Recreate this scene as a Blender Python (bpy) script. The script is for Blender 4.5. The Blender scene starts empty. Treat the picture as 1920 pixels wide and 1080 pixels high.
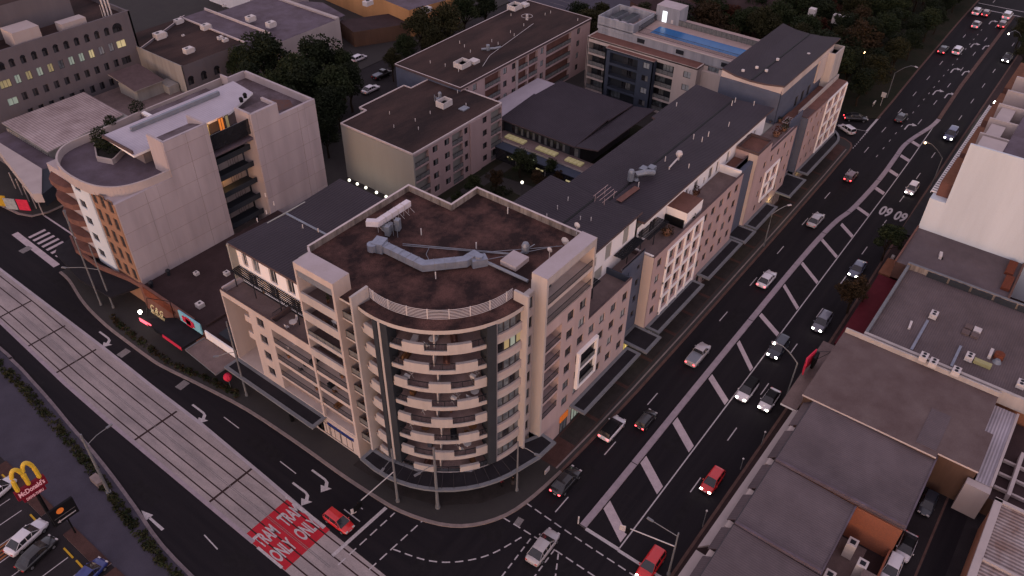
import bpy, bmesh, math, random
from mathutils import Matrix, Vector
random.seed(7)
R=math.radians
sc=bpy.context.scene
COL=sc.collection
# ---------------------------------------------------------------- camera
FPX=1521.09; YAW,PIT,ROLL=0.641659,0.684896,-0.01697; CAMZ=83.0
_f=Vector((math.cos(YAW)*math.cos(PIT),math.sin(YAW)*math.cos(PIT),-math.sin(PIT)))
_r=Vector((math.sin(YAW),-math.cos(YAW),0)); _d=_f.cross(_r)
_r2=math.cos(ROLL)*_r+math.sin(ROLL)*_d; _d2=-math.sin(ROLL)*_r+math.cos(ROLL)*_d
cam=bpy.data.objects.new('camera',bpy.data.cameras.new('camera')); COL.objects.link(cam)
cam.matrix_world=Matrix(((_r2.x,-_d2.x,-_f.x,0),(_r2.y,-_d2.y,-_f.y,0),(_r2.z,-_d2.z,-_f.z,CAMZ),(0,0,0,1)))
cam.data.sensor_width=36; cam.data.lens=FPX/1920*36; cam.data.clip_start=1; cam.data.clip_end=3000
sc.camera=cam
def G(px,py,z=0.0):
    """where the sight line of a point of the photograph meets the level z"""
    d=_r2*((px-960)/FPX)+_d2*((py-540)/FPX)+_f
    t=(z-CAMZ)/d.z
    return Vector((d.x*t,d.y*t,z))
def ZT(base,top,zb=0.0):
    """height of the top of a vertical thing standing at base"""
    b=G(base[0],base[1],zb); best=(1e9,0)
    for i in range(10,1200):
        z=i*.04; v=Vector((b.x,b.y,z-CAMZ)); w=v.dot(_f)
        e=math.hypot(960+FPX*v.dot(_r2)/w-top[0],540+FPX*v.dot(_d2)/w-top[1])
        if e<best[0]: best=(e,z)
    return best[1]
# ---------------------------------------------------------------- light
SUN_EL,SUN_AZ=R(7),R(197)      # direction to the sun measured from +x
w=bpy.data.worlds.new('World'); sc.world=w; w.use_nodes=True
nt=w.node_tree; nt.nodes.clear()
sky=nt.nodes.new('ShaderNodeTexSky'); sky.sky_type='NISHITA'; sky.sun_disc=False
sky.sun_elevation=R(5); sky.sun_rotation=R(90)-SUN_AZ; sky.air_density=1.0; sky.dust_density=1.0; sky.ozone_density=1.5
tint=nt.nodes.new('ShaderNodeMix'); tint.data_type='RGBA'; tint.blend_type='MULTIPLY'; tint.inputs[0].default_value=1
tint.inputs[7].default_value=(1.03,0.85,0.93,1)
bg=nt.nodes.new('ShaderNodeBackground'); bg.inputs[1].default_value=0.15
wo=nt.nodes.new('ShaderNodeOutputWorld')
veil=nt.nodes.new('ShaderNodeMix'); veil.data_type='RGBA'; veil.inputs[0].default_value=0.72; veil.inputs[7].default_value=(1.07,0.81,0.89,1)   # constant mauve mixed into the sky to even out the ambient light
nt.links.new(sky.outputs[0],tint.inputs[6]); nt.links.new(tint.outputs[2],veil.inputs[6]); nt.links.new(veil.outputs[2],bg.inputs[0]); nt.links.new(bg.outputs[0],wo.inputs[0])
sl=bpy.data.lights.new('sun','SUN'); sl.energy=0.14; sl.angle=R(45); sl.color=(1.0,0.88,0.83)
so=bpy.data.objects.new('sun',sl); COL.objects.link(so)
_sd=Vector((math.cos(SUN_AZ)*math.cos(SUN_EL),math.sin(SUN_AZ)*math.cos(SUN_EL),math.sin(SUN_EL)))
so.rotation_euler=_sd.to_track_quat('Z','Y').to_euler(); so.location=(0,0,120)
vs=sc.view_settings; vs.view_transform='Standard'; vs.look='None'; vs.exposure=2.32; vs.gamma=1.0
# ---------------------------------------------------------------- materials
MAT={}
def mat(name,rgb,rough=.85,var=.18,scale=.6,rgb2=None,bump=0,rib=None,metal=0,streak=0,emit=0,spec=.1,mott=0,fine=0,stretch=None):
    m=bpy.data.materials.new(name); m.use_nodes=True; n=m.node_tree; b=n.nodes['Principled BSDF']
    b.inputs['Roughness'].default_value=rough; b.inputs['Metallic'].default_value=metal
    b.inputs['Specular IOR Level'].default_value=spec
    L=n.links.new; geo=n.nodes.new('ShaderNodeNewGeometry'); pos=geo.outputs['Position']
    c1=(*rgb,1); c2=(*(rgb2 or tuple(x*(1-var) for x in rgb)),1)
    ns=n.nodes.new('ShaderNodeTexNoise'); ns.inputs['Scale'].default_value=scale; ns.inputs['Detail'].default_value=6; ns.inputs['Roughness'].default_value=.65
    src=pos
    if streak or stretch:
        mp=n.nodes.new('ShaderNodeMapping'); mp.inputs['Scale'].default_value=stretch or (1,1,.12); L(pos,mp.inputs[0]); src=mp.outputs[0]
    L(src,ns.inputs['Vector'])
    cr=n.nodes.new('ShaderNodeValToRGB'); cr.color_ramp.elements[0].position=.36 if not mott else .40; cr.color_ramp.elements[1].position=.66 if not mott else .64
    cr.color_ramp.elements[0].color=c1; cr.color_ramp.elements[1].color=c2
    L(ns.outputs[0],cr.inputs[0]); out=cr.outputs[0]
    if fine:
        n2=n.nodes.new('ShaderNodeTexNoise'); n2.inputs['Scale'].default_value=9; n2.inputs['Detail'].default_value=4; L(pos,n2.inputs['Vector'])
        mr=n.nodes.new('ShaderNodeMapRange'); mr.inputs[1].default_value=.3; mr.inputs[2].default_value=.7; mr.inputs[3].default_value=1-fine; mr.inputs[4].default_value=1+fine; L(n2.outputs[0],mr.inputs[0])
        mx=n.nodes.new('ShaderNodeMix'); mx.data_type='RGBA'; mx.blend_type='MULTIPLY'; mx.inputs[0].default_value=1
        L(out,mx.inputs[6]); L(mr.outputs[0],mx.inputs[7]); out=mx.outputs[2]
    if rib:   # (axis, period, depth, colour share)
        wv=n.nodes.new('ShaderNodeTexWave'); wv.bands_direction=rib[0]; wv.inputs['Scale'].default_value=.314/rib[1]; wv.inputs['Distortion'].default_value=0
        L(pos,wv.inputs['Vector'])
        mr=n.nodes.new('ShaderNodeMapRange'); mr.inputs[3].default_value=1-rib[3]; mr.inputs[4].default_value=1+rib[3]*.4; L(wv.outputs['Fac'],mr.inputs[0])
        mx=n.nodes.new('ShaderNodeMix'); mx.data_type='RGBA'; mx.blend_type='MULTIPLY'; mx.inputs[0].default_value=1
        L(out,mx.inputs[6]); L(mr.outputs[0],mx.inputs[7]); out=mx.outputs[2]
        bp=n.nodes.new('ShaderNodeBump'); bp.inputs['Strength'].default_value=1; bp.inputs['Distance'].default_value=rib[2]; L(wv.outputs['Fac'],bp.inputs['Height']); L(bp.outputs[0],b.inputs['Normal'])
    elif bump:
        n3=n.nodes.new('ShaderNodeTexNoise'); n3.inputs['Scale'].default_value=6; n3.inputs['Detail'].default_value=5; L(pos,n3.inputs['Vector'])
        bp=n.nodes.new('ShaderNodeBump'); bp.inputs['Strength'].default_value=.6; bp.inputs['Distance'].default_value=bump; L(n3.outputs[0],bp.inputs['Height']); L(bp.outputs[0],b.inputs['Normal'])
    L(out,b.inputs['Base Color'])
    if emit:
        b.inputs['Emission Color'].default_value=c1; b.inputs['Emission Strength'].default_value=emit
    MAT[name]=m; return m
def brick(name,rgb,rgb2,mortar,scale=4,plane='xz'):
    m=bpy.data.materials.new(name); m.use_nodes=True; n=m.node_tree; b=n.nodes['Principled BSDF']; L=n.links.new
    geo=n.nodes.new('ShaderNodeNewGeometry'); sp=n.nodes.new('ShaderNodeSeparateXYZ'); L(geo.outputs['Position'],sp.inputs[0])
    ad=n.nodes.new('ShaderNodeMath'); L(sp.outputs[0],ad.inputs[0]); L(sp.outputs[1],ad.inputs[1])
    cb=n.nodes.new('ShaderNodeCombineXYZ')
    if plane=='xz': L(ad.outputs[0],cb.inputs[0]); L(sp.outputs[2],cb.inputs[1])
    else: L(sp.outputs[0],cb.inputs[0]); L(sp.outputs[1],cb.inputs[1])
    br=n.nodes.new('ShaderNodeTexBrick'); br.inputs['Scale'].default_value=scale; br.inputs['Color1'].default_value=(*rgb,1); br.inputs['Color2'].default_value=(*rgb2,1); br.inputs['Mortar'].default_value=(*mortar,1); br.inputs['Mortar Size'].default_value=.02
    L(cb.outputs[0],br.inputs[0]); L(br.outputs[0],b.inputs['Base Color']); b.inputs['Roughness'].default_value=.9
    MAT[name]=m
def panelmat(name,rgb,rgb2,mortar,pw,ph,zoff):
    m=bpy.data.materials.new(name); m.use_nodes=True; n=m.node_tree; b=n.nodes['Principled BSDF']; L=n.links.new
    geo=n.nodes.new('ShaderNodeNewGeometry'); sp=n.nodes.new('ShaderNodeSeparateXYZ'); L(geo.outputs['Position'],sp.inputs[0])
    ad=n.nodes.new('ShaderNodeMath'); L(sp.outputs[0],ad.inputs[0]); L(sp.outputs[1],ad.inputs[1]); az=n.nodes.new('ShaderNodeMath'); L(sp.outputs[2],az.inputs[0]); az.inputs[1].default_value=zoff
    cb=n.nodes.new('ShaderNodeCombineXYZ'); L(ad.outputs[0],cb.inputs[0]); L(az.outputs[0],cb.inputs[1])
    br=n.nodes.new('ShaderNodeTexBrick'); br.offset=0; br.inputs['Scale'].default_value=1; br.inputs['Brick Width'].default_value=pw; br.inputs['Row Height'].default_value=ph; br.inputs['Mortar Size'].default_value=.03; br.inputs['Mortar Smooth'].default_value=.5
    for k,c in (('Color1',rgb),('Color2',rgb2),('Mortar',mortar)): br.inputs[k].default_value=(*c,1)
    L(cb.outputs[0],br.inputs[0]); mp=n.nodes.new('ShaderNodeMapping'); mp.inputs['Scale'].default_value=(1,1,.15); L(geo.outputs['Position'],mp.inputs[0]); ns=n.nodes.new('ShaderNodeTexNoise'); ns.inputs['Scale'].default_value=.5; ns.inputs['Detail'].default_value=7; L(mp.outputs[0],ns.inputs['Vector'])
    mr=n.nodes.new('ShaderNodeMapRange'); mr.inputs[1].default_value=.3; mr.inputs[2].default_value=.7; mr.inputs[3].default_value=.84; mr.inputs[4].default_value=1.08; L(ns.outputs[0],mr.inputs[0])
    mx=n.nodes.new('ShaderNodeMix'); mx.data_type='RGBA'; mx.blend_type='MULTIPLY'; mx.inputs[0].default_value=1; L(br.outputs[0],mx.inputs[6]); L(mr.outputs[0],mx.inputs[7]); L(mx.outputs[2],b.inputs['Base Color']); b.inputs['Roughness'].default_value=.88; b.inputs['Specular IOR Level'].default_value=.1
    MAT[name]=m
def em(name,rgb,s):
    m=bpy.data.materials.new(name); m.use_nodes=True; b=m.node_tree.nodes['Principled BSDF']
    b.inputs['Base Color'].default_value=(*[min(1,x*.5) for x in rgb],1); b.inputs['Emission Color'].default_value=(*rgb,1); b.inputs['Emission Strength'].default_value=s; MAT[name]=m
mat('soil',(.028,.024,.022),.95,.4,.15,rgb2=(.018,.022,.014),fine=.2)
mat('grass',(.014,.017,.010),.95,.4,.25,rgb2=(.026,.022,.015),bump=.05,fine=.3)
mat('asphalt',(.0115,.0100,.0125),.85,.25,.9,rgb2=(.0165,.0140,.0165),bump=.006,fine=.14,stretch=(.05,1,1))
mat('asphalt_y',(.0115,.0100,.0125),.85,.25,.9,rgb2=(.0165,.0140,.0165),bump=.006,fine=.14,stretch=(1,.05,1))
mat('asphalt_old',(.020,.017,.019),.85,.25,.3,rgb2=(.028,.024,.026),fine=.18)
mat('path_blue',(.058,.052,.070),.85,.2,.3,fine=.12)
mat('pavement',(.040,.036,.036),.85,.2,.3,rgb2=(.046,.042,.040),fine=.15)
mat('pavement_brown',(.042,.026,.026),.85,.2,.5,fine=.15)
mat('pavement_green',(.038,.032,.031),.85,.3,.6,fine=.2)
mat('concrete_track',(.33,.28,.275),.85,.2,.5,rgb2=(.22,.19,.19),fine=.14,stretch=(1,.25,1))
mat('track_edge',(.36,.32,.345),.8,.2,.4)
mat('rail',(.035,.018,.018),.6,.2)
mat('kerb',(.24,.19,.18),.85,.25,1.2)
mat('kerb_brown',(.12,.07,.06),.85,.3,1.2)
mat('kerb_dull',(.19,.155,.165),.85,.35,1.5)
mat('median_c',(.31,.255,.285),.85,.2,1.0)
mat('mark',(.46,.42,.43),.7,.25,3,fine=.2)
mat('mark_dull',(.20,.18,.18),.8,.3,3,fine=.25)
mat('mark_stripe',(.45,.37,.39),.8,.2,1,fine=.12)
mat('tram_red',(.42,.022,.035),.75,.15,1,fine=.1)
mat('yellow_paint',(.50,.30,.03),.8,.2,2)
mat('orange_paint',(.26,.10,.04),.8,.3,2)
mat('red_paving',(.075,.040,.035),.9,.3,.7,fine=.2)
mat('c_peach',(.49,.41,.38),.85,.22,.25,streak=1)
mat('c_pink',(.44,.34,.335),.88,.2,.3,streak=1)
mat('c_cream',(.43,.385,.37),.85,.24,.4,streak=1)
mat('c_grey_pink',(.40,.34,.33),.85,.12,.3,streak=1)
mat('c_lilac',(.40,.345,.365),.85,.13,.25,rgb2=(.34,.29,.29),streak=1,fine=.04)
mat('c_white',(.80,.76,.76),.8,.12,.3,streak=1)
mat('c_white_warm',(.56,.60,.645),.8,.2,.12,streak=1,fine=.03)
mat('c_blue',(.050,.060,.085),.85,.15,.5)
mat('c_blue_mid',(.095,.105,.145),.85,.15,.5)
mat('c_slate',(.034,.038,.046),.7,.15,.5)
mat('c_beige',(.30,.29,.265),.88,.1,.25,streak=1,fine=.04)
mat('c_flatpink',(.42,.305,.30),.88,.18,.3,streak=1)
mat('c_office',(.135,.118,.13),.88,.15,.3,streak=1)
mat('c_office_light',(.27,.255,.245),.88,.3,.4,streak=1)
mat('c_orange',(.29,.165,.11),.85,.15,.5,streak=1)
mat('c_orange_wall',(.52,.27,.12),.85,.2,.25,streak=1,fine=.08)
mat('c_brownwall',(.12,.07,.05),.85,.3,.4,streak=1)
mat('c_balcony',(.27,.215,.205),.85,.25,.6)
mat('c_brownred',(.17,.085,.07),.85,.25,.6)
mat('parapet_in',(.30,.25,.22),.9,.6,1.2,rgb2=(.10,.08,.07),streak=1)
mat('cap',(.52,.44,.43),.8,.15,1)
mat('cap_dark',(.10,.07,.072),.8,.2,1)
mat('roof_mem',(.024,.015,.015),.95,.1,.35,rgb2=(.092,.047,.040),fine=.4,bump=.01,mott=1)
mat('roof_mem2',(.024,.017,.017),.95,.1,.11,stretch=(.5,1.6,1),rgb2=(.060,.036,.032),fine=.25,bump=.01)
mat('roof_brown',(.050,.032,.033),.9,.3,.3,fine=.15)
mat('balcony_floor',(.36,.255,.24),.85,.3,.7,fine=.15)
mat('terrace',(.17,.125,.12),.9,.25,.5,fine=.12)
mat('terrace_brown',(.17,.085,.068),.9,.25,.5,fine=.12)
mat('roof_lilac',(.125,.10,.125),.85,.25,.3,rgb2=(.085,.065,.075),fine=.1)
mat('roof_dirty',(.14,.11,.125),.9,.25,.35,rgb2=(.07,.05,.052),fine=.15)
mat('roof_zinc',(.43,.39,.44),.6,.12,.3,rib=('X',.42,.02,.06))
mat('roof_ribbed_white',(.40,.33,.33),.75,.5,.22,rgb2=(.25,.19,.19),rib=('X',.55,.05,.28))
mat('rib_dark_x',(.043,.035,.044),.7,.2,.15,rib=('X',.45,.03,.12),fine=.08)
mat('rib_dark_y',(.043,.035,.044),.7,.2,.15,rib=('Y',.45,.03,.12),fine=.08)
mat('rib_brown_x',(.130,.103,.110),.75,.3,.16,rib=('X',.30,.02,.13),fine=.06)
mat('rib_brown_y',(.130,.101,.104),.75,.3,.2,rib=('Y',.30,.02,.13),fine=.06)
mat('roof_flat_brown',(.135,.102,.098),.85,.2,.22,rgb2=(.098,.068,.066),fine=.14)
mat('rib_white_y',(.40,.36,.40),.6,.25,.2,rib=('Y',.36,.04,.30))
mat('rib_old_x',(.36,.31,.31),.75,.4,.35,rgb2=(.20,.13,.11),rib=('X',.5,.05,.5))
mat('metal_dark',(.022,.024,.030),.5,.2,1)
mat('metal_grey',(.22,.235,.27),.5,.15,.8,metal=.3)
mat('duct',(.25,.27,.33),.45,.25,1.2,metal=.35)
mat('duct_white',(.60,.54,.57),.5,.15,1)
mat('metal_edge',(.17,.175,.19),.6,.2,1)
mat('white_box',(.55,.50,.49),.6,.15,2)
mat('green_box',(.34,.32,.16),.6,.15,2)
mat('rust',(.16,.05,.03),.9,.3,3)
mat('canopy_top',(.022,.020,.024),.75,.3,.5)
mat('glass_dark',(.020,.020,.024),.15,.3,.8,spec=.6)
mat('glass_blue',(.17,.195,.215),.25,.4,1.1,rgb2=(.07,.08,.09),spec=.5)
mat('glass_mid',(.055,.055,.062),.25,.4,1.1,spec=.5)
mat('curtain',(.34,.36,.37),.8,.3,2)
mat('curtain_grey',(.17,.17,.17),.8,.4,2)
mat('frame',(.055,.05,.055),.6,.2)
mat('frame_white',(.50,.46,.46),.6,.2)
mat('water',(.010,.085,.24),.25,.25,.25,rgb2=(.016,.12,.30),spec=.15)
mat('pool_tile',(.36,.27,.25),.85,.15,1)
mat('galv',(.19,.195,.225),.6,.45,.5,rgb2=(.33,.33,.36),streak=1)
mat('bark',(.035,.025,.018),.95,.3,3)
mat('wood',(.20,.10,.05),.8,.3,2)
mat('black',(.008,.008,.009),.5,.1)
mat('tyre',(.012,.012,.013),.9,.1)
mat('rimm',(.25,.25,.27),.4,.1,metal=.6)
mat('pole',(.20,.20,.21),.5,.15,2,metal=.3)
mat('sign_black',(.010,.010,.012),.6,.1)
mat('mcred',(.17,.012,.025),.6,.1)
mat('mural',(.16,.42,.52),.7,.3,1.5,rgb2=(.26,.50,.58))
mat('pink_red',(.60,.035,.075),.7,.2,2)
mat('aw_orange',(.20,.085,.05),.8,.25,1)
mat('aw_red',(.09,.012,.018),.8,.2,1)
mat('cloth_white',(.6,.58,.58),.8,.1,2)
mat('plant_pot',(.3,.15,.09),.8,.2,2)
for nm,a,b_ in (('leaf_dark',(.010,.015,.008),(.020,.025,.012)),('leaf_green',(.015,.023,.010),(.030,.036,.015)),('leaf_olive',(.020,.021,.010),(.036,.033,.014)),('leaf_brown',(.024,.017,.009),(.044,.026,.013)),('leaf_red',(.038,.013,.010),(.058,.022,.013)),('leaf_grass',(.024,.027,.013),(.045,.042,.020))):
    mat(nm,a,.85,.3,.35,rgb2=b_,fine=.3)
panelmat('c_panel',(.385,.335,.355),(.345,.295,.315),(.27,.23,.245),9.5,3.15,-.95)
brick('brick_red',(.20,.060,.032),(.28,.085,.04),(.14,.08,.055),4)
brick('brick_orange',(.25,.085,.038),(.30,.11,.048),(.22,.12,.08),3)
brick('brick_brown',(.10,.050,.038),(.13,.06,.045),(.08,.05,.04),4)
em('lit_warm',(1,.80,.36),.25); em('lit_yellow',(1,.84,.45),.06); em('lit_white',(.50,.60,.50),.05); em('lit_orange',(1,.28,.05),.11); em('lit_dim',(.80,.70,.36),.022)
em('lamp_white',(1,.93,.75),6); em('lamp_orange',(1,.62,.3),6); em('globe',(1,.95,.78),.5)
em('head',(1,.94,.82),5); em('tail',(1,.05,.06),2.2); em('tail_dim',(.5,.02,.02),.08); mat('rust_stain',(.13,.065,.05),.9,.4,1.5,rgb2=(.10,.07,.07))
mat('patch',(.0165,.0145,.0165),.9,.3,1.2,fine=.2)
em('sign_red',(1,.10,.14),.5); em('sign_glow',(.9,.95,1),.28)
em('shop_glow',(1,.78,.25),.16); em('gold',(1,.60,.05),.02); em('sign_orange',(1,.25,.04),.04); em('lit_sky',(1,.80,.30),.02); em('sign_text_red',(1,.5,.55),.05)
def paint(name,rgb,rough=.3):
    m=bpy.data.materials.new(name); m.use_nodes=True; b=m.node_tree.nodes['Principled BSDF']
    b.inputs['Base Color'].default_value=(*rgb,1); b.inputs['Roughness'].default_value=rough; b.inputs['Coat Weight'].default_value=.6; b.inputs['Coat Roughness'].default_value=.08; MAT[name]=m
for nm,c in (('p_white',(.58,.55,.58)),('p_silver',(.36,.33,.34)),('p_black',(.010,.010,.012)),('p_red',(.50,.012,.016)),('p_grey',(.12,.12,.15)),('p_dkred',(.09,.012,.014)),('p_blue',(.03,.04,.12)),('p_navy',(.016,.022,.035)),('p_bluegrey',(.10,.115,.17)),('p_deepblue',(.015,.03,.16))): paint(nm,c)
# ---------------------------------------------------------------- mesh helpers
class MB:
    def __init__(s): s.v=[]; s.f=[]; s.m=[]
    def face(s,pts,mi=0):
        b=len(s.v); s.v+= [tuple(p) for p in pts]; s.f.append(tuple(range(b,b+len(pts)))); s.m.append(mi)
    def box(s,x0,x1,y0,y1,z0,z1,mi=0,top=None):
        s.prism([(x0,y0),(x1,y0),(x1,y1),(x0,y1)],z0,z1,mi,top)
    def prism(s,poly,z0,z1,mi=0,top=None,cap=True,bot=True):
        b=len(s.v); n=len(poly)
        a=sum(poly[i][0]*poly[(i+1)%n][1]-poly[(i+1)%n][0]*poly[i][1] for i in range(n))
        if a<0: poly=list(reversed(poly))
        s.v+=[(p[0],p[1],z0) for p in poly]+[(p[0],p[1],z1) for p in poly]
        for i in range(n): j=(i+1)%n; s.f.append((b+i,b+j,b+n+j,b+n+i)); s.m.append(mi)
        if cap: s.f.append(tuple(range(b+n,b+2*n))); s.m.append(mi if top is None else top)
        if bot: s.f.append(tuple(range(b+n-1,b-1,-1))); s.m.append(mi)
    def obox(s,c,hx,hy,z0,z1,ang=0,mi=0,top=None):
        ca,sa=math.cos(ang),math.sin(ang)
        s.prism([(c[0]+x*ca-y*sa,c[1]+x*sa+y*ca) for x,y in ((-hx,-hy),(hx,-hy),(hx,hy),(-hx,hy))],z0,z1,mi,top)
    def tube(s,pts,r,n=6,mi=0,r2=None):
        pts=[Vector(p) for p in pts]; b0=len(s.v); N=len(pts)
        for i,p in enumerate(pts):
            t=(pts[min(i+1,N-1)]-pts[max(i-1,0)]).normalized(); a=t.orthogonal().normalized() if abs(t.z)>.99 else t.cross(Vector((0,0,1))).normalized(); c=t.cross(a)
            rr=r+(r2-r)*i/(N-1) if r2 is not None else r
            for k in range(n): q=p+(a*math.cos(2*math.pi*k/n)+c*math.sin(2*math.pi*k/n))*rr; s.v.append(tuple(q))
        for i in range(N-1):
            for k in range(n): s.f.append((b0+i*n+k,b0+i*n+(k+1)%n,b0+(i+1)*n+(k+1)%n,b0+(i+1)*n+k)); s.m.append(mi)
        s.f.append(tuple(b0+k for k in range(n))[::-1]); s.m.append(mi); s.f.append(tuple(b0+(N-1)*n+k for k in range(n))); s.m.append(mi)
    def cyl(s,x,y,z0,z1,r,n=12,mi=0,r2=None): s.tube([(x,y,z0),(x,y,z1)],r,n,mi,r2)
    def ball(s,x,y,z,r,mi=0,n=8):
        b=len(s.v); k=n//2
        for i in range(k+1):
            th=math.pi*i/k
            for j in range(n): s.v.append((x+r*math.sin(th)*math.cos(2*math.pi*j/n),y+r*math.sin(th)*math.sin(2*math.pi*j/n),z+r*math.cos(th)))
        for i in range(k):
            for j in range(n): s.f.append((b+i*n+j,b+(i+1)*n+j,b+(i+1)*n+(j+1)%n,b+i*n+(j+1)%n)); s.m.append(mi)
    def grid(s,pts,mi=0,close=False):
        """rows of points lofted together"""
        b=len(s.v); n=len(pts[0])
        for r in pts: s.v+=[tuple(p) for p in r]
        for i in range(len(pts)-1):
            for j in range(n if close else n-1): s.f.append((b+i*n+j,b+i*n+(j+1)%n,b+(i+1)*n+(j+1)%n,b+(i+1)*n+j)); s.m.append(mi)
    def build(s,name,mats,parent=None,smooth=False,off=None):
        me=bpy.data.meshes.new(name)
        o=Vector(off) if off is not None else (Vector(parent.location) if parent is not None else Vector((0,0,0)))
        if parent is not None and off is None:
            p=parent
            while p.parent is not None: p=p.parent; o+=Vector(p.location)
        me.from_pydata([(x-o.x,y-o.y,z-o.z) for x,y,z in s.v],[],s.f); 
        for m in (mats if isinstance(mats,(list,tuple)) else [mats]): me.materials.append(MAT[m])
        me.polygons.foreach_set('material_index',s.m)
        if smooth: me.polygons.foreach_set('use_smooth',[True]*len(s.f))
        me.update()
        ob=bpy.data.objects.new(name,me); COL.objects.link(ob)
        if parent is not None: ob.parent=parent
        return ob
def tag(o,label,cat,group=None):
    o['label']=label; o['category']=cat
    if group: o['group']=group
    return o
def thing(name,label,cat,loc=(0,0,0),group=None):
    o=bpy.data.objects.new(name,None); COL.objects.link(o); o.location=loc; o.empty_display_size=.5
    return tag(o,label,cat,group)
def solo(mb,name,mats,label,cat,group=None,smooth=False,loc=None):
    o=mb.build(name,mats,None,smooth,off=loc); 
    if loc is not None: o.location=loc
    return tag(o,label,cat,group)
def struct(mb,name,mats,kind='structure',smooth=False):
    o=mb.build(name,mats,None,smooth); o['kind']=kind; return o
def inset(poly,t):
    n=len(poly); a=sum(poly[i][0]*poly[(i+1)%n][1]-poly[(i+1)%n][0]*poly[i][1] for i in range(n))
    if a<0: poly=list(reversed(poly))
    out=[]
    for i in range(n):
        p0,p1,p2=Vector(poly[i-1]).to_2d(),Vector(poly[i]).to_2d(),Vector(poly[(i+1)%n]).to_2d()
        d1=(p1-p0).normalized(); d2=(p2-p1).normalized(); n1=Vector((-d1.y,d1.x)); n2=Vector((-d2.y,d2.x))
        k=(n1+n2); k=k/max(.2,(1+n1.dot(n2))); out.append((p1.x+k.x*t,p1.y+k.y*t))
    return poly,out
def parapet(mb,poly,zr,zt,t=.25,mw=0,mr=1,mc=2,mi_=None):
    """upstand round a roof polygon with its cap and the roof surface inside"""
    mi_=mw if mi_ is None else mi_
    o,i=inset(poly,t); n=len(o)
    for k in range(n):
        j=(k+1)%n
        mb.face([(*o[k],zt),(*o[j],zt),(*i[j],zt),(*i[k],zt)],mc)
        mb.face([(*i[j],zr),(*i[k],zr),(*i[k],zt),(*i[j],zt)],mi_)
        mb.face([(*o[k],zr),(*o[j],zr),(*o[j],zt),(*o[k],zt)],mw)
    mb.face([(*p,zr) for p in i],mr)
# facade: P start, u direction along it, outward normal on the right-hand side of u
def nrm(u): return (u[1],-u[0])
def wall(mb,P,u,L,z0,z1,ops,mi=0,depth=.22,mrev=None):
    """ops: (s0,s1,za,zb[,depth]) openings with reveals"""
    n=nrm(u); mrev=mi if mrev is None else mrev
    S=sorted({0,L,*[round(o[0],3) for o in ops],*[round(o[1],3) for o in ops]}); Z=sorted({z0,z1,*[round(o[2],3) for o in ops],*[round(o[3],3) for o in ops]})
    S=[s for s in S if -1e-6<=s<=L+1e-6]; Z=[z for z in Z if z0-1e-6<=z<=z1+1e-6]
    pt=lambda s,z,d=0:(P[0]+u[0]*s-n[0]*d,P[1]+u[1]*s-n[1]*d,z)
    for a,b in zip(Z,Z[1:]):
        run=None
        for c,d in zip(S,S[1:]):
            hole=any(o[0]-1e-3<=(c+d)/2<=o[1]+1e-3 and o[2]-1e-3<=(a+b)/2<=o[3]+1e-3 for o in ops)
            if hole:
                if run: mb.face([pt(run[0],a),pt(run[1],a),pt(run[1],b),pt(run[0],b)],mi); run=None
            else: run=(run[0],d) if run else (c,d)
        if run: mb.face([pt(run[0],a),pt(run[1],a),pt(run[1],b),pt(run[0],b)],mi)
    for o in ops:
        s0,s1,a,b=o[:4]; dp=o[4] if len(o)>4 and o[4] else depth
        mb.face([pt(s0,a),pt(s1,a),pt(s1,a,dp),pt(s0,a,dp)],mrev); mb.face([pt(s0,b,dp),pt(s1,b,dp),pt(s1,b),pt(s0,b)],mrev)
        mb.face([pt(s0,a),pt(s0,a,dp),pt(s0,b,dp),pt(s0,b)],mrev); mb.face([pt(s1,a,dp),pt(s1,a),pt(s1,b),pt(s1,b,dp)],mrev)
_wc={}
def winmesh(w,h,style):
    """window: frame, mullion and pane; x along the wall, y inwards, base at z=0"""
    key=(round(w,2),round(h,2),style)
    if key in _wc: return _wc[key]
    m=MB(); g={'dark':'glass_dark','blue':'glass_blue','curt':'curtain','grey':'curtain_grey','lit':'lit_yellow','litw':'lit_white','warm':'lit_orange','dim':'lit_dim','shop':'shop_glow'}[style.split('_')[0]]
    fr='frame_white' if style.endswith('_w') else 'frame'
    f=.06; k=0 if w<1 else 1 if w<2.2 else max(2,int(w/1.1))
    m.face([(0,.05,0),(w,.05,0),(w,.05,h),(0,.05,h)],1)
    m.box(0,w,-.02,.05,0,f,0); m.box(0,w,-.02,.05,h-f,h,0); m.box(0,f,-.02,.05,f,h-f,0); m.box(w-f,w,-.02,.05,f,h-f,0)
    for i in range(1,k+1): x=w*i/(k+1); m.box(x-.03,x+.03,-.01,.05,f,h-f,0)
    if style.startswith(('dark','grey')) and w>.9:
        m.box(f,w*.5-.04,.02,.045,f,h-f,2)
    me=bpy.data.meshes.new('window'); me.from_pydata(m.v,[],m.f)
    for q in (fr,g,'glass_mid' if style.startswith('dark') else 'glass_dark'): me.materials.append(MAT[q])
    me.polygons.foreach_set('material_index',m.m); me.update(); _wc[key]=me; return me
def worldoff(p):
    o=Vector((0,0,0))
    while p is not None: o+=Vector(p.location); p=p.parent
    return o
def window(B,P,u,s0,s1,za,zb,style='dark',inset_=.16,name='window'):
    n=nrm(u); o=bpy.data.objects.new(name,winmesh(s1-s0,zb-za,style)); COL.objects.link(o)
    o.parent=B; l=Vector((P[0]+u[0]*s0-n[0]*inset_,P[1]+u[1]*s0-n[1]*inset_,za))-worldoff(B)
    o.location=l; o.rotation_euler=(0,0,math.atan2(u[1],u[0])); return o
def rstyle(p=('dark',)*7+('blue','grey','curt')): return random.choice(p)
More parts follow.
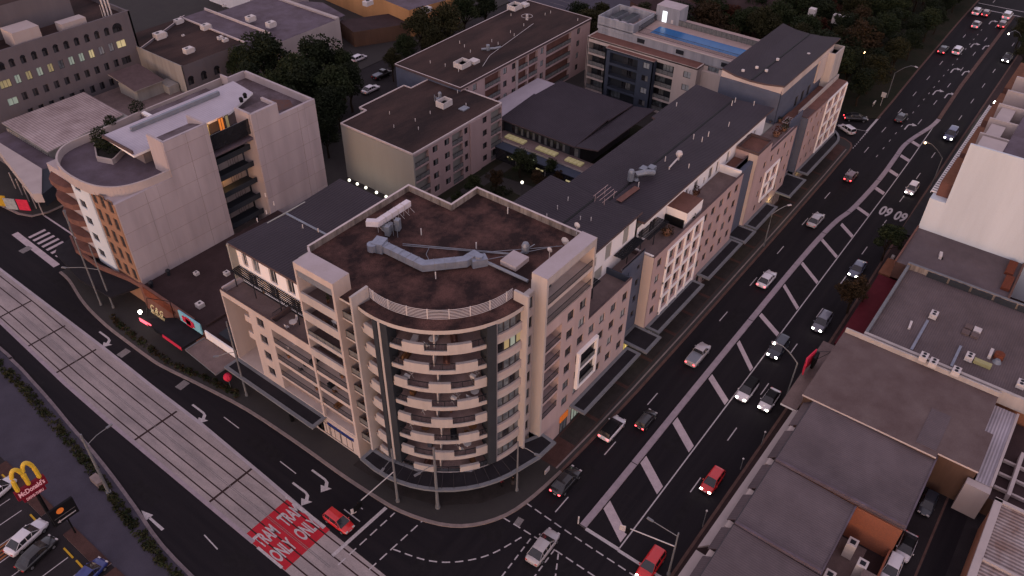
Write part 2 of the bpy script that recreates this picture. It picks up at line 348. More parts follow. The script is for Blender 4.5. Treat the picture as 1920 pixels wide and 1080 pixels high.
def facade(B,mb,P,u,L,z0,z1,wins,bals=(),mi=0,mback=3,depth=.22,rail='bars',rh=1.0,rmat='metal_dark'):
    """wins (s0,s1,za,zb,style); bals (s0,s1,za,zb,depth[,rail])"""
    wall(mb,P,u,L,z0,z1,[w[:4] for w in wins]+[b[:5] for b in bals],mi,depth)
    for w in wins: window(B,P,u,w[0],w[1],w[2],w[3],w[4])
    n=nrm(u)
    for b in bals:
        s0,s1,a,c,dp=b[:5]; pt=lambda s,z,d:(P[0]+u[0]*s-n[0]*d,P[1]+u[1]*s-n[1]*d,z)
        mb.face([pt(s0,a,dp),pt(s1,a,dp),pt(s1,c,dp),pt(s0,c,dp)],mback)
        wl=s1-s0; dw=min(2.4,wl*.62); off=(wl-dw)*random.choice((.1,.3,.6)); hh=min(c-a-.25,2.2)
        window(B,(P[0]-n[0]*(dp-.07),P[1]-n[1]*(dp-.07)),u,s0+off,s0+off+dw,a+.05,a+hh,random.choice(('dark','dark','grey','blue','curt')),0,'balcony_door')
        rl=b[5] if len(b)>5 else rail
        if rl: railing(B,[pt(s0,a,.06),pt(s1,a,.06)],rh,rl,rmat)
def railing(B,pts,h=1.0,kind='bars',mt='metal_dark',name='balustrade'):
    m=MB(); pts=[Vector(p) for p in pts]
    for p,q in zip(pts,pts[1:]):
        L=(q-p).length; d=(q-p)/max(L,.01); ang=math.atan2(d.y,d.x); c=(p+q)/2
        m.obox(c,L/2,.03,p.z+h-.05,p.z+h,ang); m.obox(c,L/2,.02,p.z+.08,p.z+.12,ang)
        k=max(1,int(L/(.16 if kind=='bars' else 1.2)))
        for i in range(k+1):
            x=p+d*(L*i/k); m.obox(x,.012 if kind=='bars' else .025,.012,p.z,p.z+h-.05,ang)
        if kind=='glass': m.obox(c,L/2-.03,.008,p.z+.12,p.z+h-.06,ang,1)
    return m.build(name,[mt,'curtain_grey'],B)
def leaves(m,cx,cy,cz,rx,ry,rz,n,size=.35,mi=0,shell=.55,seed=0,low=-1):
    rd=random.Random(seed)
    for _ in range(n):
        while True:
            a=Vector((rd.uniform(-1,1),rd.uniform(-1,1),rd.uniform(low,1))); l=a.length
            if .05<l<1: break
        rr=shell+(1-shell)*rd.random()**.5; a=a/l*rr
        p=Vector((cx+a.x*rx,cy+a.y*ry,cz+a.z*rz)); nn=Vector((rd.gauss(0,1),rd.gauss(0,1),rd.gauss(.6,1))).normalized()
        t=nn.orthogonal().normalized(); b=nn.cross(t); s_=size*rd.uniform(.5,1.2); an=rd.uniform(0,6.28); t,b=t*math.cos(an)+b*math.sin(an),b*math.cos(an)-t*math.sin(an)
        m.face([p-t*s_*.5,p+b*s_*.35,p+t*s_*.5,p-b*s_*.35],mi)
TREE={}
def treemesh(key,H,Rr,leaf,seed,clumps=34,per=150,size=.42,open_=0.0):
    rd=random.Random(seed); m=MB(); t=MB(); th=H*.42
    t.tube([(0,0,-.2),(rd.uniform(-.2,.2),rd.uniform(-.2,.2),th*.5),(rd.uniform(-.3,.3),rd.uniform(-.3,.3),th),(0,0,H*.75)],H*.028,7,0,H*.008)
    for k in range(clumps):
        a=rd.uniform(0,6.283); el=rd.uniform(-.55,1.5); rr=rd.uniform(.35,1.0)
        x=math.cos(a)*math.cos(el)*Rr*rr*.85; y=math.sin(a)*math.cos(el)*Rr*rr*.85; z=H*.62+math.sin(el)*H*.34*rr
        cr=Rr*rd.uniform(.24,.42)
        leaves(m,x,y,z,cr,cr,cr*.72,per,size,0,.35,seed*991+k)
        if k%3==0: t.tube([(0,0,th*rd.uniform(.6,1)),(x*.5,y*.5,th+(z-th)*.4),(x*.85,y*.85,z)],H*.011,5,0,H*.003)
    def mk(mm,nm,mt):
        me=bpy.data.meshes.new(nm); me.from_pydata(mm.v,[],mm.f); me.materials.append(MAT[mt]); me.update(); return me
    TREE[key]=(mk(m,'crown',leaf),mk(t,'trunk','bark'),H)
def tree(key,x,y,H,label,group=None,z=0,wide=1.0,name='tree'):
    cr,tr,h0=TREE[key]; e=thing(name,label,'tree',(x,y,z),group); s_=H/h0
    for nm,me in (('crown',cr),('trunk',tr)):
        o=bpy.data.objects.new(nm,me); COL.objects.link(o); o.parent=e
    e.scale=(s_*wide,s_*wide,s_); e.rotation_euler=(0,0,random.uniform(0,6.28)); return e
_tc={}
def textmesh(s,size=1.0):
    if s in _tc: return _tc[s]
    cu=bpy.data.curves.new('t','FONT'); cu.body=s; cu.align_x='CENTER'; cu.size=1.0; cu.offset=.03
    o=bpy.data.objects.new('t',cu); COL.objects.link(o); dg=bpy.context.evaluated_depsgraph_get(); dg.update()
    me=bpy.data.meshes.new_from_object(o.evaluated_get(dg)); bpy.data.objects.remove(o); _tc[s]=me; return me
def text(s,name,mt,M,parent=None,kind=None,label=None,cat=None):
    """letters laid with matrix M (x along the line, y up the letter, z out of the face), metres"""
    me=textmesh(s).copy(); me.materials.clear(); me.materials.append(MAT[mt])
    if parent is not None: M=Matrix.Translation(-worldoff(parent))@M
    me.transform(M); o=bpy.data.objects.new(name,me); COL.objects.link(o)
    if parent is not None: o.parent=parent
    if kind: o['kind']=kind
    return o
def frame_m(o,x,y,sx,sy):
    x=Vector(x).normalized(); y=Vector(y).normalized(); z=x.cross(y); o=Vector(o)
    return Matrix(((x.x*sx,y.x*sy,z.x,o.x),(x.y*sx,y.y*sy,z.y,o.y),(x.z*sx,y.z*sy,z.z,o.z),(0,0,0,1)))
# ---------------------------------------------------------------- ground, roads, pavements
m=MB(); m.face([(-200,-250,-.03),(600,-250,-.03),(600,700,-.03),(-200,700,-.03)]); struct(m,'ground','soil')
m=MB(); m.face([(-80,14,0),(430,14,0),(430,39,0),(-80,39,0)]); struct(m,'main_road','asphalt')
m=MB(); m.face([(16,39.001,0),(46,39.001,0),(46,330,0),(16,330,0)]); m.face([(164,39.001,0),(178,39.001,0),(180,112,0),(164,112,0)]); struct(m,'tram_road','asphalt_y')
m=MB(); m.face([(46.001,121,0.002),(400,118,0.002),(400,139,0.002),(46.001,139,0.002)]); struct(m,'side_street','asphalt_old')
KN=[(38.3,73),(38.6,63.1),(38.6,55.1),(38.8,49.7),(39.2,45.4),(40.7,40.6),(43,37.4),(46.6,35.1),(50.9,34.1),(56,33.6),(64,33.3),(74,33.1),(89,33),(107,33),(125,33),(146,33.1),(160,33.3),(162,33.6),(163.3,34.3),(164.3,36),(164.6,39),(164.8,118.5)]
KW=[(37.3,81.5),(36.2,89),(36.0,92.3),(36.0,98),(36.1,103.4),(36.6,109),(37.3,113),(38.5,118),(38.8,121.3)]
m=MB(); m.prism(KN+[(60,121)]+list(reversed(KW)),-.02,.12); struct(m,'block_pavement','pavement')
m=MB(); m.prism([(46.8,139.4),(44.3,140.4),(43.2,143),(42.6,148.4),(42.6,330),(400,330),(400,139.4)],-.02,.12); struct(m,'north_block_pavement','pavement')
m=MB(); m.prism([(-80,15.3),(55,15.4),(84,15.2),(120,15.6),(150,16.2),(178,16.4),(229,16.6),(430,16.6),(430,-250),(-80,-250)],-.02,.12); struct(m,'south_pavement','pavement_brown')
WK=[(17.6,-20),(17.8,40),(18.3,55),(18.7,63.9),(19.8,71.0),(20.8,77.9),(21.5,84),(22.0,89.5),(22.6,95),(23.1,101),(23.5,108),(23.7,130),(23.7,330)]
m=MB(); m.prism(WK+[(-80,330),(-80,-20)],-.02,.10); struct(m,'west_path','path_blue')
m=MB(); m.prism([(178,33.4),(188,33.5),(210,34),(250,34.5),(430,34.5),(430,116),(181,116),(176,40),(176.2,36)],-.02,.12); struct(m,'park_ground','grass')
def strip(m,pts,w,z,mi=0,h=None):
    """flat or raised band along a line of points"""
    P=[Vector((p[0],p[1])) for p in pts]; L=[];Rr=[]
    for i,p in enumerate(P):
        t=(P[min(i+1,len(P)-1)]-P[max(i-1,0)]).normalized(); n=Vector((-t.y,t.x))*w/2; L.append(p+n); Rr.append(p-n)
    for i in range(len(P)-1):
        m.face([(*Rr[i],z),(*Rr[i+1],z),(*L[i+1],z),(*L[i],z)],mi)
        if h:
            m.face([(*Rr[i],z-h),(*Rr[i+1],z-h),(*Rr[i+1],z),(*Rr[i],z)],mi); m.face([(*L[i+1],z-h),(*L[i],z-h),(*L[i],z),(*L[i+1],z)],mi)
    if h:
        m.face([(*Rr[0],z),(*L[0],z),(*L[0],z-h),(*Rr[0],z-h)],mi); m.face([(*L[-1],z),(*Rr[-1],z),(*Rr[-1],z-h),(*L[-1],z-h)],mi)
def smooth(pts,k=4):
    out=[]; n=len(pts)
    for i in range(n-1):
        p0,p1,p2,p3=[Vector(pts[max(0,min(n-1,j))]) for j in (i-1,i,i+1,i+2)]
        for s in range(k):
            t=s/k; out.append(.5*((2*p1)+(p2-p0)*t+(2*p0-5*p1+4*p2-p3)*t*t+(3*p1-p0-3*p2+p3)*t**3))
    out.append(Vector(pts[-1])); return out
m=MB(); strip(m,smooth(list(reversed(KW))[:]+KN[:10],3),.42,.16,0,.17); struct(m,'corner_kerb','kerb')
m=MB(); strip(m,KN[9:21],.36,.16,0,.17); strip(m,[(x,y+.75) for x,y in KN[9:17]],.22,.135,1,.02); struct(m,'road_kerb',['kerb_brown','kerb'])
m=MB(); strip(m,[(46.8,139.4),(44.3,140.4),(43.2,143),(42.6,148.4)],.4,.16,0,.17); strip(m,[(46.8,139.4),(110,139.4)],.4,.16,0,.17); struct(m,'north_kerb','kerb')
m=MB(); strip(m,[(-80,15.3),(55,15.4),(84,15.2),(120,15.6),(150,16.2),(178,16.4),(229,16.6),(430,16.6)],.35,.16,0,.17); struct(m,'south_kerb','kerb_brown')
m=MB(); strip(m,[(178,33.4),(188,33.5),(210,34),(250,34.5),(430,34.5)],.4,.16,0,.17); struct(m,'park_kerb','kerb_brown')
m=MB(); strip(m,[(x+.15,y) for x,y in smooth(WK[1:],3)],.42,.15,0,.16); struct(m,'west_kerb','kerb_dull')
# central median with joints
MD=[(50.9,26.95),(59,26.9),(84,26.95),(118,26.85),(132,26.3),(139,25.3),(152,24.75),(163,24.95),(169,25.1),(174,24.5),(178,23.7),(182,22.95),(186,22.65)]
MD=smooth(MD,5)
m=MB(); strip(m,MD,.85,.17,0,.18)
for a in range(0,len(MD)-8,6): m.obox(MD[a],.07,.44,.16,.176,0,1)
struct(m,'road_median',['median_c','frame'])
m=MB(); strip(m,[(186.5,22.7),(207,23.3),(240,23.4),(264,23.6)],.8,.14,0,.15); struct(m,'far_median','kerb_brown')
# tram track
m=MB()
TE=[(33.3,170),(33.3,130),(33.3,99),(33.1,87),(33.1,76),(32.6,62),(32.1,51),(31.9,40),(31.7,0),(31.7,-20)]; TW=[(26.5,170),(26.5,117),(26.0,106),(25.6,97),(25.4,86),(25.4,63),(25.4,50),(25.4,0),(25.4,-20)]
m.prism(TE+list(reversed(TW)),-.01,.03); struct(m,'tramway_slab','concrete_track')
m=MB(); strip(m,[(x-.15,y) for x,y in TE[:7]],.42,.06,0,.06); struct(m,'tramway_edge_white','track_edge')
m=MB(); strip(m,[(x+.22,y) for x,y in TW[:5]]+[(25.6,56)],.5,.05,0,.05); struct(m,'tramway_edge','median_c')
m=MB()
def rails(o): return [(x+o,y) for x,y in TW]
for o in (1.15,2.45,4.65,6.1): strip(m,[(x+o*(1 if y<110 else 1),y) for x,y in [(26.3,170),(26.1,117),(25.8,106),(25.5,97),(25.4,86),(25.4,63),(25.35,50),(25.3,0),(25.3,-20)]],.17,.034)
for y in (118,108.4,100,80.4,64.7): m.face([(25.95,y-.16,.038),(32.3,y-.16,.038),(32.3,y+.16,.038),(25.95,y+.16,.038)])
struct(m,'tram_rails','rail')
m=MB()
for o in (3.42,3.62): strip(m,[(x+o,y) for x,y in [(26.1,117),(25.8,106),(25.5,97),(25.4,86),(25.4,63),(25.35,50.5),(25.3,46.6)]],.06,.042)
struct(m,'track_centre_lines','mark_dull')
m=MB(); m.face([(25.45,50.3,.032),(32.2,50.3,.032),(32.2,57.6,.032),(25.45,57.6,.032)]); struct(m,'tram_red_zone','tram_red')
m=MB()
for x,y0,y1 in ((25.45,50.8,55.1),(32.1,51.0,58)): m.face([(x-.16,y0,.064),(x+.16,y0,.064),(x+.16,y1,.064),(x-.16,y1,.064)])
struct(m,'red_zone_edge_lines','mark')
for s,x,y in (('TRAM',30.7,54.55),('ONLY',30.6,51.55),('TRAM',27.1,54.55),('ONLY',27.0,51.6)):
    text(s,'road_lettering','mark',frame_m((x,y,.046),(1,0,0),(0,1,0),.98,2.85),kind='structure')
for x,y in ((142,19.6),(142,16.9)):
    text('60','speed_marking','mark',frame_m((143.6,y+.55,.012),(0,1,0),(-1,0,0),2.05,4.6),kind='structure')
# lane markings
Z=.008
m=MB()
def dash(m,x0,x1,y,w=.14,z=Z): m.face([(x0,y-w/2,z),(x1,y-w/2,z),(x1,y+w/2,z),(x0,y+w/2,z)])
for i in range(22): dash(m,50.6+11.07*i-11.07*0,53.4+11.07*i,30.7)
for i in range(19): dash(m,63.3+10.45*i,66.1+10.45*i,19.15)
for i in range(22): 
    x=161+4.1*i; 
    if x<258: dash(m,x,x+1.0,28.15,.12)
for x in (181,193,204.5,216,228,240,252): dash(m,x,x+2.8,25.65)
strip(m,[(51,21.95),(150,22.15),(165,22.3),(186.4,22.75)],.16,Z)
strip(m,[(166,33.2),(170.6,33.3)],.14,Z); strip(m,[(170.7,33.35),(179.4,33.4)],.45,Z)
strip(m,[(170.7,33.5),(169,41)],.12,Z)
for i in range(9): dash(m,161.5+i*1.05,162.0+i*1.05,33.15,.18)
struct(m,'lane_lines','mark')
m=MB()
for x,w_,s_ in [(54.6,1.5,-3.2),(63.4,1.5,-3.4),(71.9,1.4,-3.6),(82.5,1.2,-3.7),(91.8,1.0,-4.9),(99.8,1.0,-3.2),(109.1,.9,-4.9),(116.7,.9,-4.1),(125.6,.9,-4.1),(132.3,1,-2.6),(139.8,1,-1.6)]:
    y1=26.35 if x<128 else 25.2; k=(y1-22.25)/(27-22.25) if x<128 else 1
    m.face([(x+s_*k,22.25,Z),(x+w_+s_*k,22.25,Z),(x+w_,y1,Z),(x,y1,Z)])
for px,py in ((1713,267),(1697,295),(1677,323),(1647,355)):
    c=G(px,py); m.face([(c.x-1.5,22.4,Z),(c.x-.3,22.4,Z),(c.x+.8,24.4,Z),(c.x-.4,24.4,Z)])
struct(m,'hatch_stripes','mark_stripe')
# intersection lines
m=MB()
def dashes(m,pts,on,off,w=.16,z=Z):
    P=smooth(pts,12) if len(pts)>2 else [Vector(p) for p in pts]
    # resample
    Q=[];  acc=0
    tot=0; seg=[]
    for a,b in zip(P,P[1:]): seg.append((a,b,(b-a).length)); tot+=(b-a).length
    def at(d):
        for a,b,l in seg:
            if d<=l: return a+(b-a)*(d/max(l,1e-6))
            d-=l
        return P[-1]
    d=0
    while d<tot:
        e=min(d+on,tot); strip(m,[at(d),at((d+e)/2),at(e)],w,z); d+=on+off
m.face([(30,47.25,.046),(38.5,47.0,.046),(38.5,47.45,.046),(30,47.7,.046)])
dashes(m,[(29.6,46.1),(38.6,45.9)],1.1,.55,z=.046); dashes(m,[(31.3,42.9),(40,42.5)],1.1,.55,z=.046)
dashes(m,[(34.9,42.6),(36.2,38.6),(38.2,35.7),(41.3,33.3),(45.7,31.7)],.95,.55)
dashes(m,[(49.5,34.4),(49.2,26.7),(49.1,15.8)],1.0,.5); dashes(m,[(46.1,35.2),(46.3,29.8),(46.3,20)],1.0,.5)
for a_,b_ in (((995,1010),(940,1082)),((1040,1030),(1000,1084)),((1047,1038),(1041,1084))): a_,b_=G(*a_),G(*b_); dashes(m,[(a_.x,a_.y),(b_.x,b_.y)],.8,.5)
m.face([(50.7,21.9,Z),(51.15,21.9,Z),(51.15,26.5,Z),(50.7,26.5,Z)]); m.face([(50.6,15.6,Z),(51.0,15.6,Z),(51.0,21.9,Z),(50.6,21.9,Z)])
struct(m,'junction_lines','mark')
m=MB()
def arrow(m,c,kind,fx,fy,z=Z,s=1.0):
    """painted arrow: fx forward direction, fy side direction of the bend"""
    c=Vector(c[:2]); F=Vector(fx); S=Vector(fy)
    def q(pts): m.face([(*(c+F*a*s+S*b*s),z) for a,b in pts])
    if kind=='straight': q([(-2.2,.18),(-2.2,-.18),(.6,-.14),(.6,.14)]); q([(.5,.5),(.5,-.5),(2.2,0)])
    else:
        q([(-2.2,.0),(-2.2,-.28),(.2,-.28),(.2,.0)]); q([(.2,-.28),(.9,-.1),(1.35,.45),(.9,.6),(.5,.1),(.2,0)]); q([(1.9,.3),(1.25,1.5),(.4,.75)])
arrow(m,(34.6,101),'t',(0,-1),(-1,0)); arrow(m,(34.2,77.6),'t',(0,-1),(-1,0)); arrow(m,(36.7,56.4),'t',(0,-1),(-1,0)); arrow(m,(33.9,56.8),'t',(0,-1),(-1,0))
a=G(285,975); arrow(m,(a.x,a.y),'straight',(0,1),(1,0))
for px,py in ((1703,236),(1755,172),(1777,178),(1788,131),(1809,136),(1825,84),(1847,88),(1859,41)): a=G(px,py); arrow(m,(a.x,a.y),'t',(1,0),(0,-1),s=1.0)
for y0 in (72,60): pass
for (a,b) in (((128,645),(150,662)),((420,782),(448,803)),((525,865),(555,888)),((680,955),(675,950))):
    p,q=G(*a),G(*b); strip(m,[(p.x,p.y),(q.x,q.y)],.12,Z)
for (a,b) in (((383,1003),(408,1030)),((645,955),(675,978))): p,q=G(*a),G(*b); strip(m,[(p.x,p.y),(q.x,q.y)],.14,Z)
strip(m,[(264.3,34),(265.5,16.8)],.4,Z); strip(m,[(269,34),(270,16.8)],.3,Z)
struct(m,'road_arrows','mark')
# zebra crossing
m=MB(); 
A0,A1=(39.6,137.6),(39.4,124.6)
m.face([(39.2,137.8,Z),(40.3,137.8,Z),(39.9,123.4,Z),(38.8,123.4,Z)])
for i in range(7): y=125.6+i*1.45; m.face([(40.6,y,Z),(43.6,y+.1,Z),(43.6,y+.75,Z),(40.6,y+.65,Z)])
m.face([(45.6,130.2,Z),(45.9,130.2,Z),(45.9,139,Z),(45.6,139,Z)]); m.face([(44.9,123.5,Z),(45.1,123.5,Z),(45.9,130.2,Z),(45.6,130.2,Z)])
struct(m,'zebra_crossing','mark_stripe')
# manholes and patches on the road
for px,py,s_ in ((48,468,.9),(232,662,.8),(342,722,.8),(540,690,.01),(973,978,.55)):
    if s_<.1: continue
    c=G(px,py); m=MB(); m.obox((c.x,c.y),s_,s_*.75,-.005,.012,.1,0); solo(m,'manhole_cover','mark_dull','square iron access cover in the '+{48:'tram road near the zebra crossing',232:'tram road beside the long planted strip',342:'tram road below the shop awnings',973:'road beside the dashed junction lines'}[px],'manhole cover')
m=MB(); rp=random.Random(9)
for (x,y,a,b) in ((95,29,5,1.1),(70,24.5,2.5,1.2),(120,18,6,.9),(84,17,3,1.3),(140,29,7,1.0),(57,31,2,.8),(110,24,3,1.4),(175,20,6,1.0),(200,28,8,1.1),(44,27,2,3),(36,38.5,1.6,1.0),(60,18.5,4,.6),(150,27,4,.5),(44,36,1.2,2.2)): m.face([(x-a,y-b,.0035),(x+a,y-b,.0035),(x+a,y+b,.0035),(x-a,y+b,.0035)])
for (x,y,a,b) in ((35.5,66,.9,3),(22,72,.8,2.4),(34.6,92,.8,3.5),(22.8,55,1.2,1.8),(37.5,120,.9,4),(23.5,104,.7,5),(35,110,.4,6)): m.face([(x-a,y-b,.0035),(x+a,y-b,.0035),(x+a,y+b,.0035),(x-a,y+b,.0035)])
struct(m,'road_patches','patch')
# detector loop cuts
m=MB()
for cx,cy in ((54.7,25.2),(53.3,22.9),(56.5,24.5)):
    for dx in (-1.6,0,1.6): strip(m,[(cx+dx,cy-.8),(cx+dx,cy+.8)],.04,.007)
    for dy in (-.8,.8): strip(m,[(cx-1.6,cy+dy),(cx+1.6,cy+dy)],.04,.007)
struct(m,'loop_cuts','asphalt_old')
# garden and paving panels between the shops and the road
m=MB()
xs=[66,73.7,80.5,87.7,93.4,98.9,104.5,110.5,116,122,128,134,140,147]
m.face([(56,34.4,.126),(161,34.4,.126),(161,37.2,.126),(56,37.2,.126)],0)
for a,b in zip([60.2]+xs,xs+[154]): m.face([(a+.28,34.5,.132),(b-.28,34.5,.132),(b-.28,37.0,.132),(a+.28,37.0,.132)],1)
struct(m,'shop_paving',['red_paving','pavement_green'])
m=MB()
m.face([(50.5,36.2,.126),(46,38.5,.126),(42.5,42.5,.126),(40.9,47,.126),(40.5,55,.126),(42,55,.126),(43,50,.126),(47,42,.126),(52,39,.126)],0)
struct(m,'corner_paving','pavement_green')
# courtyard inside the block
m=MB(); m.face([(68,62,.125),(142,58,.125),(142,88,.125),(68,88,.125)]); struct(m,'courtyard_ground','grass')
m=MB(); m.face([(86,83.6,.13),(113,83.6,.13),(113,86.2,.13),(86,86.2,.13)]); m.face([(104,76,.13),(108,76,.13),(107,84,.13),(104.5,84,.13)]); struct(m,'courtyard_path','pavement')
m=MB(); m.face([(105,118,.006),(140,118,.006),(140,150,.006),(105,150,.006)]); struct(m,'rear_car_park','asphalt_old')
m=MB(); m.face([(170,116,.127),(260,90,.127),(300,140,.127),(200,170,.127)]); struct(m,'far_car_park','path_blue')
m=MB()
for i in range(9): 
    x=178+i*3; m.face([(x,132-.45*i,.14),(x+.15,132-.45*i,.14),(x+.15,127-.45*i,.14),(x,127-.45*i,.14)])
struct(m,'car_park_lines','mark_dull')
# rear lane and yards at the lower right
m=MB(); m.face([(40,-16,.126),(92,-16,.126),(92,-3.2,.126),(40,-3.2,.126)]); struct(m,'rear_lane','asphalt_old')
m=MB(); m.face([(50,-9.2,.132),(82,-9.2,.132),(82,-6.7,.132),(50,-6.7,.132)],0); strip(m,[(50,-6.5),(84,-6.5)],.25,.15,1); struct(m,'lane_asphalt',['asphalt','kerb_brown'])
# restaurant car park at the lower left
m=MB(); m.face([(-30,50,.104),(13.9,50,.104),(13.9,95,.104),(-30,95,.104)]); struct(m,'car_park','asphalt_old')
m=MB()
m.prism([(12.6,52),(14.0,52),(14.0,65.6),(12.6,65.6)],.10,.2,1,0); m.prism([(12.6,66.4),(14.0,66.4),(14.0,74.2),(12.6,74.2)],.10,.2,1,0); m.prism([(12.4,78.6),(14.0,78.6),(14.0,90),(12.4,90)],.10,.2,1,0)
struct(m,'garden_bed',['red_paving','kerb'])
m=MB()
for px,py in ((55,1025),(67,1045),(105,1078),(75,1010),(0,970),(30,955)): pass
for k,y in enumerate((60.2,62.9,65.6,68.3,71.0,73.7,76.4,78.6,81.3,84,86.7,89.4)): m.face([(5.5,y-.06,.11),(11.4,y-.06,.11),(11.4,y+.06,.11),(5.5,y+.06,.11)])
struct(m,'parking_lines','mark')
m=MB()
for i in range(4): y=76.6+i*.5; m.face([(5.5,y,.112),(11.2,y+.25,.112),(11.2,y+.5,.112),(5.5,y+.25,.112)])
struct(m,'parking_hatch','orange_paint')
STOP='yellow rubber wheel stop at the head of a car park bay'
for k,(a,b) in enumerate((((22,909),(35,924)),((57,965),(70,979)),((120,1028),(137,1046)),((143,1051),(159,1068)),((4,890),(16,902)))):
    p,q=G(*a,.15),G(*b,.15); m=MB(); d=q-p; m.obox((p+q)/2,d.length/2,.1,.10,.22,math.atan2(d.y,d.x)); solo(m,'wheel_stop','yellow_paint',['yellow wheel stop left of the tall arches sign','yellow wheel stop just above the parked white sedan','yellow wheel stop below the parked black car','yellow wheel stop beside the blue car at the picture edge','yellow wheel stop at the very left edge of the car park'][k],'wheel stop','wheel stops in the car park')
# planting strips: nobody could count the plants
def planting(name,pts,w,z,h,n,leaf,seed):
    rd=random.Random(seed); m=MB(); P=[Vector(p) for p in pts]; seg=[(a,b,(b-a).length) for a,b in zip(P,P[1:])]; tot=sum(s[2] for s in seg)
    for k in range(n):
        d=rd.uniform(0,tot); 
        for a,b,l in seg:
            if d<=l: break
            d-=l
        p=a+(b-a)*(d/l); t=(b-a)/l; q=p+Vector((-t.y,t.x))*rd.uniform(-w/2,w/2)
        leaves(m,q.x,q.y,z+h*.4,.32,.32,h*.6*rd.uniform(.5,1.2),9,.34,rd.randrange(3),.3,seed*7+k)
    o=m.build(name,leaf); o['kind']='stuff'; o['label']='low planting growing along the kerb'; return o
planting('ground_cover',[(17.1,40),(17.3,55),(17.7,63),(18.6,70.7),(19.6,77.9),(20.3,84),(20.9,90),(21.8,100),(22.3,112)],1.1,.1,.45,800,['leaf_olive','leaf_green','leaf_grass'],3)
planting('ground_cover',[(39.3,76),(38.5,82),(37.3,88),(37.2,95),(37.3,101),(37.9,105)],.8,.12,.45,210,['leaf_olive','leaf_green','leaf_brown'],4)
planting('ground_cover',[(112,66),(112,83)],3,.12,.7,150,['leaf_olive','leaf_green','leaf_brown'],5)
planting('ground_cover',[(86,79),(104,80)],4,.12,.9,260,['leaf_dark','leaf_green','leaf_olive'],6)
planting('ground_cover',[(16,50.5),(40,50.6)],.01,-3,.01,1,['leaf_olive','leaf_green','leaf_brown'],7)
bpy.data.objects.remove(bpy.data.objects['ground_cover.004'])
# ---------------------------------------------------------------- corner apartment building
FL=lambda k:3.7+2.87*k
CB=thing('apartment_building','curved corner apartment block with stacked balconies and brown roof at the junction','building',(54,50,.12))
CX,CY,RR=54.0,50.0,11.7
def arc(r,a0,a1,n): return [(CX+r*math.cos(R(a0+(a1-a0)*i/n)),CY+r*math.sin(R(a0+(a1-a0)*i/n))) for i in range(n+1)]
# core and roof
roofpoly=[(44.3,52.5)]+arc(9.9,166,262,18)+[(53.7,39.3),(66,39.3),(67.9,39.3),(67.9,56.7),(62.9,56.7),(62.9,63.8),(46.0,63.8),(44.3,61.3)]
m=MB(); m.prism([(44.5,53)]+arc(8.6,168,262,14)+[(67.6,40),(67.6,56.4),(62.6,56.4),(62.6,63.5),(44.6,63.5)],.1,26.3,0); m.build('core','c_balcony',CB)
m=MB(); m.prism(roofpoly,26.0,26.55,0); rf=m.build('roof','roof_mem',CB)
m=MB()
def upst(m,pts,z0,z1,t=.3,mi=0,mc=1):
    for a,b in zip(pts,pts[1:]):
        d=(Vector(b)-Vector(a)); L=d.length; an=math.atan2(d.y,d.x); c=(Vector(a)+Vector(b))/2
        m.obox((c.x,c.y),L/2,t/2,z0,z1,an,mi,mc)
upst(m,[(44.4,61.3),(46,63.75)],26.4,27.35,.25); upst(m,[(46,63.8),(62.75,63.8)],26.45,27.4,.3); upst(m,[(62.9,63.95),(62.9,56.75)],26.4,27.41,.3); upst(m,[(62.75,56.6),(67.75,56.6)],26.4,27.4,.3); upst(m,[(67.9,56.75),(67.9,39.3)],26.4,27.41,.3)
m.build('parapet',['parapet_in','cap'],CB)
m=MB(); m.box(44.6,62.7,63.5,64.0,.1,26.5,0); m.box(62.6,63.05,56.6,63.6,.1,26.5); m.box(67.55,68.05,39.3,56.75,.1,26.5); m.box(63,67.6,56.3,56.75,.1,26.5); m.build('rear_wall','c_beige',CB)
